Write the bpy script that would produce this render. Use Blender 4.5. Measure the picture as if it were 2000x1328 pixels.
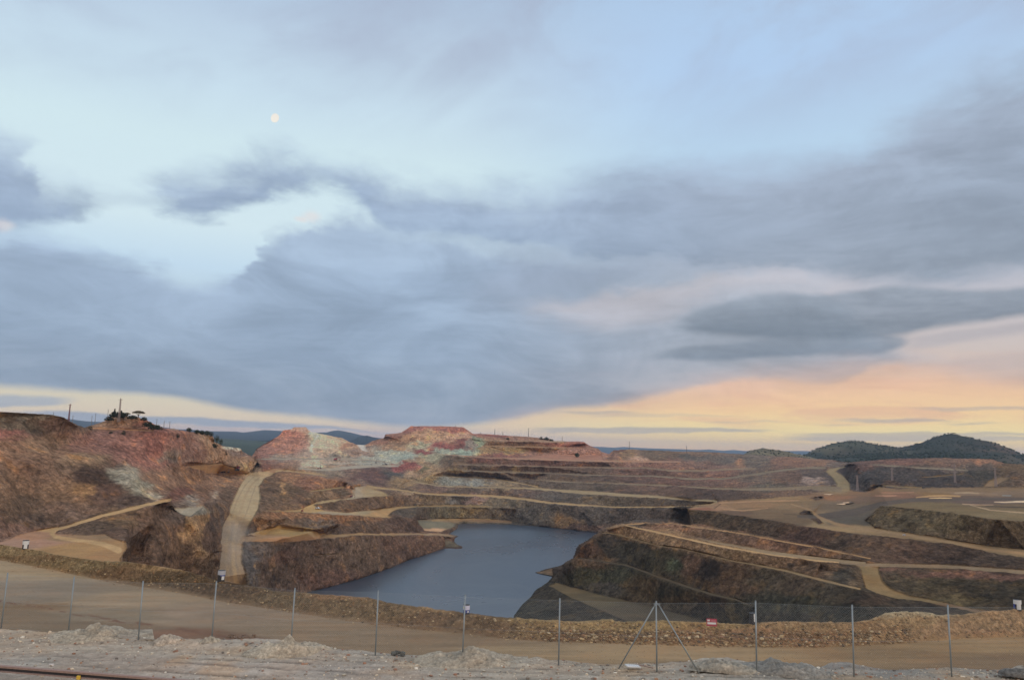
import bpy, bmesh, math, random
import numpy as np
from mathutils import Vector, Matrix, geometry
random.seed(7); rng = np.random.default_rng(11)
SC = bpy.context.scene
for o in list(bpy.data.objects): bpy.data.objects.remove(o)

# ------------------------------------------------------------------ camera
F = 1532.0; CX = 1000.0; CY = 664.0          # focal length and centre in units of the photograph's width of 2000
U = Vector((0.026, 1.0, -0.1358)).normalized()
FW = Vector((0, 0, -1)); WY = (FW - FW.dot(U) * U).normalized(); WX = WY.cross(U)
R3 = Matrix((WX, WY, U))                     # camera axes -> world axes
cam = bpy.data.cameras.new('camera'); co = bpy.data.objects.new('camera', cam); SC.collection.objects.link(co)
cam.sensor_width = 36; cam.lens = 36 * F / 2000; cam.clip_start = 0.1; cam.clip_end = 60000
co.matrix_world = R3.to_4x4(); SC.camera = co
RM = np.array(R3)
def ray(x, y):
    """direction (camera depth 1) of a photo point, world axes"""
    x = np.asarray(x, float); y = np.asarray(y, float)
    v = np.stack([(x - CX) / F, (CY - y) / F, -np.ones_like(x)], -1)
    return v @ RM.T
def azel(x, y):
    v = ray(x, y); return np.arctan2(v[..., 0], v[..., 1]), np.arctan2(v[..., 2], np.hypot(v[..., 0], v[..., 1]))
def at_z(x, y, z):
    v = ray(x, y); return Vector(v * (z / v[2]))
def at_d(x, y, d):
    v = ray(x, y); return Vector(v * (d / math.hypot(v[0], v[1])))

# ------------------------------------------------------------------ exposure, sun
SC.view_settings.view_transform = 'Standard'; SC.view_settings.look = 'None'
SC.view_settings.exposure = 0.0; SC.view_settings.gamma = 1.0; SC.view_settings.use_curve_mapping = False
SUN_AZ = math.radians(128); SUN_EL = math.radians(14)     # clockwise from the view direction
sl = bpy.data.lights.new('sun', 'SUN'); sl.energy = 0.8; sl.angle = math.radians(22); sl.color = (1.0, 0.83, 0.68)
so = bpy.data.objects.new('sun', sl); SC.collection.objects.link(so)
sd = Vector((math.sin(SUN_AZ) * math.cos(SUN_EL), math.cos(SUN_AZ) * math.cos(SUN_EL), math.sin(SUN_EL)))
so.rotation_euler = sd.to_track_quat('Z', 'Y').to_euler()

def lin(c):
    c = np.asarray(c, float) / 255.0
    return np.where(c <= .04045, c / 12.92, ((c + .055) / 1.055) ** 2.4)

# ------------------------------------------------------------------ sky
W = bpy.data.worlds.new('World'); SC.world = W; W.use_nodes = True
class NT:
    """small helper for writing node graphs as expressions"""
    def __init__(s, nt): s.t = nt; nt.nodes.clear()
    def n(s, kind, ins=(), **kw):
        nd = s.t.nodes.new(kind)
        for k, v in kw.items(): setattr(nd, k, v)
        for k, v in (ins.items() if isinstance(ins, dict) else enumerate(ins)):
            if v is None: continue
            i = nd.inputs[k]
            if hasattr(v, 'links'): s.t.links.new(v, i)
            else: i.default_value = v
        return nd
    def m(s, op, *a, clamp=False): return s.n('ShaderNodeMath', a, operation=op, use_clamp=clamp).outputs[0]
    def vm(s, op, *a): 
        nd = s.n('ShaderNodeVectorMath', a, operation=op); return nd.outputs[0]
    def sep(s, v): nd = s.n('ShaderNodeSeparateXYZ', [v]); return nd.outputs
    def comb(s, x, y, z): return s.n('ShaderNodeCombineXYZ', [x, y, z]).outputs[0]
    def noise(s, v, scale, detail=4, rough=.5, dist=0, col=False):
        nd = s.n('ShaderNodeTexNoise', {'Vector': v, 'Scale': scale, 'Detail': detail, 'Roughness': rough, 'Distortion': dist})
        return nd.outputs[1 if col else 0]
    def ss(s, v, a, b, lo=0., hi=1.):
        nd = s.n('ShaderNodeMapRange', {'Value': v, 'From Min': a, 'From Max': b, 'To Min': lo, 'To Max': hi}, interpolation_type='SMOOTHSTEP'); return nd.outputs[0]
    def mixc(s, f, a, b, blend='MIX'):
        nd = s.n('ShaderNodeMix', data_type='RGBA', blend_type=blend)
        for k, v in ((0, f), (6, a), (7, b)):
            if hasattr(v, 'links'): s.t.links.new(v, nd.inputs[k])
            else: nd.inputs[k].default_value = v if k == 0 else (*v, 1)
        return nd.outputs[2]
    def mixf(s, f, a, b):
        nd = s.n('ShaderNodeMix', data_type='FLOAT')
        for k, v in ((0, f), (2, a), (3, b)):
            if hasattr(v, 'links'): s.t.links.new(v, nd.inputs[k])
            else: nd.inputs[k].default_value = v
        return nd.outputs[0]
    def ramp(s, v, stops, interp='LINEAR'):
        nd = s.n('ShaderNodeValToRGB', [v]); cr = nd.color_ramp; cr.interpolation = interp
        while len(cr.elements) < len(stops): cr.elements.new(0.5)
        for e, (p, c) in zip(cr.elements, stops): e.position = p; e.color = (*c, 1)
        return nd.outputs[0]
    def curve(s, v, pts):
        nd = s.n('ShaderNodeFloatCurve', {'Factor': 1.0, 'Value': v}); c = nd.mapping.curves[0]
        nd.mapping.use_clip = False
        pts = sorted(pts)
        while len(c.points) < len(pts): c.points.new(.5, .5)
        for p, (x, y) in zip(c.points, pts): p.location = (x, y); p.handle_type = 'AUTO'
        nd.mapping.update(); return nd.outputs[0]
AZ0, AZ1 = -0.62, 0.62
EL0, EL1 = -0.06, 0.62
def build_sky():
    g = NT(W.node_tree); L = g
    gen = g.n('ShaderNodeTexCoord').outputs['Generated']
    X, Y, Z = g.sep(gen)
    az = g.m('ARCTAN2', X, Y)
    el = g.m('ARCTAN2', Z, g.m('SQRT', g.m('ADD', g.m('MULTIPLY', X, X), g.m('MULTIPLY', Y, Y))))
    p = g.comb(g.m('MULTIPLY', az, 1.0), g.m('MULTIPLY', el, 2.0), 0.0)
    nz = g.noise(p, 5.0, 8, .58, .3, col=True)
    nzf = g.noise(p, 17.0, 6, .6, .2, col=True)
    w1 = g.vm('SUBTRACT', nz, (.5, .5, .5)); w2 = g.vm('SUBTRACT', nzf, (.5, .5, .5))
    a1, b1, _ = g.sep(w1); a2, b2, _ = g.sep(w2)
    # the warp shrinks towards the horizon, where clouds are far away
    hs = g.ss(el, 0.0, .30, .10, 1.0)
    wu = g.m('MULTIPLY', g.m('ADD', g.m('MULTIPLY', a1, .14), g.m('MULTIPLY', a2, .085)), hs)
    wv = g.m('MULTIPLY', g.m('ADD', g.m('MULTIPLY', b1, .060), g.m('MULTIPLY', b2, .050)), hs)
    u = g.m('ADD', az, wu); v = g.m('ADD', el, wv)
    un = g.m('DIVIDE', g.m('SUBTRACT', u, AZ0), AZ1 - AZ0, clamp=True)
    unr = g.m('DIVIDE', g.m('SUBTRACT', az, AZ0), AZ1 - AZ0, clamp=True)
    def V(c): return tuple(lin(c))
    def elv(y): return float(azel(1000, y)[1])
    def nrm(e): return (e - EL0) / (EL1 - EL0)
    en = g.m('DIVIDE', g.m('SUBTRACT', v, EL0), EL1 - EL0, clamp=True)
    ern = g.m('DIVIDE', g.m('SUBTRACT', el, EL0), EL1 - EL0, clamp=True)
    # clear sky: left and right gradients
    right = g.ramp(ern, [(nrm(elv(885)), V((252, 194, 140))), (nrm(elv(862)), V((253, 210, 150))), (nrm(elv(830)), V((255, 230, 164))), (nrm(elv(790)), V((250, 212, 160))),
                         (nrm(elv(745)), V((245, 205, 170))), (nrm(elv(690)), V((210, 196, 190))), (nrm(elv(600)), V((196, 194, 202))), (nrm(elv(450)), V((172, 190, 212))),
                         (nrm(elv(300)), V((188, 216, 240))), (nrm(elv(150)), V((182, 210, 242))), (nrm(elv(0)), V((178, 205, 236)))])
    left = g.ramp(ern, [(nrm(elv(880)), V((236, 190, 168))), (nrm(elv(850)), V((222, 198, 182))), (nrm(elv(835)), V((232, 212, 184))), (nrm(elv(800)), V((222, 212, 188))),
                        (nrm(elv(700)), V((180, 195, 205))), (nrm(elv(560)), V((198, 222, 240))), (nrm(elv(480)), V((214, 234, 242))), (nrm(elv(330)), V((212, 234, 241))),
                        (nrm(elv(230)), V((204, 226, 240))), (nrm(elv(100)), V((190, 210, 230))), (nrm(elv(0)), V((178, 200, 224)))])
    col = g.mixc(g.ss(unr, .40, .72), left, right)
    gp = g.noise(g.comb(az, g.m('MULTIPLY', el, 6.5), 11.0), 6.0, 7, .6, .5)
    gl = g.m('MULTIPLY', g.m('MULTIPLY', g.ss(gp, .46, .64), g.m('MULTIPLY', g.ss(el, elv(845), elv(800)), g.ss(el, elv(660), elv(740)))), g.ss(unr, .45, .62))
    col = g.mixc(g.m('MULTIPLY', gl, .55), col, V((232, 182, 154)))
    # high thin veil
    pv = g.comb(g.m('ADD', az, g.m('MULTIPLY', el, -.6)), g.m('MULTIPLY', el, 1.6), 3.0)
    veil = g.noise(pv, 4.5, 7, .55, .5)
    vm = g.m('MULTIPLY', g.ss(veil, .34, .66), g.ss(el, elv(360), elv(60)))
    col = g.mixc(g.m('MULTIPLY', vm, .80), col, V((172, 184, 206)))
    tex = g.ss(g.noise(g.comb(az, g.m('MULTIPLY', el, 2.3), 1.0), 7.0, 10, .64, .7), .28, .72)     # inner cloud texture
    tex2 = g.ss(g.noise(g.comb(az, g.m('MULTIPLY', el, 4.6), 7.0), 4.5, 9, .62, .5), .3, .7)
    def cur(pts):
        out = []
        for x, y in pts:
            a, e = azel(x, y); out.append(((float(a) - AZ0) / (AZ1 - AZ0), (float(e) - EL0) / (EL1 - EL0)))
        return out
    def put(top, bot, c_top, c_bot, st, sb, op, tx=.25, cl=None, span=None, sharp=False):
        nonlocal col
        k = 1.0 / F / (EL1 - EL0)
        uu = unr if sharp else un
        vr = g.m('ADD', el, g.m('MULTIPLY', b2, .010)) if sharp else v
        vv = g.m('DIVIDE', g.m('SUBTRACT', vr, EL0), EL1 - EL0)
        t = g.curve(uu, cur(top)); b = g.curve(uu, cur(bot))
        mt = g.ss(g.m('SUBTRACT', t, vv), -st * k * .5, st * k); mb = g.ss(g.m('SUBTRACT', vv, b), -sb * k * .5, sb * k)
        m = g.m('MULTIPLY', g.m('MULTIPLY', mt, mb), g.m('SUBTRACT', op, g.m('MULTIPLY', g.m('MULTIPLY', tex, tex2), .16)))
        if span:
            a0, a1_ = [(float(azel(x, 600)[0]) - AZ0) / (AZ1 - AZ0) for x in span[:2]]
            s0, s1 = span[2] / 2000, span[3] / 2000
            m = g.m('MULTIPLY', m, g.m('MULTIPLY', g.ss(uu, a0 - s0, a0 + s0), g.m('SUBTRACT', 1.0, g.ss(uu, a1_ - s1, a1_ + s1))))
        f = g.m('DIVIDE', g.m('SUBTRACT', vv, b), g.m('MAXIMUM', g.m('SUBTRACT', t, b), .004), clamp=True)
        c = g.mixc(f, V(c_bot), V(c_top))
        if cl: c = g.mixc(g.ss(uu, cl[2], cl[3]), c, g.mixc(f, V(cl[1]), V(cl[0])))
        sh = g.m('MULTIPLY', g.m('ADD', 1.0, g.m('MULTIPLY', g.m('SUBTRACT', tex, .5), tx * .55)), g.m('ADD', 1.0, g.m('MULTIPLY', g.m('SUBTRACT', tex2, .5), tx * .45)))
        c = g.mixc(1.0, c, g.comb(sh, sh, sh), 'MULTIPLY')
        col = g.mixc(m, col, c)
    # upper band of cloud
    put([(-60, 262), (0, 268), (60, 280), (90, 335), (150, 352), (190, 372), (240, 366), (300, 345), (350, 318), (420, 316), (480, 300), (540, 286), (620, 308), (700, 312), (780, 335), (860, 340), (1000, 352), (1050, 372), (1120, 350), (1200, 330), (1300, 310), (1400, 302), (1600, 296), (1650, 266), (1720, 226), (1800, 180), (1900, 135), (2060, 80)],
        [(-60, 470), (0, 455), (100, 440), (180, 412), (260, 392), (340, 430), (430, 420), (520, 395), (600, 372), (660, 384), (700, 405), (740, 440), (790, 470), (850, 486), (1000, 500), (1200, 512), (1400, 522), (1550, 530), (1700, 552), (1800, 552), (1900, 545), (2060, 545)],
        (168, 186, 212), (148, 168, 196), 66, 34, .95, .36, cl=((166, 178, 198), (144, 156, 172), .40, .85))
    # great low sheet
    put([(-60, 448), (0, 450), (100, 455), (180, 474), (250, 490), (300, 516), (345, 545), (400, 546), (450, 535), (478, 505), (500, 470), (545, 456), (600, 440), (660, 424), (720, 420), (800, 450), (900, 480), (1000, 495), (1200, 505), (1400, 515), (1550, 520), (1700, 640), (1800, 700), (2060, 720)],
        [(-60, 752), (0, 754), (100, 762), (200, 768), (300, 776), (400, 790), (500, 806), (600, 815), (700, 826), (800, 836), (900, 834), (1000, 820), (1100, 800), (1200, 790), (1300, 774), (1400, 752), (1500, 742), (1640, 745), (1720, 716), (1800, 720), (2060, 720)],
        (162, 181, 206), (136, 155, 180), 34, 12, .96, .40, cl=((172, 183, 198), (154, 162, 175), .40, .75))
    # grey sheet between, mid right, soft
    put([(900, 470), (1000, 480), (1300, 500), (1600, 530), (2000, 540)], [(900, 640), (1050, 590), (1200, 560), (1400, 535), (1600, 535), (2000, 545)],
        (158, 174, 198), (164, 176, 196), 40, 40, .6, .3, span=(960, 1500, 90, 80))
    # pale pink opening
    put([(950, 590), (1080, 585), (1200, 560), (1330, 545), (1420, 528), (1520, 512), (1600, 535), (1700, 545), (1760, 560), (2060, 540)],
        [(950, 612), (1100, 640), (1200, 648), (1300, 632), (1360, 600), (1500, 580), (1650, 580), (1760, 568), (2060, 562)],
        (206, 200, 205), (190, 188, 196), 26, 40, .72, .3, span=(1040, 2100, 90, 40))
    # dark lens, two lobes
    put([(1220, 698), (1300, 680), (1400, 668), (1500, 660), (1600, 652), (1700, 648), (1775, 656)], [(1220, 702), (1300, 704), (1400, 706), (1500, 700), (1600, 698), (1700, 695), (1755, 682), (1785, 668)],
        (142, 152, 166), (126, 138, 154), 9, 9, .92, .4, span=(1275, 1770, 60, 14), sharp=True)
    put([(1290, 640), (1330, 618), (1360, 606), (1400, 594), (1450, 580), (1520, 568), (1600, 572), (1680, 566), (1750, 555), (1850, 561), (1930, 562), (2060, 555)],
        [(1290, 644), (1330, 650), (1400, 655), (1500, 664), (1600, 664), (1700, 662), (1760, 656), (1800, 646), (1900, 632), (2060, 612)],
        (152, 162, 176), (122, 134, 149), 10, 12, .95, .42, span=(1330, 2200, 40, 10), sharp=True)
    # grey bank over the glow on the far right
    put([(1700, 660), (1800, 650), (1900, 638), (2060, 622)], [(1700, 690), (1800, 684), (1900, 668), (2060, 640)], (186, 180, 184), (176, 172, 178), 8, 12, .75, .15, span=(1770, 2200, 30, 10), sharp=True)
    put([(1780, 712), (1850, 700), (1920, 690), (2060, 676)], [(1780, 720), (1850, 735), (1950, 750), (2060, 765)], (190, 176, 176), (196, 182, 178), 14, 20, .7, .15, span=(1820, 2200, 60, 10), sharp=True)
    # peach base of the sheet
    put([(900, 838), (1000, 800), (1200, 772), (1300, 750), (1420, 722), (1600, 700), (1700, 690), (1800, 700), (2060, 720)],
        [(900, 842), (1000, 836), (1150, 815), (1300, 808), (1500, 800), (1700, 780), (2060, 770)], (196, 178, 176), (248, 196, 156), 30, 46, .60, .45, span=(930, 2200, 60, 10))
    # left: blue wedge and low blue band
    put([(-60, 768), (0, 768), (80, 772), (150, 776), (180, 780)], [(-60, 796), (0, 796), (80, 794), (130, 792), (180, 782)], (158, 172, 190), (150, 166, 188), 6, 4, .8, .1, span=(-300, 150, 10, 30), sharp=True)
    put([(-60, 802), (0, 803), (150, 803), (210, 809), (300, 812), (400, 817), (500, 822), (600, 828), (700, 838), (800, 848)],
        [(-60, 828), (0, 826), (150, 826), (300, 828), (400, 833), (500, 836), (600, 838), (700, 843), (800, 850)], (140, 158, 184), (160, 172, 188), 4, 4, .85, .1, span=(60, 780, 60, 60), sharp=True)
    # thin dark bars over the glow
    for x0, x1, y, h, o in ((1060, 1490, 841, 5.5, .7), (1540, 2100, 857, 6, .65), (1560, 2100, 848, 4.5, .6), (1640, 1850, 821, 4, .6), (1390, 1450, 825.5, 2, .6), (1470, 1520, 823.5, 2, .5),
                            (1850, 1935, 827, 3, .55), (1790, 2100, 799, 4, .45), (1610, 1660, 829, 2, .5), (1150, 1420, 812, 4, .3), (1100, 1240, 806, 3.5, .5)):
        put([(x0 - 40, y - h), ((x0 + x1) / 2, y - h * 1.2), (x1 + 40, y - h * .3)], [(x0 - 40, y + h * .6), ((x0 + x1) / 2, y + h), (x1 + 40, y + h * .3)], (170, 166, 170), (178, 170, 168), 3, 3, o, .1, span=(x0, x1, 45, 45), sharp=True)
    # small pink puffs
    for x, y, rx, ry in ((607, 423, 22, 12), (8, 441, 18, 14), (585, 428, 16, 6)):
        a, e = azel(x, y)
        dd = g.m('SQRT', g.m('ADD', g.m('POWER', g.m('DIVIDE', g.m('SUBTRACT', g.m('ADD', az, g.m('MULTIPLY', a2, .02)), float(a)), rx / F), 2.0), g.m('POWER', g.m('DIVIDE', g.m('SUBTRACT', g.m('ADD', el, g.m('MULTIPLY', b2, .015)), float(e)), ry / F), 2.0)))
        col = g.mixc(g.m('MULTIPLY', g.m('SUBTRACT', 1.0, g.ss(dd, .2, 1.2)), .55), col, V((232, 224, 222)))
    # the part of the sky behind and above the viewer is brighter
    up = g.m('MAXIMUM', g.ss(el, .60, 1.0), g.m('MULTIPLY', g.ss(g.m('ABSOLUTE', az), .75, 1.5), g.ss(el, .0, .12)))
    back = g.mixc(g.ss(el, .0, .7), (1.15, .88, .70), (.86, .95, 1.10))
    col = g.mixc(up, col, back)
    # below the horizon
    col = g.mixc(g.ss(el, -.015, -.05), col, (.12, .10, .08))
    nis = g.n('ShaderNodeTexSky', sky_type='NISHITA', sun_disc=False, sun_elevation=SUN_EL, sun_rotation=SUN_AZ, air_density=1.2, dust_density=2.0)
    bg1 = g.n('ShaderNodeBackground', {'Color': col, 'Strength': SKY_GAIN}); bg2 = g.n('ShaderNodeBackground', {'Color': nis.outputs[0], 'Strength': .004})
    add = g.n('ShaderNodeAddShader', [bg1.outputs[0], bg2.outputs[0]])
    g.n('ShaderNodeOutputWorld', {'Surface': add.outputs[0]})
SKY_GAIN = 0.97
build_sky()
W.cycles.sampling_method = 'MANUAL'; W.cycles.sample_map_resolution = 1024
#==SKYEND==
# ------------------------------------------------------------------ numpy noise
def _hash(i, j, k, seed):
    h = (i.astype(np.int64) * 374761393 + j.astype(np.int64) * 668265263 + k.astype(np.int64) * 2147483647 + seed * 1274126177) & 0xffffffff
    h = ((h ^ (h >> 13)) * 1274126177) & 0xffffffff
    return ((h ^ (h >> 16)) & 0xffff).astype(np.float32) / 65535.0
def vnoise(x, y, z, seed=0):
    i, j, k = np.floor(x), np.floor(y), np.floor(z)
    fx, fy, fz = x - i, y - j, z - k
    fx = fx * fx * (3 - 2 * fx); fy = fy * fy * (3 - 2 * fy); fz = fz * fz * (3 - 2 * fz)
    i = i.astype(np.int64); j = j.astype(np.int64); k = k.astype(np.int64)
    def H(a, b, c): return _hash(i + a, j + b, k + c, seed)
    c0 = (H(0, 0, 0) * (1 - fx) + H(1, 0, 0) * fx) * (1 - fy) + (H(0, 1, 0) * (1 - fx) + H(1, 1, 0) * fx) * fy
    c1 = (H(0, 0, 1) * (1 - fx) + H(1, 0, 1) * fx) * (1 - fy) + (H(0, 1, 1) * (1 - fx) + H(1, 1, 1) * fx) * fy
    return (c0 * (1 - fz) + c1 * fz) * 2 - 1
def fbm(x, y, z, octv=4, seed=0, gain=.5):
    s = 0; a = 1.0; t = 0
    for o in range(octv):
        s = s + a * vnoise(x * 2 ** o + o * 17.3, y * 2 ** o - o * 9.1, z * 2 ** o + o * 5.7, seed + o); t += a; a *= gain
    return s / t
def ridged(x, y, z, octv=3, seed=0):
    s = 0; a = 1.0; t = 0
    for o in range(octv):
        s = s + a * (1 - 2 * np.abs(vnoise(x * 2 ** o + o * 3.3, y * 2 ** o + o * 7.7, z * 2 ** o, seed + o))); t += a; a *= .5
    return s / t
def sstep(x, a, b):
    t = np.clip((x - a) / (b - a), 0, 1); return t * t * (3 - 2 * t)

def tag(o, label=None, cat=None, group=None, kind=None):
    if label: o['label'] = label
    if cat: o['category'] = cat
    if group: o['group'] = group
    if kind: o['kind'] = kind
    return o
def link(o, parent=None):
    SC.collection.objects.link(o)
    if parent: o.parent = parent
    return o
def mesh_np(name, V, Fq, mat, cols=None, parent=None, smooth=True, attr=None):
    me = bpy.data.meshes.new(name)
    V = np.asarray(V, np.float32); Fq = np.asarray(Fq, np.int32); k = Fq.shape[1]
    me.vertices.add(len(V)); me.vertices.foreach_set('co', V.ravel())
    me.loops.add(Fq.size); me.loops.foreach_set('vertex_index', Fq.ravel())
    me.polygons.add(len(Fq)); me.polygons.foreach_set('loop_start', np.arange(0, Fq.size, k, dtype=np.int32))
    me.update(calc_edges=True)
    me.polygons.foreach_set('use_smooth', np.full(len(Fq), smooth))
    if cols is not None:
        a = me.color_attributes.new('Col', 'FLOAT_COLOR', 'POINT')
        c4 = np.ones((len(V), 4), np.float32); c4[:, :3] = cols; a.data.foreach_set('color', c4.ravel())
    if attr is not None:
        for nm, val in attr.items():
            a = me.attributes.new(nm, 'FLOAT', 'POINT'); a.data.foreach_set('value', np.asarray(val, np.float32))
    me.materials.append(mat)
    return link(bpy.data.objects.new(name, me), parent)

# ------------------------------------------------------------------ materials
def material(name, build):
    m = bpy.data.materials.new(name); m.use_nodes = True; g = NT(m.node_tree)
    sh = build(g); out = g.n('ShaderNodeOutputMaterial', {'Surface': sh}); return m
def bsdf(g, col, rough=.8, metal=0, normal=None, spec=.3, extra=None):
    ins = {'Base Color': col if hasattr(col, 'links') else (*col, 1), 'Roughness': rough, 'Metallic': metal, 'Specular IOR Level': spec}
    if normal is not None: ins['Normal'] = normal
    if extra: ins.update(extra)
    return g.n('ShaderNodeBsdfPrincipled', ins).outputs[0]
def terrain_mat(name, s1, s2, bump1, bump2, dist=1.0, contrast=.5, flatc=.18, blocky=.9):
    """albedo from the vertex colours, broken up by stone-sized noise and bump; scales are in 1/metre"""
    def b(g):
        tc = g.n('ShaderNodeTexCoord').outputs['Object']
        c = g.n('ShaderNodeAttribute', attribute_name='Col').outputs['Color']
        r = g.n('ShaderNodeAttribute', attribute_name='rough').outputs['Fac']
        n1 = g.noise(tc, s1, 5, .65); n2 = g.noise(tc, s2, 4, .7, .5); n3 = g.noise(tc, s1 * .22, 3, .5)
        k = g.m('ADD', flatc, g.m('MULTIPLY', r, contrast))
        f = g.m('ADD', 1.0, g.m('MULTIPLY', g.m('ADD', g.m('MULTIPLY', g.m('SUBTRACT', n1, .5), 2.2), g.m('MULTIPLY', g.m('SUBTRACT', n2, .5), 2.2)), k))
        f = g.m('MAXIMUM', f, .25)
        cc = g.mixc(1.0, c, g.comb(f, f, f), 'MULTIPLY')
        cc = g.mixc(g.m('MULTIPLY', g.ss(n3, .45, .7), .25), cc, g.mixc(1.0, cc, (1.25, .95, .72), 'MULTIPLY'))
        sq = g.n('ShaderNodeMapping', {'Vector': tc, 'Scale': (1, 1, 1.15)}).outputs[0]
        wq = g.vm('ADD', sq, g.vm('MULTIPLY', g.noise(sq, s1 * 1.5, 3, .6, col=True), (1.6 / s2, 1.6 / s2, 1.6 / s2)))
        va = g.n('ShaderNodeTexVoronoi', {'Vector': wq, 'Scale': s2 * .42}, feature='F1'); vb = g.n('ShaderNodeTexVoronoi', {'Vector': wq, 'Scale': s2 * .95}, feature='F1')
        ca, cb = g.sep(va.outputs['Color'])[0], g.sep(vb.outputs['Color'])[1]
        blk = g.m('MULTIPLY', g.m('ADD', .80, g.m('MULTIPLY', ca, .40)), g.m('ADD', .80, g.m('MULTIPLY', cb, .40)))
        blk = g.m('MULTIPLY', blk, g.ss(g.m('MULTIPLY', va.outputs['Distance'], 1.0), .95, .45, .62, 1.0))  # darker towards block borders: crevice shade put into the albedo
        blk = g.mixf(g.m('MULTIPLY', r, blocky), 1.0, blk); cc = g.mixc(1.0, cc, g.comb(blk, blk, blk), 'MULTIPLY')
        vo = va.outputs['Distance']
        h = g.m('ADD', g.m('ADD', g.m('MULTIPLY', n1, bump1), g.m('MULTIPLY', n2, bump2)), g.m('MULTIPLY', vo, -bump2 * .6))
        h = g.m('MULTIPLY', h, g.m('ADD', .12, r))
        bp = g.n('ShaderNodeBump', {'Height': h, 'Strength': 1.0, 'Distance': dist}).outputs[0]
        return bsdf(g, cc, .95, 0, bp, .12)
    return material(name, b)
M_PIT = terrain_mat('quarry_rock', .34, 1.1, 4.0, 1.8, 1.0, .56, .10)
M_NEAR = terrain_mat('packed_dirt', 1.6, 7.0, .32, .10, 1.0, .42, .12)
M_STRIP = terrain_mat('pale_gravel', 3.0, 22.0, .10, .035, 1.0, .34, .18, .7)
M_FAR = terrain_mat('far_hillside', .02, .09, 12.0, 5.0, 1.0, .30, .10, .3)

E_DISP = np.array([.63, .66, .73])        # how bright a white surface shows: turns the colour seen in the photograph into an albedo
def alb(c, k=1.0): return np.clip(lin(c) / E_DISP * k, 0.004, .85)

# ------------------------------------------------------------------ a sheet of terrain through traced, levelled lines
def tval(x, y, v, mode):
    r = ray(x, y)
    if mode == 'z':
        return v / r[2]
    if mode == 'd': return v * 1.0095          # distance measured along the view axis
    return v / math.hypot(r[0], r[1])
def field(lines, x0, x1, y0, y1, slope_ext=.026):
    """lines: (mode, [(x, y, value)..]) with value = level z (mode z) or distance (mode d). Returns inverse-depth raster."""
    verts = []; edges = []; wv = []
    for mode, pts in lines:
        pts = [tuple(p) for p in pts]
        if pts[0][0] <= 4 and len(pts) > 1: pts = [(x0 - 20, pts[0][1] - (pts[0][0] - x0 + 20) * slope_ext, pts[0][2])] + pts
        if pts[-1][0] >= 1996 and len(pts) > 1: pts = pts + [(x1 + 20, pts[-1][1] + (x1 + 20 - pts[-1][0]) * slope_ext, pts[-1][2])]
        last = None
        for (x, y, v) in pts:
            verts.append(Vector((x, y))); wv.append(1.0 / tval(x, y, v, mode))
            if last is not None: edges.append((last, len(verts) - 1))
            last = len(verts) - 1
    nv, ne, nf, ov, oe, of = geometry.delaunay_2d_cdt(verts, edges, [], 0, 1e-3)
    wn = np.zeros(len(nv)); A = np.array([[*verts[a], *verts[b]] for a, b in edges]); WA = np.array([[wv[a], wv[b]] for a, b in edges])
    for i, p in enumerate(nv):
        if ov[i]: wn[i] = wv[ov[i][0]]
        else:
            d = A[:, 2:] - A[:, :2]; t = np.clip(((np.array(p) - A[:, :2]) * d).sum(1) / np.maximum((d * d).sum(1), 1e-9), 0, 1)
            q = A[:, :2] + d * t[:, None]; dd = ((q - np.array(p)) ** 2).sum(1); k = dd.argmin(); wn[i] = WA[k, 0] * (1 - t[k]) + WA[k, 1] * t[k]
    wd, ht = int(x1 - x0) + 1, int(y1 - y0) + 1
    R = np.zeros((ht, wd))
    P = np.array([tuple(p) for p in nv])
    for f in nf:
        a, b, c = P[f[0]], P[f[1]], P[f[2]]
        det = (b[0] - a[0]) * (c[1] - a[1]) - (c[0] - a[0]) * (b[1] - a[1])
        if abs(det) < 1e-9: continue
        xa, xb = max(int(math.floor(min(a[0], b[0], c[0]) - x0)), 0), min(int(math.ceil(max(a[0], b[0], c[0]) - x0)), wd - 1)
        ya, yb = max(int(math.floor(min(a[1], b[1], c[1]) - y0)), 0), min(int(math.ceil(max(a[1], b[1], c[1]) - y0)), ht - 1)
        if xb < xa or yb < ya: continue
        gx, gy = np.meshgrid(np.arange(xa, xb + 1) + x0, np.arange(ya, yb + 1) + y0)
        l1 = ((gx - a[0]) * (c[1] - a[1]) - (c[0] - a[0]) * (gy - a[1])) / det
        l2 = ((b[0] - a[0]) * (gy - a[1]) - (gx - a[0]) * (b[1] - a[1])) / det
        e = 1e-6; m = (l1 >= -e) & (l2 >= -e) & (l1 + l2 <= 1 + e)
        w = wn[f[0]] * (1 - l1 - l2) + wn[f[1]] * l1 + wn[f[2]] * l2
        R[ya:yb + 1, xa:xb + 1][m] = w[m]
    for _ in range(40):                       # close pinholes between triangles
        z = R <= 0
        if not z.any(): break
        s = np.zeros_like(R); n = np.zeros_like(R)
        for dy, dx in ((0, 1), (0, -1), (1, 0), (-1, 0)):
            q = np.roll(R, (dy, dx), (0, 1)); s += q; n += q > 0
        R = np.where(z & (n > 0), s / np.maximum(n, 1), R)
    return R
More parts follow.
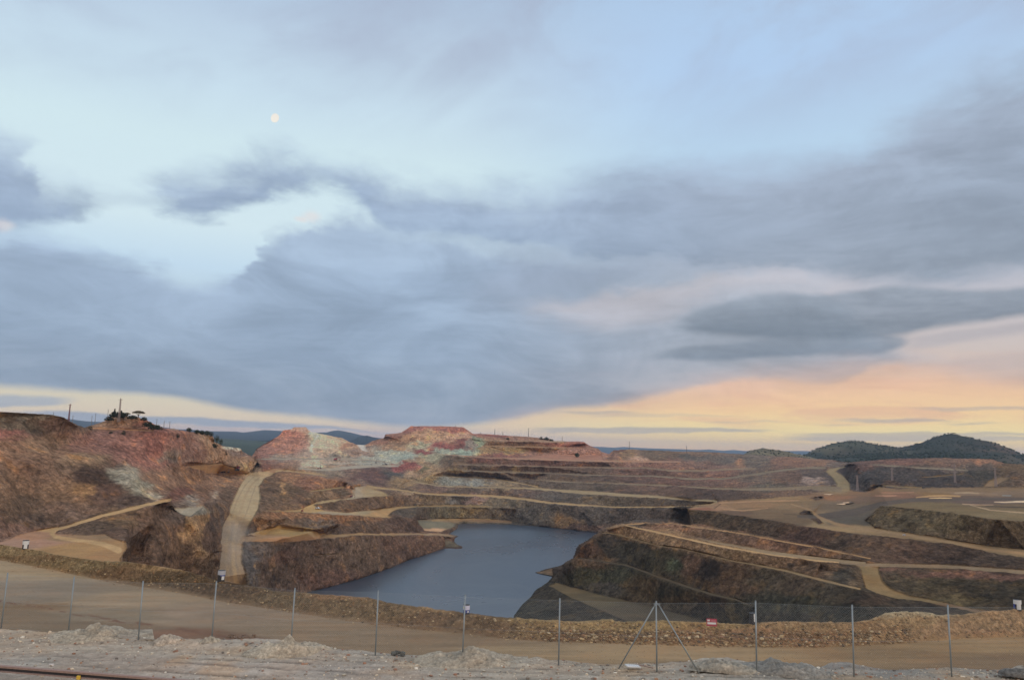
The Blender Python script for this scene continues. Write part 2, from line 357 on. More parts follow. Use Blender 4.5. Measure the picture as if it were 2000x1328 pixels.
def sheet(lines, x0, x1, y0, y1, bottom, top, nx, rows, post=None):
    """world points of a sheet between a bottom and a top polyline; rows = parameter values 0..1 (bottom -> top)"""
    R = field(lines, x0, x1, y0, y1)
    if post: R = post(R)
    xs = np.linspace(x0 + 4, x1 - 4, nx)
    yb = np.interp(xs, *zip(*bottom)); yt = np.interp(xs, *zip(*top))
    yr = np.convolve(np.pad(yt, 60, 'edge'), np.ones(121) / 121, 'valid')      # rows follow the skyline only close to it
    gy = yb[None, :] + (yr - yb)[None, :] * rows[:, None] + (yt - yr)[None, :] * rows[:, None] ** 14; gx = np.repeat(xs[None, :], len(rows), 0)
    fx = np.clip(gx - x0, 0, R.shape[1] - 1.001); fy = np.clip(gy - y0, 0, R.shape[0] - 1.001)
    i, j = fx.astype(int), fy.astype(int); a, b = fx - i, fy - j
    w = (R[j, i] * (1 - a) + R[j, i + 1] * a) * (1 - b) + (R[j + 1, i] * (1 - a) + R[j + 1, i + 1] * a) * b
    w = np.maximum(w, 1e-6)
    P = ray(gx, gy) / w[..., None]
    return P, gx, gy
def grid_faces(nr, nc):
    idx = np.arange(nr * nc).reshape(nr, nc)
    return np.stack([idx[:-1, :-1], idx[:-1, 1:], idx[1:, 1:], idx[1:, :-1]], -1).reshape(-1, 4)
def normals(P):
    du = np.gradient(P, axis=1); dv = np.gradient(P, axis=0); n = np.cross(du, dv)
    n /= np.maximum(np.linalg.norm(n, axis=-1, keepdims=True), 1e-9)
    s = np.sign(n[..., 2:3]); s[s == 0] = 1
    return n * s
def blur(A, r):
    for ax in (0, 1):
        acc = np.zeros_like(A); 
        for k in range(-r, r + 1): acc += np.roll(A, k, ax)
        A = acc / (2 * r + 1)
    return A
def blend_sites(gx, gy, sites, wx=0, wy=0, near=False):
    """soft map of named colours over the ground, from scattered samples (x, y, rx, ry, (r,g,b))"""
    X = gx + wx; Y = gy + wy
    num = np.zeros(gx.shape + (3,)); den = np.full(gx.shape, 1e-9); qm = np.full(gx.shape, 1e6)
    for x, y, rx, ry, c in sites:
        q = ((X - x) / rx) ** 2 + ((Y - y) / ry) ** 2
        w = 1.0 / (.05 + q) ** 2.6
        if near: qm = np.minimum(qm, q)
        num += w[..., None] * lin(c); den += w
    return (num / den[..., None], qm) if near else num / den[..., None]
# ------------------------------------------------------------------ the open pit, traced bench by bench (x, y in the photograph, level in metres below the camera)
Z, D = 'z', 'd'
BERM = [(0, 1063), (50, 1071), (85, 1076), (107, 1083), (200, 1096), (250, 1097), (300, 1105), (357, 1113), (400, 1126), (425, 1133), (440, 1136), (500, 1146), (540, 1155), (582, 1157), (650, 1163), (720, 1168), (750, 1176), (825, 1187), (900, 1197),
        (940, 1203), (1000, 1207), (1075, 1213), (1137, 1216), (1187, 1212), (1225, 1215), (1300, 1213), (1375, 1217), (1450, 1220), (1482, 1218), (1550, 1215), (1600, 1216), (1650, 1216), (1695, 1213), (1730, 1197), (1762, 1195), (1800, 1195), (1837, 1201), (1875, 1200), (1925, 1195), (1982, 1190), (2000, 1191)]
LAKE = [(560, 1182), (600, 1157), (640, 1147), (700, 1131), (760, 1110), (800, 1093), (830, 1084), (866, 1071.5), (885, 1071), (903, 1070), (904, 1067), (893, 1063), (887, 1058), (889, 1051), (902, 1048), (893, 1046), (877, 1042.5), (885, 1038), (893, 1033), (895, 1027), (893, 1024), (905, 1022), (950, 1023), (1000, 1025), (1050, 1028), (1100, 1033), (1130, 1036), (1168, 1039.5)]
PIT = [
 # water edge, then the lake bed just inside it
 (Z, [(x, y, -100) for x, y in LAKE]),
 (Z, [(x + (2 if x < 905 else 0), y + 2.0, -101.6) for x, y in LAKE[:8]]), 
 (Z, [(907, 1071.5, -101.6), (908, 1066, -101.6), (896, 1061.5, -101.6), (890, 1057, -101.6), (892, 1052.5, -101.6), (907, 1048.5, -101.6), (895, 1044, -101.6), (883, 1042.5, -101.6), (889, 1039, -101.6), (897, 1034, -101.6), (899, 1028, -101.6), (906, 1024.5, -101.6), (950, 1025, -101.6), (1000, 1027, -101.6), (1050, 1030, -101.6), (1100, 1035, -101.6), (1130, 1038, -101.6), (1164, 1041.5, -101.6)]),
 # right bank outline against the water
 (Z, [(1172, 1040, -58), (1160, 1050, -60), (1145, 1060, -63), (1133, 1067, -66), (1128, 1080, -71), (1122, 1093, -75), (1106, 1101, -79), (1095, 1111, -85), (1084, 1124, -91), (1072, 1137, -95), (1050, 1150, -98), (1037, 1165, -100), (1020, 1180, -100), (1005, 1200, -100), (985, 1240, -100)]),
 (Z, [(1101, 1103.2, -99.2), (1080, 1108.5, -99.3), (1060, 1113.3, -99.3), (1045, 1118, -99.5), (1062, 1121.5, -99.5), (1080, 1125.2, -99.5)]),
 (Z, [(1169, 1041.5, -101.6), (1158, 1049, -101.6), (1143, 1058.5, -101.6), (1130.5, 1066, -101.6), (1125.5, 1080, -101.6), (1120, 1091.5, -101.6), (1104, 1099.5, -101.6), (1078, 1106.3, -101.6), (1058, 1111.2, -101.6), (1039, 1117.8, -101.6), (1060, 1124, -101.6), (1078, 1128, -101.6), (1069, 1136, -101.6), (1047, 1149, -101.6), (1034, 1164, -101.6), (1017, 1179, -101.6), (1002, 1199, -101.6), (981, 1240, -101.6)]),
 (Z, [(610, 1300, -101.6), (790, 1300, -101.6), (970, 1300, -101.6)]), (Z, [(640, 1200, -101.6), (720, 1150, -101.6), (900, 1100, -101.6), (1000, 1060, -101.6)]),
 # left bank: rock face above the lake and the ramp on top of it
 (Z, [(474, 1062, -61.5), (480, 1059, -62), (530, 1059, -63), (570, 1058.5, -65), (620, 1054, -68), (650, 1051, -69), (687, 1046, -70), (762, 1046, -77.5), (820, 1046, -84), (865, 1047, -90), (880, 1049, -95)]),
 (Z, [(867, 1051, -95), (884, 1055, -98.5), (893, 1066, -99.3)]),
 (Z, [(486, 1144, -82), (480, 1120, -76), (472, 1096, -70.5), (473, 1075, -65)]), (Z, [(510, 1168, -92), (486, 1144, -82)]),
 (Z, [(632, 1041.5, -68), (687, 1041, -71), (762, 1040, -77), (820, 1040, -84), (862, 1042, -91)]),
 # sand bund pond
 (Z, [(478, 1048, -61), (485, 1044, -58.8), (520, 1049.5, -60), (560, 1048.5, -60.6), (600, 1040, -61), (617, 1034, -60.6), (600, 1031, -59.6), (580, 1028.5, -59), (545, 1025.5, -58), (515, 1034, -58.5), (487, 1044, -58.8)]),
 (Z, [(518, 1044, -62), (545, 1042, -62.3), (590, 1038, -62.6), (604, 1036, -62.6)]), (Z, [(530, 1033, -60), (555, 1031, -60.4), (590, 1034, -61.6)]),
 (Z, [(495, 1040, -59.5), (508, 1027, -56.5), (540, 1016, -54)]), (Z, [(545, 1022, -57), (600, 1029, -60.5), (632, 1040, -66)]),
 # terrace C2 with the ochre lip
 (Z, [(505, 996, -47.5), (540, 999, -50), (590, 1000.5, -53), (650, 1004.5, -56), (700, 1007.5, -60), (750, 1011, -66), (767, 1012.5, -68), (800, 1013.5, -72), (812, 1016, -75), (820, 1033, -84)]),
 (Z, [(500, 1011, -50.5), (560, 1012, -54.5), (610, 1028, -62), (665, 1021, -63), (720, 1013, -63.5)]),
 (Z, [(622, 995, -53), (670, 1001, -57), (725, 996, -60.5), (775, 989.5, -68), (809, 988, -72.5)]),
 (Z, [(616, 986, -51), (625, 985, -50.3), (650, 980, -49.8), (712, 972, -50.5), (750, 968.5, -53), (762, 968, -54.5), (800, 977, -66), (812, 985, -71)]),
 # beach at the head of the lake
 (Z, [(815, 1016, -86.5), (862, 1012.5, -91), (900, 1012, -94.4), (925, 1013, -95.4), (975, 1015, -97), (1000, 1018, -98.6)]),
 (Z, [(826, 1036, -88), (860, 1030, -92), (888, 1029, -97)]), (Z, [(825, 1028, -87.5), (822, 1019, -87)]),
 (Z, [(815, 991, -72.6), (862, 990, -77.4), (900, 990, -80), (950, 990.5, -80.4), (975, 991, -81.2), (1010, 995, -82.5)]),
 (Z, [(815, 987.5, -71.4), (862, 986, -75.8), (900, 986.5, -78.7), (950, 987, -78.6)]),
 # far wall benches
 (Z, [(715, 952, -51), (745, 955, -53.5), (775, 957.5, -56), (825, 965.5, -60.2), (875, 968.5, -66), (925, 970, -68.2), (975, 972.5, -69.9), (1025, 977.5, -71), (1075, 984, -71.4), (1125, 987.5, -71), (1200, 991, -71), (1275, 992, -67), (1310, 991.5, -64), (1350, 989, -60), (1387, 985, -53.5), (1396, 982, -50)]),
 (Z, [(775, 954.5, -55.5), (825, 962, -58.8), (875, 965, -64.8), (925, 966, -67.2), (975, 967.5, -68.6), (1025, 973, -69.8), (1075, 980, -70.2), (1125, 984, -70.5), (1200, 988.5, -70.5), (1275, 989.5, -66.5), (1340, 987.5, -60.5)]),
 (Z, [(795, 941, -52), (825, 945, -54), (850, 950, -57), (900, 952, -58.5), (975, 954, -59.5), (1050, 957.5, -60), (1150, 965.5, -59.4), (1225, 969.5, -58.2), (1300, 974.5, -57), (1350, 977, -54.5), (1400, 979.5, -48)]),
 (Z, [(825, 942.5, -54), (850, 947, -56.5), (900, 950, -58), (975, 951.5, -59), (1050, 953, -59), (1150, 959, -57.5), (1225, 965, -57), (1300, 970, -55.2), (1380, 975.5, -50.5)]),
 (Z, [(845, 929, -44), (867, 930, -45.5), (925, 934, -48.5), (975, 937.5, -50.5), (1000, 942.5, -53.5), (1045, 950, -57)]),
 (Z, [(870, 928.5, -45.5), (925, 932, -48), (975, 935, -50), (1010, 941, -53)]),
 (Z, [(1017, 937, -50), (1075, 940, -50), (1150, 944, -50), (1200, 946, -49.8), (1300, 949, -49), (1387, 954.5, -47), (1450, 956.5, -43.5), (1525, 956.5, -40.5), (1575, 955.5, -38.5), (1620, 957, -37)]),
 (Z, [(1030, 935.8, -49.7), (1150, 942.2, -49.5), (1300, 947.2, -48.5), (1387, 952, -46.3), (1450, 953.5, -42.8), (1525, 953, -39.5), (1590, 948, -35)]),
 (Z, [(880, 918, -37), (907, 920, -38), (975, 922.5, -39.5), (1075, 925.5, -40.5), (1175, 929.5, -41), (1275, 930.5, -39.5), (1350, 936.5, -40.3), (1412, 936.5, -38), (1475, 928, -31), (1525, 920, -25.5), (1575, 914.8, -21.4), (1606, 914.5, -20.5)]),
 (Z, [(910, 918.5, -37.5), (975, 920.5, -39), (1075, 923.6, -40), (1175, 927.5, -40.4), (1275, 928.5, -39), (1350, 934, -39.6), (1412, 933.6, -37.2), (1475, 925, -30), (1525, 917.2, -24.6), (1570, 912.5, -20.6)]),
 (Z, [(885, 907, -29), (975, 909.5, -30.2), (1075, 912.5, -31), (1200, 914.5, -30), (1262, 915, -29.2), (1312, 920.5, -31.5), (1375, 920.8, -30.5), (1425, 918, -27.6), (1475, 916, -25.5)]),
 (Z, [(910, 905.5, -28.6), (1075, 910.8, -30.4), (1200, 912.8, -29.5), (1262, 913.2, -28.8), (1312, 918, -31), (1375, 918, -29.6), (1425, 915.5, -26.9), (1470, 913.6, -24.8)]),
 (Z, [(880, 891, -17.8), (940, 894, -19), (1000, 896.5, -20), (1100, 899.5, -20.6), (1175, 901.5, -20.6), (1240, 900, -18.6), (1300, 902.5, -19), (1330, 903, -18.7)]),
 (D, [(900, 886, 1275), (1000, 893, 1285), (1050, 889, 1330), (1100, 888.5, 1330), (1175, 889, 1340), (1200, 893, 1320), (1330, 900, 1370)]),
 (D, [(935, 881, 1290), (990, 883, 1330), (1050, 884, 1345)]),
 # rock wall behind the right bank, down under the tip of the bund
 (Z, [(1176, 1036.5, -97.5), (1190, 1031, -94), (1205, 1026, -91), (1219, 1022.3, -88), (1235, 1018, -84.5), (1262, 1016.5, -81), (1300, 1016, -76.5), (1326, 1014, -73)]), (Z, [(1328, 999, -63), (1310, 1003, -68.5)]),
 # valley behind the tan spur, mid left
 (D, [(700, 941, 950), (725, 946, 950)]), (D, [(572, 921, 860), (600, 926, 880), (640, 933, 900), (680, 938, 930), (715, 950, 900)]),
 (D, [(556, 918, 820), (585, 916, 900), (625, 919, 1010), (660, 918, 1070), (695, 916, 1100), (740, 924, 1110), (780, 929, 1100), (800, 938, 1090)]),
 (D, [(725, 943, 960), (760, 946, 980), (790, 938, 1060)]),
 (D, [(580, 912, 960), (665, 912.5, 1090), (745, 911.5, 1190), (778, 910, 1200)]),
 (D, [(645, 905, 1180), (700, 904.5, 1210), (745, 906, 1215), (782, 910, 1205), (800, 902, 1210)]),
 (D, [(500, 897.5, 1125), (560, 897, 1180), (625, 897, 1225), (700, 901, 1235), (745, 903, 1240), (782, 908.5, 1215)]),
 (D, [(500, 895.5, 1150), (560, 894.5, 1210), (625, 894.5, 1260), (693, 894, 1290), (740, 897.5, 1290), (785, 907, 1225)]),
 (D, [(693, 893, 1300), (735, 888, 1320), (780, 892, 1310), (837, 882, 1310), (880, 879, 1315), (920, 880, 1320)]),
 # the tan spur between haul road and valley
 (Z, [(517, 933, -32.5), (540, 926.5, -31), (570, 927, -31.5), (600, 930, -32.3), (635, 932.5, -33), (665, 937, -35.5), (682, 943, -38.5), (691, 957, -44.5), (686, 972, -50)]),
 (Z, [(596, 961, -43), (610, 960.5, -43), (645, 956.5, -43), (675, 952.5, -43), (688, 958, -45.5)]), (Z, [(612, 957.5, -42.3), (645, 953.5, -42.5), (672, 949.5, -42)]),
 (Z, [(600, 990, -51.5), (620, 979, -50.5), (660, 974.5, -50.3), (686, 972.5, -50.5)]),
 # haul road
 (Z, [(495, 1170, -92), (470, 1146, -84), (425, 1128, -76), (427, 1100, -69.5), (429, 1075, -63.5), (430, 1050, -58), (432, 1030, -54), (445, 1000, -47), (452, 985, -44), (462, 960, -39), (470, 945, -36), (484, 929, -31.6), (490, 926, -30.6)]),
 (Z, [(473, 1066, -63), (485, 1045, -60), (492, 1016, -51), (500, 1003, -48.8), (506, 993, -47), (509, 970, -42), (508, 950, -37.3), (517, 935, -33), (535, 926, -31)]),
 # plateau of the machines
 (Z, [(400, 925, -27), (425, 925, -29), (460, 925.5, -30), (490, 925.5, -30.3)]), (D, [(362, 910, 530), (400, 906, 590), (430, 903, 640), (445, 910, 640), (462, 914, 660)]),
 (D, [(462, 914, 665), (478, 905, 690), (490, 896.5, 710), (497, 902, 720), (512, 914, 730), (505, 922, 700)]), (D, [(437, 886, 650), (445, 885, 665), (465, 890, 690), (487, 895.5, 710)]),
 (D, [(497, 902, 725), (512, 910, 760), (535, 914, 780), (556, 917, 810)]), (D, [(500, 905, 800), (530, 910, 850)]),
 # ---- left hill
 (Z, [(-200, 1061, -40), (0, 1054, -40), (37, 1042, -40), (80, 1036, -40), (97, 1033, -40), (117, 1028, -39), (140, 1024, -38), (165, 1010, -36), (190, 1002, -34.5), (225, 992, -33), (260, 987, -32), (285, 981, -31), (297, 975, -30.3), (322, 972, -29.5)]),
 (Z, [(97, 1038, -40), (117, 1034, -39.4), (140, 1029, -38.4), (180, 1018, -36.3), (215, 1008, -35), (250, 1000, -33.6), (300, 987, -31.6), (328, 981, -30.5)]),
 (Z, [(110, 1043, -40), (150, 1046, -40), (207, 1044, -39.5), (222, 1052, -40)]),
 (Z, [(222, 1054, -40.2), (245, 1059, -40.5), (248, 1070, -40.5), (238, 1088, -40.5), (236, 1110, -40.5), (225, 1160, -40.5)]),
 (Z, [(251, 1060, -44), (254, 1072, -50), (248, 1090, -53), (247, 1112, -56), (240, 1165, -60)]),
 (Z, [(-200, 1300, -40), (0, 1300, -40), (190, 1300, -40.5)]), (Z, [(-200, 1120, -40), (0, 1120, -40), (200, 1120, -40.5)]),
 (Z, [(260, 1300, -60), (400, 1300, -76), (560, 1300, -99)]), (Z, [(300, 1112, -57), (350, 1120, -64), (400, 1131, -70)]),
 (Z, [(338, 996, -36), (350, 1005, -38), (370, 1010, -38.7), (380, 1002, -38), (398, 991, -37.2)]), (Z, [(338, 993, -35), (365, 992, -35.8), (398, 988.5, -36.6)]),
 (Z, [(352, 1010, -39), (358, 1040, -46), (385, 1075, -54), (410, 1085, -58)]), (Z, [(372, 1013, -39.2), (392, 1050, -48.5), (412, 1078, -56.5)]),
 (Z, [(260, 1010, -35.4), (300, 1020, -38.8), (330, 1030, -42)]), (D, [(385, 1030, 386), (415, 1040, 418)]),
 (D, [(0, 1004, 309), (60, 985, 336), (120, 975, 348), (200, 955, 366), (250, 930, 388)]),
 (D, [(0, 905, 338), (100, 900, 364), (160, 890, 390), (230, 902, 420), (300, 930, 440), (345, 955, 450)]),
 (D, [(0, 840, 362), (90, 850, 390), (110, 872, 395), (160, 872, 420), (200, 878, 435), (260, 885, 455), (320, 898, 480), (362, 905, 520)]),
 (D, [(0, 812, 375), (50, 813, 385), (100, 816, 392), (130, 822, 400), (150, 833, 430), (180, 840, 470), (240, 840, 478), (300, 842, 485), (330, 845, 495)]),
 (D, [(280, 925, 430), (330, 960, 430), (372, 985, 425), (400, 985, 440)]), (D, [(330, 920, 470), (380, 945, 520), (420, 965, 540), (445, 985, 530)]),
 (D, [(185, 832, 480), (206, 829, 482), (250, 824, 484), (290, 830, 488)]),
 # ---- right bank
 (Z, [(1070, 1146, -94), (1112, 1168, -90.5), (1162, 1188, -88), (1220, 1213, -86), (1300, 1245, -84.5), (1400, 1300, -84)]),
 (Z, [(1087, 1136, -94), (1125, 1148, -92), (1200, 1167, -90), (1275, 1184, -88.6), (1340, 1201, -86.5), (1450, 1230, -86), (1600, 1300, -84)]),
 (Z, [(1012, 1212, -97), (1030, 1216, -94), (1060, 1240, -92), (1150, 1300, -92)]),
 (Z, [(1129, 1089, -74), (1150, 1094, -73.6), (1190, 1100, -73.2), (1225, 1107, -73), (1287, 1131, -73), (1340, 1149, -73), (1390, 1163, -73), (1437, 1173, -73), (1465, 1184, -73.3)]),
 (Z, [(1132, 1087.5, -73.6), (1150, 1090, -73.2), (1190, 1095, -72.8), (1225, 1101, -72.6), (1287, 1123, -72.6), (1340, 1141, -72.6), (1390, 1157, -72.6), (1437, 1168, -72.6), (1475, 1183, -73)]),
 (Z, [(1500, 1300, -78), (1700, 1300, -75), (2000, 1300, -74)]), (D, [(1620, 1200, 330), (1700, 1210, 310), (1850, 1225, 285), (2000, 1235, 285)]),
 (Z, [(1174, 1042, -58.3), (1200, 1044, -58.2), (1250, 1057, -58), (1287, 1067, -57.6), (1330, 1073, -56.3), (1395, 1088, -56.2), (1432, 1098, -56.7), (1487, 1108, -57), (1537, 1118, -57), (1600, 1135, -57), (1650, 1146, -57.6), (1675, 1153, -58.6), (1725, 1165, -61), (1755, 1172, -62.2), (1800, 1176, -62.8), (1850, 1186, -63.2), (1900, 1198, -63.4), (2000, 1212, -63.4)]),
 (Z, [(1182, 1037.5, -57.6), (1200, 1040, -57.4), (1250, 1053, -57.2), (1287, 1063, -56.6), (1330, 1069, -55.5), (1395, 1084, -55.5), (1432, 1093, -56), (1487, 1102, -56), (1537, 1111, -56.4), (1590, 1126, -56.6), (1650, 1141, -57.2), (1672, 1147, -57.8)]),
 (Z, [(1190, 1034, -55.6), (1205, 1029, -53), (1219, 1025.5, -51), (1275, 1038.5, -51), (1350, 1055.5, -51), (1395, 1065.5, -51), (1450, 1076, -51), (1525, 1087, -51), (1600, 1096, -51.2), (1650, 1101, -52), (1680, 1103, -52.6)]),
 (Z, [(1232, 1026.5, -51), (1275, 1036.5, -51), (1350, 1052.5, -51.2), (1395, 1062.5, -51.3), (1450, 1072.5, -51.5), (1525, 1083.5, -51.8), (1600, 1092.5, -52.3), (1660, 1098, -52.6)]),
 (Z, [(1262, 1031, -52.6), (1345, 1047, -52.9), (1400, 1058, -53), (1450, 1067, -53), (1500, 1075, -53), (1560, 1083.5, -53), (1620, 1091, -52.8), (1690, 1098, -52.4)]),
 (Z, [(1225, 1023.5, -50.6), (1262, 1022.5, -50), (1312, 1023.5, -48.8), (1350, 1030, -48), (1400, 1035.5, -47.5), (1450, 1043.5, -47.5), (1500, 1052.5, -47.6), (1550, 1060.5, -48), (1600, 1070.5, -48.6), (1650, 1080.5, -49.6), (1700, 1091, -51), (1730, 1096.5, -51.8)]),
 (Z, [(1238, 1020, -52), (1312, 1020.5, -50.6), (1350, 1026.5, -50), (1400, 1032, -49.6), (1450, 1040, -49.4), (1500, 1049, -49.4), (1550, 1057, -49.5), (1600, 1067, -49.8), (1650, 1077, -50.2), (1700, 1087, -50.8), (1745, 1096, -51.6), (1800, 1098, -51.6), (1850, 1101, -51.5), (1925, 1107, -50.8), (2000, 1113, -50)]),
 (Z, [(1690, 1104, -52.6), (1722, 1106, -53), (1762, 1106.5, -53), (1850, 1109.5, -52.8), (1925, 1117, -52), (2000, 1122, -51.3)]),
 (Z, [(1722, 1112, -54), (1760, 1113, -54.2), (1800, 1115.5, -54), (1875, 1121.5, -53.8), (1950, 1127, -53.2), (2000, 1132.5, -52.8)]),
 (Z, [(1716, 1110, -54), (1719, 1122, -55.6), (1725, 1136, -58), (1740, 1151, -60.2), (1775, 1163, -62), (1837, 1175, -62.6), (1925, 1190, -63.2), (2000, 1198, -62.8)]),
 (Z, [(1684, 1106, -53), (1686, 1122, -55.2), (1694, 1140, -58.2), (1716, 1156, -60.4)]), (Z, [(1600, 1112, -55), (1640, 1118, -55), (1672, 1130, -56.4)]),
 (Z, [(1333, 996, -41), (1345, 994.5, -40.4), (1400, 1000.5, -40.6), (1450, 1009.5, -41), (1500, 1016.5, -41), (1550, 1025.5, -41.5), (1600, 1033, -41.5), (1650, 1040, -42), (1700, 1046, -42), (1725, 1049, -42.2), (1800, 1057, -43.3), (1875, 1068, -44.5), (1950, 1083, -46), (2000, 1089, -46.5)]),
 (Z, [(1345, 991, -40.6), (1395, 995, -40.5), (1450, 1003, -40.8), (1500, 1009, -40.6), (1580, 1019, -40.8)]),
 # road curve and upper face on the right
 (Z, [(1580, 1002, -39.6), (1590, 1010, -40.2), (1605, 1021, -41), (1640, 1031, -41.5)]), (Z, [(1592, 1000, -38.8), (1600, 1007, -39.6), (1620, 1019, -40.6), (1675, 1034, -41.4)]), (Z, [(1570, 1003, -38.6), (1575, 996, -37.6), (1588, 998, -37.2)]),
 (Z, [(1695, 1019, -40.6), (1712, 1033, -41.6), (1775, 1042, -42.2), (1850, 1054, -43.2), (1925, 1066, -44.5), (2000, 1073, -44.6)]),
 (Z, [(1690, 1014, -39), (1707, 1001, -34), (1722, 987.5, -29.8), (1750, 990.5, -29.8), (1800, 995.5, -29.9), (1875, 1005, -30), (1950, 1015, -30.6), (2000, 1018.5, -31)]),
 (Z, [(1735, 985, -29.6), (1800, 990, -29.6), (1900, 1000, -29.8), (2000, 1008, -30.4)]), (Z, [(1715, 984, -33), (1698, 996, -37), (1685, 1013, -39.8)]),
 (Z, [(1410, 978.5, -45.5), (1450, 976.5, -40.5), (1500, 974.5, -38.6), (1560, 972, -37), (1600, 972, -37)]),
 (Z, [(1580, 976.5, -37), (1612, 976, -37)]), (Z, [(1585, 972, -36), (1600, 968.5, -34.6), (1612, 972, -36)]),
 (Z, [(1560, 966, -37), (1640, 962, -36.2), (1700, 963, -36)]), (Z, [(1450, 962, -42), (1525, 963, -39.6), (1580, 962, -37.8)]),
 (Z, [(1640, 958, -35.6), (1662, 958.5, -35.6), (1690, 961, -35.6), (1712, 950, -32), (1750, 954.5, -32), (1825, 952.5, -30.4), (1925, 952, -30), (2000, 953, -29.8)]),
 (Z, [(1700, 949, -30), (1720, 947.5, -30), (1790, 952, -30.6)]),
 # valley road on the right
 (Z, [(1636, 957, -35.6), (1634, 945, -32.4), (1625, 932, -28.4), (1613, 921, -24), (1618, 916, -22), (1650, 910.5, -19.6)]),
 (Z, [(1661, 957, -35.4), (1659, 943, -31.6), (1650, 932, -27.6), (1633, 921, -23), (1640, 916, -21), (1655, 911.5, -19.4)]),
 (D, [(1655, 908, 1000), (1662, 905, 980), (1675, 907, 950), (1700, 909.5, 910), (1787, 914.5, 880), (1850, 918, 890), (1890, 922, 900), (1940, 925, 880), (2000, 925, 860)]),
 (D, [(1680, 906, 980), (1787, 912, 910), (1850, 914.5, 925), (1890, 917, 940), (1960, 914, 930)]),
 (D, [(1800, 933, 840), (1850, 928, 870), (1890, 926, 880)]),
 (D, [(1400, 905, 1400), (1450, 903, 1420), (1520, 905, 1350), (1570, 907, 1320), (1605, 909, 1300)]),
]
SKY_LEFT = [(-200, 799), (0, 804), (37, 806), (100, 810), (120, 814), (132, 820), (150, 830), (165, 835), (185, 829), (196, 826), (207, 822), (216, 814), (228, 810), (250, 813), (268, 814), (280, 818), (295, 825), (312, 834), (335, 839), (370, 843), (400, 847), (415, 851), (419, 862), (435, 871), (450, 873), (467, 875), (478, 886), (490, 893)]
SKY_MID = [(500, 878), (512, 870), (535, 857), (545, 850), (554, 840), (570, 838), (574, 834), (597, 834), (603, 841), (607, 843), (620, 846), (650, 852), (668, 855), (681, 862), (697, 868), (711, 869), (716, 867), (727, 861), (750, 855), (753, 848), (783, 845), (795, 838), (803, 832), (860, 832), (905, 834), (915, 841), (924, 847), (952, 848), (1000, 851), (1050, 854.5), (1076, 857), (1082, 861), (1140, 863), (1149, 869), (1168, 876), (1174, 882), (1190, 887), (1199, 879), (1235, 877), (1262, 879), (1300, 880), (1325, 881.5), (1390, 882.5), (1450, 887), (1550, 892), (1587, 896), (1625, 898), (1660, 903)]
SKY_RIGHT = [(1690, 900), (1742, 896), (1825, 894.5), (1900, 895), (1937, 897), (1960, 905), (2000, 907), (2200, 912)]
dl = [360, 362, 375, 392, 396, 402, 440, 480, 486, 486, 486, 486, 486, 486, 486, 488, 492, 500, 520, 600, 622, 634, 640, 655, 680, 700, 722, 735]
SKYL = [(x, y, d) for (x, y), d in zip(SKY_LEFT, dl)]
def dm(x): return float(np.interp(x, [495, 560, 700, 760, 900, 1050, 1160, 1200, 1320, 1450, 1600, 1660], [1280, 1330, 1420, 1420, 1400, 1400, 1400, 1400, 1500, 1520, 1500, 1450]))
PIT.append((D, SKYL + [(x, y, dm(x)) for x, y in SKY_MID] + [(x, y, float(np.interp(x, [1690, 1760, 2000, 2200], [1050, 1000, 1000, 980]))) for x, y in SKY_RIGHT]))
# shoulders of the two old hills
PIT += [(D, [(545, 853, 1318), (600, 851, 1320), (608, 848, 1322)]), (D, [(500, 885, 1230), (560, 880, 1262), (600, 876, 1275), (660, 880, 1290), (700, 882, 1330)]),
        (D, [(725, 872, 1390), (790, 862, 1375), (850, 858, 1365), (905, 856, 1360), (940, 862, 1350)]), (D, [(753, 853, 1400), (790, 850, 1385), (880, 846, 1380), (925, 850, 1385)]),
        (D, [(938, 861, 1345), (1000, 862, 1350), (1100, 864, 1352), (1140, 866, 1352)]), (D, [(946, 871, 1335), (1000, 873, 1338), (1100, 875, 1338), (1168, 878, 1345)]),
        (D, [(940, 859.5, 1365), (1000, 860.5, 1372), (1100, 862.3, 1374)]), (D, [(946, 869.6, 1345), (1000, 871.2, 1350), (1100, 873, 1350), (1166, 876.6, 1355)]),
        (D, [(697, 871, 1400), (711, 871, 1405), (706, 880, 1360)])]
SKYALL = SKY_LEFT + SKY_MID + SKY_RIGHT
def E(x, y, rx, ry, *c): return (x, y, rx, ry, c)
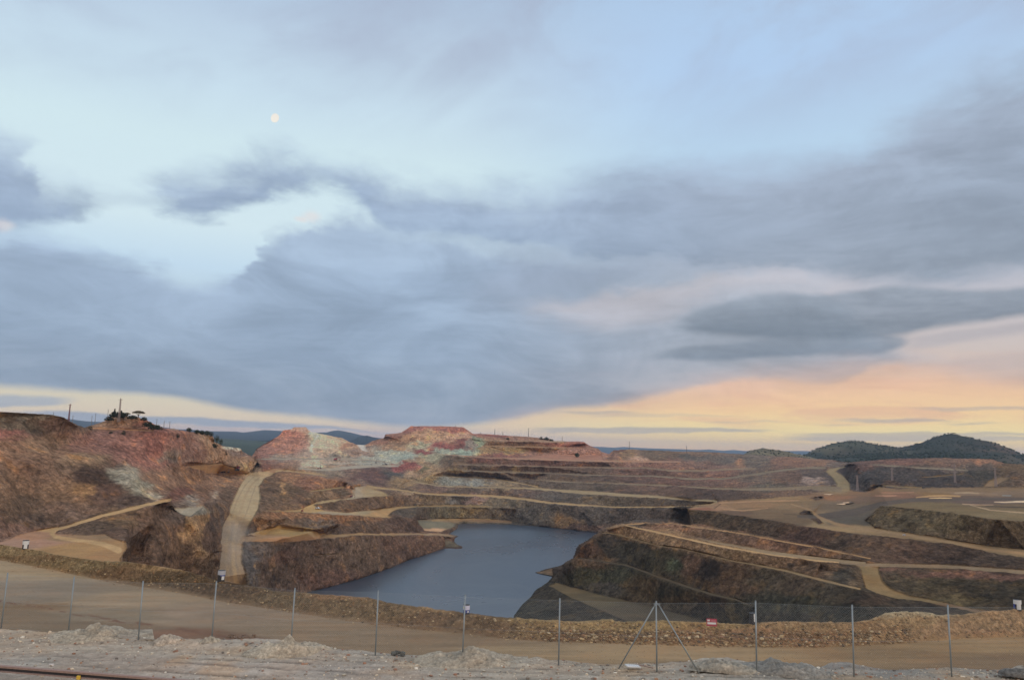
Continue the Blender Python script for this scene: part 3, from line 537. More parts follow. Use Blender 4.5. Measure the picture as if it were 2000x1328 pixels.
# colours of the rock and of the level ground, as seen
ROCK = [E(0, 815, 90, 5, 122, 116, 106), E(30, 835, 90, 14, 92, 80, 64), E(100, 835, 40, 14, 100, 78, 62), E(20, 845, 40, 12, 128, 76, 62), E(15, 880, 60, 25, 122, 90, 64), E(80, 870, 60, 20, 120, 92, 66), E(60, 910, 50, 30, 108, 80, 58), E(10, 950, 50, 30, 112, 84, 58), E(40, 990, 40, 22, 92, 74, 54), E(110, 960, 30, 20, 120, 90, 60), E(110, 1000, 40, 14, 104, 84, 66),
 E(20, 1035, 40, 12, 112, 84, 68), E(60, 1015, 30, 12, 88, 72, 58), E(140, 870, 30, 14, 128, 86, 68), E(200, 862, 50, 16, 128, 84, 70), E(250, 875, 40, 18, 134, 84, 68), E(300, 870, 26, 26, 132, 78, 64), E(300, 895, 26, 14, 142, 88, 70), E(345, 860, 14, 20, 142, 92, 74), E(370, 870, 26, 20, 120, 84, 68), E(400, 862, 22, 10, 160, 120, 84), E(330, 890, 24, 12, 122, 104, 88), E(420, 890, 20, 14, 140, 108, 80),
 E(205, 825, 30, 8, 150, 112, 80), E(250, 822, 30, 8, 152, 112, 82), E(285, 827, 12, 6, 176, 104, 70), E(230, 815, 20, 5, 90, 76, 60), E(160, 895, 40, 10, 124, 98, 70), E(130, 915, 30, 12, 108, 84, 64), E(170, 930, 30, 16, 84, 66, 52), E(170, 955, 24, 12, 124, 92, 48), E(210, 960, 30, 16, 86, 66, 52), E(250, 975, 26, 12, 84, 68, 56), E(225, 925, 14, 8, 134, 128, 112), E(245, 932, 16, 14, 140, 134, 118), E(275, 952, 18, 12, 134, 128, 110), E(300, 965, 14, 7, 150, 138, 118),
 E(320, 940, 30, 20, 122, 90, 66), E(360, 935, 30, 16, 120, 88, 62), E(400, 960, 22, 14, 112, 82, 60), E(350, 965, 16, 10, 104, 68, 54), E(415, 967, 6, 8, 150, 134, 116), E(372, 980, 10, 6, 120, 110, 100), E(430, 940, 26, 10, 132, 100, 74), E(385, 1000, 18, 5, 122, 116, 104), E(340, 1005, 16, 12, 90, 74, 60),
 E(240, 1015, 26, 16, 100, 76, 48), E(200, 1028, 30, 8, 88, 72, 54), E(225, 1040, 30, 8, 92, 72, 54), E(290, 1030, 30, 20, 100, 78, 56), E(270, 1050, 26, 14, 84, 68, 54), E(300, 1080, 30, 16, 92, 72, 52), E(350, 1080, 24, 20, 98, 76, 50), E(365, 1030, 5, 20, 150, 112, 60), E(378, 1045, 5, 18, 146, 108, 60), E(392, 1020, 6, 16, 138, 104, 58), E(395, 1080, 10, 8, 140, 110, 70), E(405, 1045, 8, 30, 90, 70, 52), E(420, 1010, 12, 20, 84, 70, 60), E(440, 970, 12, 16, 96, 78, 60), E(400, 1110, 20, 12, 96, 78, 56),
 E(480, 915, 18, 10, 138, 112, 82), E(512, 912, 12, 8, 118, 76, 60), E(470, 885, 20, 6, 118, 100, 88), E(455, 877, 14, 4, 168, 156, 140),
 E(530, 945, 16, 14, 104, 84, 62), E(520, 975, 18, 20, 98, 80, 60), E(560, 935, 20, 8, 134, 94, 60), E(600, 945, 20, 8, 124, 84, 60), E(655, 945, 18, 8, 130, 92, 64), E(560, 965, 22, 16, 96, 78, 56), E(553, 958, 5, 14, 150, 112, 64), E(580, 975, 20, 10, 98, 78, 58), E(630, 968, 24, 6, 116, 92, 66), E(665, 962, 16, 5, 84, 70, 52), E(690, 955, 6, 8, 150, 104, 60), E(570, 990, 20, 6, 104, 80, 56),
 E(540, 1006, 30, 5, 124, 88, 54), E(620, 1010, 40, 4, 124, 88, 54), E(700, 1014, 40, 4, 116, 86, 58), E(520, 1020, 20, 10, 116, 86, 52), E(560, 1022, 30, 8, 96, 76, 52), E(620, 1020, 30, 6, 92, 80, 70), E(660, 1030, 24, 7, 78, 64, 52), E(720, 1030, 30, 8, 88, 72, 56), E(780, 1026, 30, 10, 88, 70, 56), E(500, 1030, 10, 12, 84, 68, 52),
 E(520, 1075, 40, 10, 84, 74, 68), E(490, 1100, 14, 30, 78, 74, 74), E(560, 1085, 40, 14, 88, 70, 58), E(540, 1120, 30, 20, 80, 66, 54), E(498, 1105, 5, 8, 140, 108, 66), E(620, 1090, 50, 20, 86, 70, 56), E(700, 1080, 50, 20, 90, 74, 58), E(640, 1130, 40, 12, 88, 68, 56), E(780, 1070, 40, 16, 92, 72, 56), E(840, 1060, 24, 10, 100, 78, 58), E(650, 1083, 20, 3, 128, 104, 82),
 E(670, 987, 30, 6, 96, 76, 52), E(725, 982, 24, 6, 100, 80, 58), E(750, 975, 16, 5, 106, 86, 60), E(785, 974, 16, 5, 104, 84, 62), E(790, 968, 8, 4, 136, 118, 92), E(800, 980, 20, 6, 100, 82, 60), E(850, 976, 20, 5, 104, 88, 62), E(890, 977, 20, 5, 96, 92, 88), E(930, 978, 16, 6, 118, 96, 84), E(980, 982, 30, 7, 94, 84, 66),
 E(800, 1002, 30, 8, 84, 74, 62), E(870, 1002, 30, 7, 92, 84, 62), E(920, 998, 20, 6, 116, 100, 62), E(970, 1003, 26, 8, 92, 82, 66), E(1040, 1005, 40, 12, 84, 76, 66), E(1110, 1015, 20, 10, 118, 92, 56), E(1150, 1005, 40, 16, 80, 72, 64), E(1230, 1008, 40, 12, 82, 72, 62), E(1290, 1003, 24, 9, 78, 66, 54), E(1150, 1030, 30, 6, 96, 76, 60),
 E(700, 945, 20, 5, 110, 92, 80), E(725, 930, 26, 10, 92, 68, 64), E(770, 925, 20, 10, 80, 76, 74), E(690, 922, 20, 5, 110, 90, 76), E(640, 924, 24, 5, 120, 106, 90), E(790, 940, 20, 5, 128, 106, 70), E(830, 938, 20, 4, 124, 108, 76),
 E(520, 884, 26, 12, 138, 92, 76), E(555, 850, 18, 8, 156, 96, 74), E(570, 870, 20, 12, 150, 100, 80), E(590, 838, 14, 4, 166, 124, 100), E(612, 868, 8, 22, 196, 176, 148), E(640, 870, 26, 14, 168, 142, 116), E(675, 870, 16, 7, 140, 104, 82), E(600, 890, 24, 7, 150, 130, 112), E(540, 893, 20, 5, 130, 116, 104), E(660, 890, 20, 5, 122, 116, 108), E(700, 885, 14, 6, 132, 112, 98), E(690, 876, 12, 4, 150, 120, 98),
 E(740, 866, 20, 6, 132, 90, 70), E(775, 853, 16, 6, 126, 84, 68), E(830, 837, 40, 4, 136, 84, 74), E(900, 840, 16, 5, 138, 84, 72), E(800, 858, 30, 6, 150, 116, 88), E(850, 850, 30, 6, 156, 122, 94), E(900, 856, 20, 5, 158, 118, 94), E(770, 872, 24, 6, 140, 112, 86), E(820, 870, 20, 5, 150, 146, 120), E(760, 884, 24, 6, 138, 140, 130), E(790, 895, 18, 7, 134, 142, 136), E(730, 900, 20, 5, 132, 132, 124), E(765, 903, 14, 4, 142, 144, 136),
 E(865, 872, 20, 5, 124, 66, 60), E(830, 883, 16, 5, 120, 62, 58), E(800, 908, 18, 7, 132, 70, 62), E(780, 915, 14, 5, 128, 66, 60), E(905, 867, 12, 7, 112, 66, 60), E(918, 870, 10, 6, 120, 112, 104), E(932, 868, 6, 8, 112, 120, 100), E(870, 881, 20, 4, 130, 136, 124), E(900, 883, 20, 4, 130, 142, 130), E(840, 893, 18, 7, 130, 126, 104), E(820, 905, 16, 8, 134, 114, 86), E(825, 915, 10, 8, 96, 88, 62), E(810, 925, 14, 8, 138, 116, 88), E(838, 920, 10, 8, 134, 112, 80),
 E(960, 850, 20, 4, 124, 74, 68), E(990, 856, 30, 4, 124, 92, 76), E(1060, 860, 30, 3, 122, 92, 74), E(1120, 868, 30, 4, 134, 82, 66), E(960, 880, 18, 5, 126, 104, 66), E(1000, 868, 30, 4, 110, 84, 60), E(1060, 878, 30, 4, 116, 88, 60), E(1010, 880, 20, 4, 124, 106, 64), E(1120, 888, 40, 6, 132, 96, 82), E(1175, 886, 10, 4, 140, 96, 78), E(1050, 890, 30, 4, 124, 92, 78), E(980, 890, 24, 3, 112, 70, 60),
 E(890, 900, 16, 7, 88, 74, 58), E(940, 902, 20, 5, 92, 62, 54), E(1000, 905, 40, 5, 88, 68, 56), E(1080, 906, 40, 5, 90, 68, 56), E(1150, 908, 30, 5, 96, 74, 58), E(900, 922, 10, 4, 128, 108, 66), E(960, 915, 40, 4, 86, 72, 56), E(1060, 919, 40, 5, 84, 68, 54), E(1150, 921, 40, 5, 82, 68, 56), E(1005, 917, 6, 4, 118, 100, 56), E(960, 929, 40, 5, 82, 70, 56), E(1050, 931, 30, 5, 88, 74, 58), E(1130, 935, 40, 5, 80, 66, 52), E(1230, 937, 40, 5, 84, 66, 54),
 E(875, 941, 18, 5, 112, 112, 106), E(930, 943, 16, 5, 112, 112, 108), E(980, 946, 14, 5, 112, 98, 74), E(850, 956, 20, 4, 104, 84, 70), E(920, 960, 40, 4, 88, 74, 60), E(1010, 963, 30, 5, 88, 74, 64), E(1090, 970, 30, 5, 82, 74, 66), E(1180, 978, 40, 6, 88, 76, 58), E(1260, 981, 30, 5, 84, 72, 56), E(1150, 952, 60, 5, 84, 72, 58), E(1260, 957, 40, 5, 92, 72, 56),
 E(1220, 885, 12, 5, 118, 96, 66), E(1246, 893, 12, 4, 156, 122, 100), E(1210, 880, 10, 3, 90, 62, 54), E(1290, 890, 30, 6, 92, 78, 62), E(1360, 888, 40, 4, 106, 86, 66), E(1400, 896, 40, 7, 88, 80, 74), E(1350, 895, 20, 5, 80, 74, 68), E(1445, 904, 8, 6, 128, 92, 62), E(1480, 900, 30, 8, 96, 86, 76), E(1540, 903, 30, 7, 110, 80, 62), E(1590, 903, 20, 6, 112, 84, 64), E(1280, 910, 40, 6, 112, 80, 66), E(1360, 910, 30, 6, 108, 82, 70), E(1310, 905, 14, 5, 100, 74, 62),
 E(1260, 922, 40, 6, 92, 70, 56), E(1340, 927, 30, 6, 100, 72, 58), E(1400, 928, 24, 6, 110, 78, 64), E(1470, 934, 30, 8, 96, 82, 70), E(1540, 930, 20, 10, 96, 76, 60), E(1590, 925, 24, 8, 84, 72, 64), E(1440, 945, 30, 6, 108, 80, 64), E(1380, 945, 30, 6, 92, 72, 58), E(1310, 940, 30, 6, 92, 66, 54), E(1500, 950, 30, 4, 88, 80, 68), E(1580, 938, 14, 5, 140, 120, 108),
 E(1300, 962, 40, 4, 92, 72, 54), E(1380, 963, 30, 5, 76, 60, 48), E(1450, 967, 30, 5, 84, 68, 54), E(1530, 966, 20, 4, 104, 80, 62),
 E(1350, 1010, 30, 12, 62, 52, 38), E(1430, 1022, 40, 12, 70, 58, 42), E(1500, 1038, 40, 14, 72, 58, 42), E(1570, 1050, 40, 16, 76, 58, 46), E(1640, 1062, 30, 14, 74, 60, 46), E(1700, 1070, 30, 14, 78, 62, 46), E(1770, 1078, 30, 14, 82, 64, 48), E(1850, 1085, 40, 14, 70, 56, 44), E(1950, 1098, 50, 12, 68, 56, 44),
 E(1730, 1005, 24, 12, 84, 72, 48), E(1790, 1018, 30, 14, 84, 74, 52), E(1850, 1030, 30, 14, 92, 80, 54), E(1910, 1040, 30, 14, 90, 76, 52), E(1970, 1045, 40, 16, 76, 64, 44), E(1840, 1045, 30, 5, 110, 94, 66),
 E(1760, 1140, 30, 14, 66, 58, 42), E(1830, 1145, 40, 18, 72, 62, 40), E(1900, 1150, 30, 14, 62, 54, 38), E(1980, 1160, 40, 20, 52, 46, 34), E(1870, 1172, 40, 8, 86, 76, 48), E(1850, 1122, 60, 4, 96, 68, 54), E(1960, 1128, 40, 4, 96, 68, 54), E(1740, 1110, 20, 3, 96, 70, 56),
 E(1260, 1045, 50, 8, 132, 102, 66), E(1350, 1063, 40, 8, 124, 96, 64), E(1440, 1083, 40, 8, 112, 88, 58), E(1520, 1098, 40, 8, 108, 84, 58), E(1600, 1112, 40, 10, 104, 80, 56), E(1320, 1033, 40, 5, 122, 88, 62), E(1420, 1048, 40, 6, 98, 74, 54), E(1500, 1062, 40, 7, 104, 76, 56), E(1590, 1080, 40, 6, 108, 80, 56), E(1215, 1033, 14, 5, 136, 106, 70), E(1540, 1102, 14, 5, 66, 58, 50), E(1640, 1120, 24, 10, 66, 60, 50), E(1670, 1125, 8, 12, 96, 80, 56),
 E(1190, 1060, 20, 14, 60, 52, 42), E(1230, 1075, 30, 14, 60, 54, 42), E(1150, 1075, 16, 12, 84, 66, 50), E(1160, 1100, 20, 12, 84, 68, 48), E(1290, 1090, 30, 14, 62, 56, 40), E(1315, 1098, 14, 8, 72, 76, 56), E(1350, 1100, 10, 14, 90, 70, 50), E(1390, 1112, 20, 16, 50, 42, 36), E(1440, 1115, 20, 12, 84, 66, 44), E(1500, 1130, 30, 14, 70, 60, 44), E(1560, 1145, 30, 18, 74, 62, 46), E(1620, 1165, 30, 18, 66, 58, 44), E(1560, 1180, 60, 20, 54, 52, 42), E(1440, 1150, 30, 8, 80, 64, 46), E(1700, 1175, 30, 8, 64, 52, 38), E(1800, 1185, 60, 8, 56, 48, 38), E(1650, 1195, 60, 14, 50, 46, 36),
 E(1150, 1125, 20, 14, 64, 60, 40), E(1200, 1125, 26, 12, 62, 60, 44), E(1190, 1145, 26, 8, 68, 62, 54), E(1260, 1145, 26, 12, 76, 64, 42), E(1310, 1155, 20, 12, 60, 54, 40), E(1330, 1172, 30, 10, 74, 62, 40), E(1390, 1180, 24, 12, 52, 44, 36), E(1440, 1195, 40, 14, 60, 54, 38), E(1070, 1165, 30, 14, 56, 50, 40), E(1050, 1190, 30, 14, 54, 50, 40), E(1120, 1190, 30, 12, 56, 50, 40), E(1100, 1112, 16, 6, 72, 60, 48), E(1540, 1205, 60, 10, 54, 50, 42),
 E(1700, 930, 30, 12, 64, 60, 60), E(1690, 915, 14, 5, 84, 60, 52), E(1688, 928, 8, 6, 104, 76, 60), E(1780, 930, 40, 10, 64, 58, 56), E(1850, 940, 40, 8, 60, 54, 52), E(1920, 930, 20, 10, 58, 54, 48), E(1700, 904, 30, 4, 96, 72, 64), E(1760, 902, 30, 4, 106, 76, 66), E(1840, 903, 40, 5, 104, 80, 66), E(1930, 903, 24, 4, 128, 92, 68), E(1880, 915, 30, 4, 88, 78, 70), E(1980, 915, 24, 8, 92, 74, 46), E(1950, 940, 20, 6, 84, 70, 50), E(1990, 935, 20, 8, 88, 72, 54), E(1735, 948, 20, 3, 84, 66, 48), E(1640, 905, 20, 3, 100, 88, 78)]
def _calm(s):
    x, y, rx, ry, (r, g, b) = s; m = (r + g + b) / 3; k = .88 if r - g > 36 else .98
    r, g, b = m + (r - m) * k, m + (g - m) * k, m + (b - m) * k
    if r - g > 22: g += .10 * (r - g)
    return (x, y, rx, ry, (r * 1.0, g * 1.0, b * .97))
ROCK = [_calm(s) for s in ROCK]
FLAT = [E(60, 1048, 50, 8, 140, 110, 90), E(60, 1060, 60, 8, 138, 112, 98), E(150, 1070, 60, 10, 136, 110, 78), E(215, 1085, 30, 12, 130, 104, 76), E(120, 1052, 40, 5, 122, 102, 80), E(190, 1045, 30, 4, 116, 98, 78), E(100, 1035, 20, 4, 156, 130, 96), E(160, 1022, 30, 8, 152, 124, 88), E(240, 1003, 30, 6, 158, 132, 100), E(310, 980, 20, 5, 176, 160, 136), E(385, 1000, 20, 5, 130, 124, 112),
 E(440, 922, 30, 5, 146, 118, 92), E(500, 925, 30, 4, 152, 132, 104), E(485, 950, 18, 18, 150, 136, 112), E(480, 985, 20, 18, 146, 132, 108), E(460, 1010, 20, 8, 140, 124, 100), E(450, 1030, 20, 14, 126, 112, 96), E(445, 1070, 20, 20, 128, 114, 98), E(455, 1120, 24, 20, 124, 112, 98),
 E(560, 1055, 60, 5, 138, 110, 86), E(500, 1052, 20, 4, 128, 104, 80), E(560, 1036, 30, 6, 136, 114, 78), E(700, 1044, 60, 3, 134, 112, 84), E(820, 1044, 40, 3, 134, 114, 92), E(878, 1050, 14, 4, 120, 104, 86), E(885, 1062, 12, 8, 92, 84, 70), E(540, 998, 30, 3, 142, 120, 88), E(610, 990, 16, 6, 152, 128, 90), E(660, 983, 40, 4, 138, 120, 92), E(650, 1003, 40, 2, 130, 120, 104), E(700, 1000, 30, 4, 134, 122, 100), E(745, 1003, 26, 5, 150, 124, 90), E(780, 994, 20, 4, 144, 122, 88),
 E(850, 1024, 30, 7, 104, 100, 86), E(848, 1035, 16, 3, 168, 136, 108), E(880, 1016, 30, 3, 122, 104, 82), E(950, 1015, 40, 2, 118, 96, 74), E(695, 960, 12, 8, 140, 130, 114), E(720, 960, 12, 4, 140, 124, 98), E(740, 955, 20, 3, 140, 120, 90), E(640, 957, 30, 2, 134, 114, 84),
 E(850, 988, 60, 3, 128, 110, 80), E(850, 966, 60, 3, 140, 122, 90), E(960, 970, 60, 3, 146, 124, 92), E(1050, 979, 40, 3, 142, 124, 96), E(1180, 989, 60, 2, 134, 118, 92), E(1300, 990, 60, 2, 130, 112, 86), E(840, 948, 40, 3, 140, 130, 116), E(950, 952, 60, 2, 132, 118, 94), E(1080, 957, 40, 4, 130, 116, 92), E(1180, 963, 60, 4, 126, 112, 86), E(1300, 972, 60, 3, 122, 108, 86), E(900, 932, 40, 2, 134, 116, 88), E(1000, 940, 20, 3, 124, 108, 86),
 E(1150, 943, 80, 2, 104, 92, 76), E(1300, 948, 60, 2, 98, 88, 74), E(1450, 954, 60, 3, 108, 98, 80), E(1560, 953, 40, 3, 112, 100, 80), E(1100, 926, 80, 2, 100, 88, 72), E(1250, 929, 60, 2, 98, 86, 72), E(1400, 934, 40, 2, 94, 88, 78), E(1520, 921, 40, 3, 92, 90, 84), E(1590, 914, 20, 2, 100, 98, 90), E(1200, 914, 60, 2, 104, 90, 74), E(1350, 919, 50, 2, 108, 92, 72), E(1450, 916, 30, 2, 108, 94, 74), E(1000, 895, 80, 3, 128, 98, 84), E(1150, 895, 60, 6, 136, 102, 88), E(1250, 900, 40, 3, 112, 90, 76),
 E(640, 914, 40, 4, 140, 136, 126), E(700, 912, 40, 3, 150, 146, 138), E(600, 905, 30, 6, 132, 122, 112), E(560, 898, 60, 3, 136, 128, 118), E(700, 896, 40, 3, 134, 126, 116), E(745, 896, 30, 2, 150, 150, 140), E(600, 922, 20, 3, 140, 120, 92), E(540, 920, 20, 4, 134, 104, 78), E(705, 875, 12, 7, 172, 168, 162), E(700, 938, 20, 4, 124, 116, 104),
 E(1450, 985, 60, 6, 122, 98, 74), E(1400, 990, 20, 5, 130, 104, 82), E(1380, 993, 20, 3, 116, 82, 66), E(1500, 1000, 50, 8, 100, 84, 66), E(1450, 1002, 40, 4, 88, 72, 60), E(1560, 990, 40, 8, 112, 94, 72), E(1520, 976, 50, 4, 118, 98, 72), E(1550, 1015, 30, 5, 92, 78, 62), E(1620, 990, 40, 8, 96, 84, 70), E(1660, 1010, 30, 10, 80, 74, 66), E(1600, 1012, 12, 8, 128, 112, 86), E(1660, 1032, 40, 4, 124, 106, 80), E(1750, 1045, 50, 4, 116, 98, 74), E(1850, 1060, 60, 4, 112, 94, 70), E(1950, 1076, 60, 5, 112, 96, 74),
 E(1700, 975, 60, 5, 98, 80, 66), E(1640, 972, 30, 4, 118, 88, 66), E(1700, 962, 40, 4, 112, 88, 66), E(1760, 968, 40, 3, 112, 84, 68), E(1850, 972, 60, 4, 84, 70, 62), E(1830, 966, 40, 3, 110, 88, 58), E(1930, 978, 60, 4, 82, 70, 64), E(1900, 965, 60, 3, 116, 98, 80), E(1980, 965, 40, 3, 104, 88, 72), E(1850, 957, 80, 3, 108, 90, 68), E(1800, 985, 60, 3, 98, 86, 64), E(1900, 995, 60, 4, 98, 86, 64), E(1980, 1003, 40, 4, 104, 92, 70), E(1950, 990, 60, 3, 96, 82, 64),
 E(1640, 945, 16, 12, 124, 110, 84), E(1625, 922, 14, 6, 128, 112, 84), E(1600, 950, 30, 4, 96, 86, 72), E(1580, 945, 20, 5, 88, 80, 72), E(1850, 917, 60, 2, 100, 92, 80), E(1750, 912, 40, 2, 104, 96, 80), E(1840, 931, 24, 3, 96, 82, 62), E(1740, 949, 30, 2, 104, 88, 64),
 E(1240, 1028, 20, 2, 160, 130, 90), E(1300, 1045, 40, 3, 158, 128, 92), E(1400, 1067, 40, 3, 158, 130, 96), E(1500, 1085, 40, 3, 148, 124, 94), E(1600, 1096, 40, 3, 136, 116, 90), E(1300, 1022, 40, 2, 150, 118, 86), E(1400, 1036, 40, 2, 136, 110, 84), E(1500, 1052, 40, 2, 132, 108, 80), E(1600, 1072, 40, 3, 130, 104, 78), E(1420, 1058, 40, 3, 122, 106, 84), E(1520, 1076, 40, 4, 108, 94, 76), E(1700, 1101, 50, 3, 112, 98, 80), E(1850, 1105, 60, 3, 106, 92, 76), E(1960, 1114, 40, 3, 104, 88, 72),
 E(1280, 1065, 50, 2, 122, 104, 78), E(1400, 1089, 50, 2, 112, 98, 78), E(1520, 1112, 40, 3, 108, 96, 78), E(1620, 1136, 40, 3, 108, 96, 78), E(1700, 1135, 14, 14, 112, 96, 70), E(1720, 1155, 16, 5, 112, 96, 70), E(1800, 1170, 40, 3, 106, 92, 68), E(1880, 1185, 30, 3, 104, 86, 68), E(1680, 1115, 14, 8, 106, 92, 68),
 E(1100, 1150, 20, 6, 92, 80, 60), E(1160, 1170, 30, 8, 84, 75, 58), E(1240, 1195, 40, 8, 74, 66, 54), E(1060, 1119, 14, 4, 110, 92, 74), E(1220, 1103, 30, 2, 84, 76, 62), E(1300, 1128, 30, 3, 96, 84, 66), E(1360, 1150, 30, 3, 96, 80, 64), E(1430, 1169, 20, 3, 112, 90, 70), E(1450, 1178, 30, 3, 74, 66, 52), E(1330, 1200, 60, 8, 70, 62, 50)]

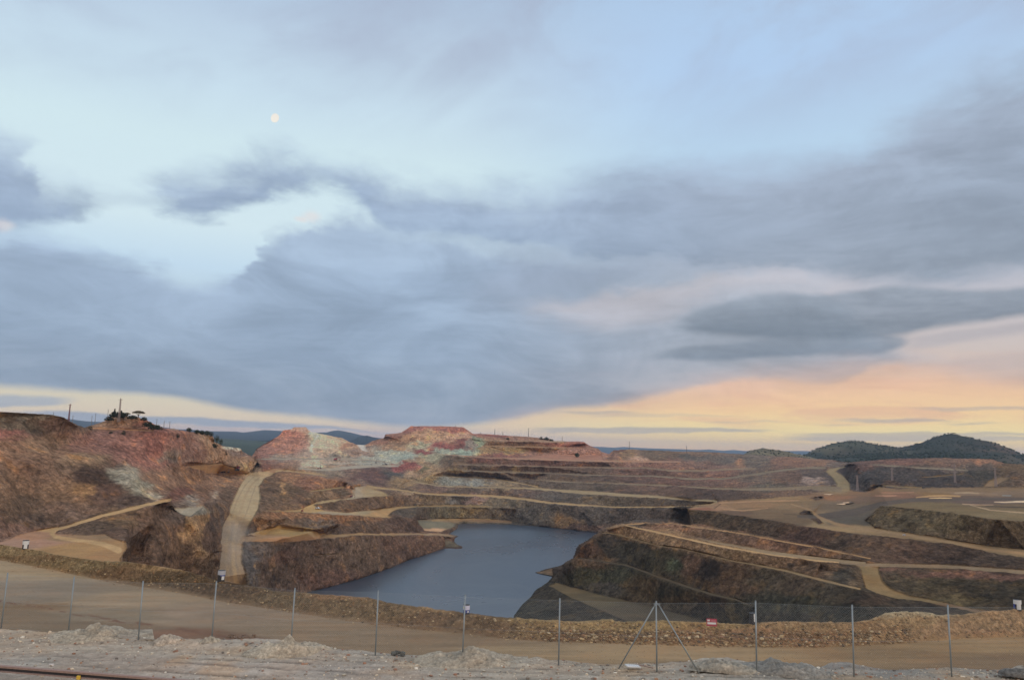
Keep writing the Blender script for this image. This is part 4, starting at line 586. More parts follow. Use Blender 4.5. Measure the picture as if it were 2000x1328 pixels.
# level ground: ribbons (x, y, width) with their colour, and outlined areas coloured from FLAT
RIB = [((148, 122, 94), [(375, 914, 4), (400, 915, 8), (440, 918, 9), (480, 922, 5)]),
 ((196, 164, 118), [(1815, 972.5, .8), (1836, 972.6, 2.4), (1858, 972.2, .8)]), ((150, 122, 86), [(1790, 971, 2), (1815, 968.5, 3), (1850, 967.5, 3), (1875, 969, 2)]), ((178, 160, 138), [(1942, 980, .8), (1960, 980.4, 1.8), (1990, 979.4, 3), (2010, 979, 3), (2200, 983, 3)]), ((150, 126, 106), [(1880, 984, .8), (1910, 985.5, 1.2), (1940, 985.6, .8)]), ((140, 122, 100), [(1865, 962.5, 1), (1890, 961.5, 2.4), (1912, 963.5, 1.6)]), ((118, 124, 126), [(1958, 967.4, 1.2), (1974, 967.6, 1.6)]), ((146, 112, 92), [(1710, 968, .8), (1735, 968, 2), (1750, 967.5, .8)]), ((140, 106, 88), [(1722, 962, 1), (1750, 962.4, 1.4), (1785, 961.5, 1)]), ((140, 122, 100), [(1895, 986, 1), (1935, 996, 1.6), (2000, 1001, 1.6), (2200, 1005, 1.6)]),  # pale ribbons here: sky reflections of puddles, painted as ground colour
 ((78, 70, 64), [(1560, 1008, 5), (1610, 1008, 12), (1670, 1000, 14), (1720, 984, 9), (1780, 976, 7), (1850, 976, 5), (1940, 974, 4), (2010, 975, 4)]), ((66, 58, 50), [(1925, 988.5, 1), (1960, 989.6, 1.5), (2010, 991, 1.5), (2200, 995, 1.5)]), ((138, 110, 84), [(1415, 994, 2.5), (1450, 997, 2), (1500, 992, 1.6)]), ((146, 116, 90), [(1405, 982, 1.4), (1470, 979, 1.8), (1560, 977, 1.4)]), ((126, 106, 82), [(1545, 984, 2), (1580, 995, 4), (1600, 1010, 5), (1630, 1022, 5), (1680, 1032, 4), (1760, 1044, 4), (1850, 1058, 4), (1930, 1073, 4), (2010, 1082, 5)]), ((86, 66, 52), [(1408, 984, 1.2), (1396, 992, 1.4)]), ((84, 72, 58), [(1530, 1003, 1.6), (1570, 1006, 1.2)]), ((126, 110, 84), [(1290, 989, .8), (1297, 983, 1.2), (1300, 978, .6)]), ((134, 114, 88), [(1382, 1050, 1), (1388, 1047, .8)]),
 ((134, 120, 100), [(450, 1140, 3), (441, 1100, 3), (443, 1060, 2.6), (452, 1010, 2.2), (464, 975, 1.8), (478, 948, 1.4), (497, 930, 1)]), ((142, 126, 103), [(462, 1140, 8), (455, 1100, 7), (455, 1060, 6), (464, 1015, 5), (477, 975, 4), (490, 948, 3.4), (506, 932, 2.4)]), ((132, 118, 98), [(474, 1140, 2.4), (465, 1100, 2.2), (464, 1066, 2), (476, 1016, 1.8), (490, 975, 1.6), (500, 948, 1.2)]),
 ((152, 128, 96), [(332, 976, 6), (300, 983, 6), (250, 995, 6.5), (200, 1008, 6.5), (165, 1018, 6), (135, 1028, 5.5), (108, 1035, 5.5), (100, 1041, 6), (106, 1047, 6), (125, 1051, 6), (160, 1056, 7), (200, 1062, 8), (232, 1074, 12)]),
 ((140, 120, 90), [(718, 951, 6), (745, 954, 4), (775, 956, 3.2), (825, 963.7, 3.2), (875, 966.7, 3.2), (925, 968, 3.8), (975, 970, 4.6), (1025, 975, 4.6), (1075, 982, 4.0), (1125, 986, 3.2), (1200, 990, 2.6), (1275, 991, 2.4), (1350, 988.5, 2.2), (1390, 984, 3), (1400, 980, 4)]),
 ((130, 116, 92), [(798, 940.5, 1.6), (825, 943.7, 2.6), (850, 948.5, 3.0), (900, 951, 2.6), (975, 953, 2.6), (1050, 955, 4.6), (1100, 959, 6), (1150, 962, 6.5), (1225, 967, 5.5), (1300, 972, 4.6), (1350, 976, 4.2), (1400, 979, 5)]),
 ((132, 114, 86), [(845, 929, 1.2), (925, 933, 1.9), (975, 936, 2.3), (1005, 942, 2.3), (1050, 951, 2.6)]),
 ((104, 92, 76), [(1017, 936.5, 1.0), (1150, 943, 1.6), (1300, 948, 1.8), (1387, 953.5, 2.3), (1450, 955.5, 3.2), (1525, 955, 4.6), (1590, 953, 7), (1640, 955, 7)]),
 ((100, 90, 76), [(880, 917.5, .8), (975, 921.5, 1.2), (1075, 924.6, 1.4), (1175, 928.6, 1.6), (1275, 929.6, 1.7), (1350, 935.3, 2.1), (1412, 935, 2.5), (1475, 926.6, 3), (1525, 918.6, 2.8), (1575, 913.8, 2.3), (1612, 914, 2)]),
 ((106, 92, 76), [(885, 906.5, .8), (1075, 911.7, 1.2), (1200, 913.7, 1.3), (1262, 914, 1.5), (1312, 919.3, 1.8), (1375, 919.5, 2.2), (1425, 916.8, 2.1), (1478, 915, 1.8)]),
 ((130, 104, 88), [(870, 888, 1.0), (940, 893, 1.1), (1000, 895.5, 1.6), (1100, 898.5, 2), (1175, 900.5, 2.2), (1300, 902, 1.8), (1330, 902.5, 1.0)]),
 ((134, 126, 114), [(500, 897, 2.0), (560, 896, 2.6), (625, 896, 2.6), (700, 898, 2.6), (745, 901, 2.6), (782, 908, 2.4)]), ((138, 132, 122), [(585, 915, 3), (620, 917, 4.5), (665, 915, 6), (700, 912, 5), (745, 910, 4), (778, 910, 2)]),
 ((142, 122, 94), [(540, 921, 4), (560, 919, 4), (600, 924, 3.4), (640, 930, 2)]), ((140, 136, 126), [(630, 906.5, 1.3), (700, 904.5, 1.7), (745, 905.5, 1.6)]), ((136, 120, 100), [(940, 860, 1.0), (1000, 861, 1.2), (1100, 863, 1.1)]),
 ((132, 108, 84), [(946, 870, 1.1), (1000, 872, 1.2), (1100, 874, 1.2), (1166, 877, 1.1)]), ((142, 118, 88), [(948, 870, 1.5), (965, 876, 2), (985, 881, 1.5)]), ((134, 116, 84), [(606, 959.5, 1.8), (645, 955, 2.2), (675, 951, 2.0)]),
 ((78, 69, 56), [(1130, 1089, 1.8), (1190, 1098, 3), (1225, 1104, 3.6), (1287, 1127, 4.6), (1340, 1145, 4.6), (1390, 1160, 4.4), (1437, 1170.5, 3.5), (1470, 1183, 1.6)]),
 ((118, 102, 78), [(1176, 1041, 2.2), (1200, 1042.5, 2.2), (1250, 1055.5, 2.2), (1287, 1065.5, 2.2), (1330, 1071.5, 2.0), (1395, 1086, 2.2), (1432, 1095.5, 2.6), (1487, 1105, 3.6), (1537, 1115, 4.4), (1600, 1131, 5), (1650, 1143, 4.4), (1680, 1150, 4)]),
 ((158, 131, 97), [(1221, 1025.8, 2.2), (1275, 1037.5, 3.0), (1350, 1054.5, 3.2), (1395, 1064.5, 3.2), (1450, 1074.5, 3.4), (1525, 1085.5, 3.4), (1600, 1095, 3.6), (1650, 1100, 4)]), ((112, 98, 80), [(1640, 1099, 4), (1700, 1103, 7), (1762, 1104, 7), (1850, 1106.5, 7), (1925, 1112, 8), (2000, 1117.5, 8), (2200, 1123, 8)]),
 ((140, 114, 84), [(1221, 1024.6, 1.6), (1262, 1022.5, 2.0), (1312, 1023.3, 2.0), (1400, 1035.3, 2.0), (1500, 1052.2, 2.2), (1600, 1070.2, 2.2), (1700, 1090.5, 2.2)]), ((122, 107, 86), [(1350, 1049.5, 1.6), (1400, 1060, 3), (1450, 1069.5, 4.4), (1500, 1078, 5.4), (1560, 1086, 6.2), (1620, 1092.5, 5.6), (1690, 1099, 5)]),
 ((102, 94, 82), [(1700, 908.5, 1.2), (1787, 913.5, 2.2), (1850, 916, 2.2), (1890, 919.5, 2.6)]), ((96, 82, 62), [(1800, 932.5, 1.6), (1850, 929, 2.4), (1890, 926, 1.6)]), ((108, 94, 70), [(1700, 948, 1.6), (1745, 949.5, 2), (1800, 952.5, 2)]), ((110, 96, 74), [(1730, 949, 2), (1760, 951, 2)]),
 ((160, 124, 98), [(172, 836, 2.5), (215, 838, 2.6), (260, 840, 2.2), (300, 841, 1.5)]), ((134, 114, 84), [(845, 1016.5, 3), (880, 1013.8, 2.6), (925, 1012.8, 2.2), (975, 1014.8, 1.8)]), ((128, 106, 82), [(605, 1083.5, .1), (640, 1082, 1.5), (668, 1081, .1)]), ((126, 112, 96), [(1197, 897, 1.4), (1208, 901, 1.8), (1216, 905, 1.2)])]
AREA = [[(-260, 1132), (-260, 1062), (0, 1058), (30, 1047), (50, 1040), (97, 1031), (117, 1028), (110, 1042), (150, 1044), (207, 1043), (222, 1052), (245, 1059), (247, 1071), (236, 1092), (230, 1132)],
 [(338, 993), (398, 988), (397, 992), (372, 1009), (352, 1003)],
 [(470, 1152), (425, 1130), (427, 1100), (429, 1075), (430, 1050), (432, 1030), (445, 1000), (452, 985), (462, 960), (470, 945), (484, 929), (495, 924), (535, 926), (517, 935), (507, 950), (509, 970), (506, 993), (500, 1003), (492, 1016), (485, 1030), (480, 1045), (474, 1062), (473, 1075), (472, 1096), (480, 1120), (486, 1144), (510, 1170)],
 [(474, 1058), (530, 1058), (570, 1058), (620, 1053.3), (650, 1050), (687, 1045.5), (762, 1045.5), (820, 1045.5), (865, 1046.5), (882, 1049), (895, 1047), (877, 1043), (862, 1041.5), (820, 1041.2), (762, 1041.2), (687, 1042.2), (640, 1043), (620, 1034), (600, 1030), (545, 1025), (515, 1034), (478, 1044)],
 [(505, 996), (540, 999), (590, 1000.5), (650, 1004.5), (700, 1007.5), (750, 1011), (767, 1012), (758, 1008), (765, 999), (785, 993), (815, 990.4), (862, 989.6), (900, 989.6), (950, 990.4), (975, 990), (950, 988), (900, 987), (862, 986.7), (815, 987.6), (810, 988), (775, 989.7), (725, 996), (670, 1001), (640, 998), (622, 994), (612, 985), (600, 987), (585, 994), (560, 997)],
 [(612, 985), (625, 984.6), (650, 979.5), (712, 972), (762, 968), (750, 962), (730, 955), (718, 948), (692, 950), (690, 965), (686, 972), (660, 975), (620, 980), (600, 988)],
 [(1050, 889), (1100, 888), (1175, 889), (1180, 900), (1100, 898), (1020, 895)], [(697, 868), (713, 868), (716, 878), (720, 883), (706, 880)],
 [(813, 1015), (862, 1012), (900, 1012), (975, 1015), (1000, 1018), (1000, 1022), (950, 1020), (905, 1019), (890, 1022), (888, 1028), (878, 1033), (862, 1038), (830, 1037), (822, 1030)], [(868, 1053), (885, 1058), (900, 1066), (890, 1069), (868, 1069)], [(1045, 1118), (1080, 1109), (1080, 1124), (1062, 1121)],
 [(1072, 1144), (1087, 1137), (1125, 1149), (1200, 1168), (1275, 1185), (1340, 1202), (1450, 1235), (1300, 1245), (1220, 1212), (1162, 1187), (1112, 1167)],
 [(1670, 1100), (1690, 1100), (1718, 1106), (1718, 1120), (1724, 1136), (1740, 1151), (1775, 1163), (1837, 1174), (1900, 1188), (1960, 1197), (1950, 1204), (1890, 1193), (1800, 1174), (1755, 1170), (1712, 1160), (1690, 1148), (1684, 1130), (1680, 1112)],
 [(362, 912), (400, 920), (400, 925.5), (490, 926), (520, 926), (535, 925), (556, 917), (535, 914), (512, 921), (495, 923), (470, 921), (462, 914), (445, 910), (430, 903), (400, 907)],
 [(1920, 951), (1930, 940), (1955, 931), (1975, 932), (1942, 951)], [(1450, 977), (1453, 974), (1500, 972), (1560, 966), (1590, 957), (1500, 957), (1452, 960), (1470, 966)] if False else [(0, 0), (1, 0), (0, 1)],
 [(1340, 994.5), (1400, 999.5), (1450, 1008.5), (1500, 1015.5), (1550, 1024.5), (1600, 1032), (1650, 1039), (1700, 1045), (1725, 1048), (1800, 1056), (1875, 1067), (1950, 1082), (2000, 1088), (2260, 1094), (2260, 957), (2000, 952.5), (1925, 952), (1825, 952.5), (1750, 955), (1712, 950), (1690, 961), (1662, 958), (1659, 943), (1650, 932), (1633, 921), (1640, 916), (1655, 911.5), (1650, 910.5), (1618, 916), (1613, 921), (1625, 932), (1634, 945), (1636, 957), (1600, 960), (1575, 967), (1525, 971), (1450, 976), (1410, 979), (1385, 985), (1360, 990)]]
BACK2ROCK = [[(1693, 1016), (1707, 1001), (1722, 987), (1750, 990.5), (1800, 995.5), (1875, 1005), (1950, 1015), (2000, 1018.5), (2260, 1024), (2260, 1078), (2000, 1072), (1925, 1065), (1850, 1053), (1775, 1041), (1712, 1032)], [(1580, 975), (1592, 969), (1604, 968.5), (1612, 973), (1600, 977)], [(1562, 1002), (1572, 996), (1585, 999), (1595, 1010), (1608, 1022), (1600, 1024), (1585, 1014)],
 [(800, 986), (795, 978), (760, 972), (712, 976), (660, 984), (640, 988), (625, 989), (640, 996), (670, 999), (725, 994), (775, 988)], [(530, 1038), (545, 1029), (580, 1032), (604, 1035), (590, 1037), (550, 1041)] if False else [(0, 0), (1, 0), (0, 1)], [(1690, 948), (1705, 944), (1725, 947), (1700, 952)]]
def inside(gx, gy, poly):
    c = np.zeros(gx.shape, bool); n = len(poly)
    for i in range(n):
        x1, y1 = poly[i]; x2, y2 = poly[(i + 1) % n]
        if y1 == y2: continue
        k = ((gy < y1) != (gy < y2)) & (gx < (x2 - x1) * (gy - y1) / (y2 - y1) + x1); c ^= k
    return c
def ribbon(gx, gy, pts):
    best = np.full(gx.shape, 1e3)
    for (x1, y1, w1), (x2, y2, w2) in zip(pts[:-1], pts[1:]):
        dx, dy = x2 - x1, y2 - y1; t = np.clip(((gx - x1) * dx + (gy - y1) * dy) / (dx * dx + dy * dy), 0, 1)
        best = np.minimum(best, np.hypot(gx - x1 - t * dx, gy - y1 - t * dy) - .5 * (w1 + (w2 - w1) * t))
    return best
def build_pit():
    X0, X1, Y0, Y1 = -200, 2200, 785, 1310
    bot = [(X0, 1298), (X1, 1298)]
    top = [(x, y + .15) for x, y in SKYALL]
    rows = np.concatenate([np.linspace(0, .18, 22)[:-1], np.linspace(.18, 1, 470)])
    nx = 1560
    def post(R):
        gx_, gy_ = np.meshgrid(np.arange(R.shape[1]) + X0, np.arange(R.shape[0]) + Y0)
        sk = np.interp(gx_[0], *zip(*SKYALL)); val = R > 0
        B = blur(blur(R, 5), 4); B1 = blur(R, 1)
        # round off the creases of the loose slopes on the left hill, keep road edges crisp
        m = sstep(-gx_, -500, -440) * sstep(-gy_, -1120, -1090) * sstep(gy_ - sk[None], 10, 22)
        road = np.zeros(R.shape)
        for a, b in (((97, 1036), (180, 1015)), ((180, 1015), (250, 997)), ((250, 997), (325, 977)), ((0, 1050), (97, 1036)), ((222, 1053), (245, 1100)), ((425, 1128), (430, 1050)), ((430, 1050), (452, 985)), ((452, 985), (490, 927)), ((400, 925), (490, 926)), ((338, 995), (398, 990))):
            a = np.array(a, float); b = np.array(b, float); d = b - a
            t = np.clip(((gx_ - a[0]) * d[0] + (gy_ - a[1]) * d[1]) / (d @ d), 0, 1); road = np.maximum(road, np.exp(-(((gx_ - a[0] - t * d[0]) ** 2 + (gy_ - a[1] - t * d[1]) ** 2) / 9.0 ** 2)))
        m = m * (1 - np.clip(road * 1.3, 0, 1)); R2 = R * (1 - m) + B * m
        # elsewhere only a hair
        k = sstep(gy_ - sk[None], 3, 6) * .5
        return R2 * (1 - k) + blur(R2, 1) * k
    P, gx, gy = sheet(PIT, X0, X1, Y0, Y1, bot, top, nx, rows, post)
    dist = np.linalg.norm(P, axis=-1)
    N = normals(P); Ns = normals(np.stack([blur(P[..., k], 2) for k in range(3)], -1))
    tilt = np.sqrt(np.maximum(0, 1 - Ns[..., 2] ** 2)) / np.maximum(Ns[..., 2], .05)
    wx = 16 * fbm(gx / 22, gy / 12, gx * 0, 3, 51) + 5 * fbm(gx / 6, gy / 4, gx * 0, 2, 57); wy = 8 * fbm(gx / 22, gy / 10, gx * 0 + 5, 3, 61) + 3 * fbm(gx / 6, gy / 4, gx * 0 + 5, 2, 67)
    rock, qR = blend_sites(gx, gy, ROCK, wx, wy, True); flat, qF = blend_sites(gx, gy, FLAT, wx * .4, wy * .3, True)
    hx = gx + .5 * (wx - wy) * .12; hy = gy + 1.2 * fbm(gx / 5, gy / 4, gx * 0, 4, 63)
    fm = np.zeros(gx.shape)
    for poly in AREA: fm = np.maximum(fm, inside(hx, hy, poly).astype(float))
    for poly in BACK2ROCK: fm = np.where(inside(hx, hy, poly), 0, fm)
    fm = blur(fm, 1)
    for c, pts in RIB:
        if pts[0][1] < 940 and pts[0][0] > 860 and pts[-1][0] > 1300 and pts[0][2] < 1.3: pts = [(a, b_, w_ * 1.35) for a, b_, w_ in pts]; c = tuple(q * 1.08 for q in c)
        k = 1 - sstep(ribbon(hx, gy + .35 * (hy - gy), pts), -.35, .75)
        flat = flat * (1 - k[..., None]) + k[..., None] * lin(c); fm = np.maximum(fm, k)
    steep = 1 - fm
    lake = (P[..., 2] < -101.2)
    x, y, z = P[..., 0], P[..., 1], P[..., 2]
    # relief: large buttresses and gullies on the faces, rubble at their feet, almost nothing on roads
    g1 = fbm(x / 38, y / 38, z / 60, 3, 3); g2 = ridged(x / 13, y / 13, z / 34, 3, 9); g3 = fbm(x / 4.2, y / 4.2, z / 5.0, 3, 21); g4 = ridged(x / 5.5, y / 5.5, z / 14, 2, 33)
    sc = np.clip((dist - 120) / 500, .35, 1.4)
    disp = steep * (2.3 * g1 + 2.0 * (g2 - .2) + 1.15 * g3 + .9 * g4) * sc + (1 - steep) * (.25 * g1 + .10 * g3)
    edge = np.minimum(np.arange(P.shape[0])[::-1] / 10.0, 1)[:, None]
    disp = disp * (0.35 + .65 * edge); disp[lake] = np.minimum(disp[lake], 0) * .3
    near_water = (z < -98.5) & ~lake
    disp[near_water] *= .35; nw2 = (z < -99.4) & ~lake; disp[nw2] = np.minimum(disp[nw2], .10)
    hor = N.copy(); hor[..., 2] *= .55
    P2 = P + hor * disp[..., None]
    dry = (~lake) & (P[..., 2] > -99.9); P2[..., 2] = np.where(dry, np.maximum(P2[..., 2], -99.75), P2[..., 2])
    # colours
    # strata, streaks running down the faces, rubble
    s1 = fbm(x / 26, y / 26, z / 26, 4, 71); s2 = fbm(x / 3.5, y / 3.5, z / 30, 3, 81); s3 = fbm(x / 2.2, y / 2.2, z / 1.6, 2, 91); s4 = fbm(x / 9, y / 9, z / 7, 3, 95)
    s5 = ridged(x / 3.0, y / 3.0, z / 4.0, 2, 97)  # crevice shade, painted as dark ridged lines in the rock colour
    left = sstep(-gx, -520, -420)
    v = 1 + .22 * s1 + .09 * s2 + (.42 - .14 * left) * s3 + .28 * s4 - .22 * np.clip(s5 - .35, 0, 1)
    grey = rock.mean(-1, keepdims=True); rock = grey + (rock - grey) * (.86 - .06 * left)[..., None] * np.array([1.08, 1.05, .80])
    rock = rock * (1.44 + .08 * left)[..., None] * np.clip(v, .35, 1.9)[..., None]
    ochre = sstep(s4 + .3 * s2, .24, .6)[..., None]; dark = sstep(-s4 - .5 * s1, .18, .5)[..., None]
    rock = rock * (1 + ochre * (np.array([1.30, 1.14, .88]) - 1)) * (1 - dark * .22)
    g5 = fbm(gx / 30, gy / 4, x * 0, 3, 101)
    flat = flat * np.array([1.02, .98, .93]) * .90 * (1 + .16 * fbm(x / 14, y / 14, z * 0, 3, 105) + .14 * g5 + .10 * s3)[..., None]
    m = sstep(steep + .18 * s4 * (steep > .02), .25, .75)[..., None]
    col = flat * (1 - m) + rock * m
    col[lake] = lin((60, 56, 46))
    wet = sstep(z + 1.2 * s3, -98.6, -99.6)[..., None]; col = col * (1 - .35 * wet)
    rut = fbm(gx / 3.0, gy / 1.2, x * 0, 2, 109); col = col * (1 + .10 * rut * (1 - m[..., 0]))[..., None]
    col = np.clip(col / E_DISP, .006, .8)
    # back side
    nr, nc = P.shape[:2]
    last = P2[-1]; rr = last / np.linalg.norm(last[:, :2], axis=1, keepdims=True)
    back = []
    for dd, dz in ((6, -.6), (40, -14), (150, -50), (420, -85)):
        q = last + np.stack([rr[:, 0] * dd, rr[:, 1] * dd, np.zeros(nc) + dz], -1); q[:, 2] = np.maximum(q[:, 2], -140) if dd > 100 else q[:, 2]; back.append(q)
    Pf = np.concatenate([P2, np.stack(back)], 0); cf = np.concatenate([col, np.repeat(col[-1:], 4, 0)], 0); sf = np.concatenate([steep, np.repeat(steep[-1:] * .5, 4, 0)], 0)
    o = mesh_np('open_pit', Pf.reshape(-1, 3), grid_faces(nr + 4, nc), M_PIT, cf.reshape(-1, 3), attr={'rough': sf.ravel()})
    tag(o, kind='structure')
    return P, gx, gy
PITP = build_pit()
def mwater(g):
    tc = g.n('ShaderNodeTexCoord').outputs['Object']
    sc = g.n('ShaderNodeMapping', {'Vector': tc, 'Scale': (1, .45, 1), 'Rotation': (0, 0, .3)}).outputs[0]
    h = g.m('ADD', g.m('MULTIPLY', g.noise(sc, .35, 4, .6), .30), g.m('MULTIPLY', g.noise(sc, 1.6, 3, .6), .10))
    bp = g.n('ShaderNodeBump', {'Height': h, 'Strength': .4, 'Distance': 1.0}).outputs[0]
    pt = g.ss(g.noise(sc, .012, 4, .6, .6), .35, .7)
    return bsdf(g, g.mixc(pt, (.030, .044, .062), (.040, .056, .078)), g.mixf(pt, .26, .36), 0, bp, .5)
M_WATER = material('lake_water', mwater)
def lake():
    bm = bmesh.new(); cx, cy = -10, 720
    vs = [bm.verts.new((x, y, -100.0)) for x, y in ((-420, 180), (330, 180), (330, 1150), (-420, 1150))]
    bm.faces.new(vs); me = bpy.data.meshes.new('lake'); bm.to_mesh(me); bm.free(); me.materials.append(M_WATER)
    tag(link(bpy.data.objects.new('lake', me)), kind='structure')
lake()
# ------------------------------------------------------------------ dirt road with its berm, and the pale gravel strip by the fence
TOE = [(0, 1094), (75, 1108), (150, 1123), (210, 1136), (275, 1146), (350, 1158), (425, 1173), (520, 1188), (575, 1196), (650, 1208), (725, 1218), (825, 1230), (895, 1236), (980, 1246), (1050, 1251), (1175, 1256), (1300, 1260), (1450, 1263), (1600, 1264), (1650, 1262), (1737, 1257), (1800, 1253), (1875, 1247), (2000, 1243)]
EDGE = [(0, 1233), (60, 1236), (110, 1238), (150, 1236), (260, 1239), (290, 1247), (350, 1252), (440, 1255), (500, 1253), (560, 1256), (625, 1268), (700, 1269), (740, 1272), (800, 1278), (850, 1283), (870, 1278), (950, 1280), (980, 1285), (1030, 1290), (1055, 1287), (1130, 1292), (1200, 1296), (1260, 1294), (1350, 1297), (1390, 1293), (1420, 1289), (1440, 1293), (1480, 1301), (1500, 1295), (1550, 1294), (1570, 1298), (1600, 1302), (1640, 1296), (1700, 1301), (1730, 1304), (1800, 1305), (1850, 1301), (1920, 1305), (1990, 1307)]
POSTS = [(2, 1228, 29.2), (133, 1238, 28.6), (270, 1250, 27.7), (413, 1254, 27.0), (567, 1272, 26.0), (733, 1279, 25.5), (903, 1290, 25.0), (1091, 1300, 24.4), (1283, 1311, 23.4), (1478, 1312, 23.1), (1668, 1321, 23.0), (1859, 1320, 23.2)]
def at_t(x, y, t): return Vector(ray(x, y) * t)
def build_road():
    X0, X1, Y0, Y1 = -200, 2200, 1050, 1430
    toe = [(x, y, -15.6) for x, y in TOE]
    xs = sorted(set([x for x, _ in BERM] + [x for x, _ in TOE])); crest = []; top = []
    for x in xs:
        yt, yc = np.interp(x, *zip(*TOE)), np.interp(x, *zip(*BERM))
        rt, rc = ray(x, yt), ray(x, yc); dt = -15.6 / rt[2] * math.hypot(rt[0], rt[1]); a = -rc[2] / math.hypot(rc[0], rc[1])
        dc = (.8 * dt + 15.6) / (.8 + a); crest.append((x, yc, dc)); top.append((x, yc - .0))
    near = [(0, 1172), (70, 1182), (140, 1196), (220, 1210), (300, 1220), (360, 1229), (420, 1240), (480, 1250), (560, 1266)]
    L = [('z', toe), ('h', crest), ('z', [(0, 1425, -15.0), (1000, 1425, -15.2), (2000, 1425, -15.4)]),
         ('z', [(x, y, -15.55) for x, y in near]), ('z', [(x, y + 2.5, -15.38) for x, y in near[:-1]]), ('z', [(0, 1240, -14.9), (150, 1255, -15.0), (300, 1262, -15.1)])]
    bot = [(X0, 1418), (X1, 1418)]
    slope = .026; ce = [(X0 - 20, crest[0][1] - 5.7)] + [(x, y) for x, y in top] + [(X1 + 20, crest[-1][1] + 5.7)]
    te = [(X0 - 20, TOE[0][1] - 5.7)] + TOE + [(X1 + 20, TOE[-1][1] + 5.7)]
    # rows: road part then berm part
    R = field(L, X0, X1, Y0, Y1); nx = 1700
    xg = np.linspace(X0 + 4, X1 - 4, nx); yb = np.full(nx, 1418.0); yt = np.interp(xg, *zip(*te)); yc = np.interp(xg, *zip(*ce)) + .3
    r1 = np.linspace(0, 1, 150)[:-1]; r2 = np.linspace(0, 1, 80)
    gy = np.concatenate([yb + (yt - yb) * r1[:, None], yt + (yc - yt) * r2[:, None]]); gx = np.repeat(xg[None], len(gy), 0)
    fx, fy = gx - X0, gy - Y0; i, j = fx.astype(int), fy.astype(int); a, b = fx - i, fy - j
    w = (R[j, i] * (1 - a) + R[j, i + 1] * a) * (1 - b) + (R[j + 1, i] * (1 - a) + R[j + 1, i + 1] * a) * b
    P = ray(gx, gy) / w[..., None]; N = normals(P); x, y, z = P[..., 0], P[..., 1], P[..., 2]
    onb = np.zeros(gx.shape); onb[149:] = np.clip(np.linspace(0, 4, 80), 0, 1)[:, None]
    n1 = fbm(x / 2.2, y / 2.2, z / 2.2, 3, 5); n2 = fbm(x / .55, y / .55, z / .55, 3, 8); n3 = ridged(x / .28, y / .28, z / .28, 2, 12); n0 = fbm(x / 11, y / 11, z * 0, 3, 2)
    rub = sstep(gx + 90 * n0, 1000, 1300) * (1 - sstep(gx + 90 * n0, 1650, 1800)) * .9 + .35
    disp = onb * (.16 * n1 + .10 * n2 + .07 * n3 * rub) + (1 - onb) * (.03 * n0 + .012 * n2)
    H = N.copy(); H[..., 2] *= .7; P2 = P + H * disp[..., None]
    road = blend_sites(gx, gy, [E(60, 1120, 120, 12, 136, 120, 98), E(60, 1150, 120, 20, 118, 106, 92), E(250, 1170, 120, 16, 130, 114, 94), E(400, 1200, 120, 16, 122, 106, 90), E(300, 1200, 140, 14, 112, 100, 84), E(650, 1235, 140, 16, 118, 102, 84), E(850, 1250, 140, 14, 112, 95, 76), E(1050, 1268, 120, 8, 126, 108, 84), E(1300, 1278, 140, 8, 130, 110, 84), E(1500, 1282, 120, 7, 126, 106, 80), E(1750, 1280, 120, 8, 114, 94, 70), E(1900, 1262, 100, 8, 128, 106, 78), E(1950, 1290, 100, 8, 106, 88, 68), E(1400, 1295, 120, 5, 110, 94, 74),
        E(60, 1185, 80, 6, 112, 92, 70), E(60, 1205, 80, 10, 106, 90, 72), E(200, 1222, 80, 8, 100, 86, 70), E(350, 1236, 60, 6, 104, 78, 62), E(450, 1244, 50, 5, 100, 78, 62), E(100, 1250, 120, 10, 96, 82, 62)], 60 * n0, 5 * n1)
    berm = blend_sites(gx, gy, [E(30, 1078, 60, 6, 128, 112, 84), E(60, 1090, 60, 5, 112, 94, 70), E(150, 1100, 60, 8, 116, 102, 76), E(250, 1120, 50, 12, 98, 80, 60), E(330, 1130, 50, 12, 84, 72, 56), E(330, 1110, 60, 4, 128, 108, 80), E(430, 1150, 60, 12, 82, 68, 52), E(560, 1170, 60, 12, 98, 84, 64), E(650, 1185, 60, 12, 104, 88, 66), E(750, 1200, 60, 12, 102, 86, 64), E(850, 1210, 60, 14, 98, 82, 64), E(850, 1190, 60, 4, 128, 106, 78), E(650, 1165, 60, 4, 128, 104, 78), E(950, 1222, 50, 14, 98, 80, 60), E(1020, 1212, 50, 5, 130, 110, 76), E(1050, 1232, 50, 12, 120, 100, 70), E(1150, 1225, 60, 8, 132, 112, 78), E(1130, 1245, 40, 8, 108, 84, 62), E(1270, 1222, 60, 7, 134, 114, 78), E(1300, 1245, 60, 10, 120, 98, 72), E(1400, 1245, 60, 10, 122, 94, 70), E(1400, 1222, 60, 4, 132, 110, 76), E(1500, 1240, 60, 12, 122, 96, 70), E(1560, 1225, 60, 6, 130, 108, 78), E(1600, 1245, 50, 10, 122, 92, 64), E(1700, 1235, 50, 14, 130, 106, 76), E(1780, 1215, 50, 10, 134, 114, 84), E(1780, 1200, 50, 4, 142, 130, 104), E(1850, 1225, 50, 12, 136, 112, 84), E(1950, 1215, 60, 14, 134, 112, 84), E(1920, 1235, 40, 6, 132, 104, 78)], 25 * n1, 5 * n2)
    v = 1 + .30 * n2 + .26 * n3 + .16 * n1
    lay_ = fbm(gx / 150, gy / 4, x * 0, 5, 41) + .6 * fbm(gx / 45, gy / 1.5, x * 0, 3, 47)
    road = road * .84 * (1 + .14 * n0 + .22 * lay_ + .08 * n2)[..., None]; berm = berm * np.array([.80, .80, .84]) * np.clip(v, .4, 1.7)[..., None]
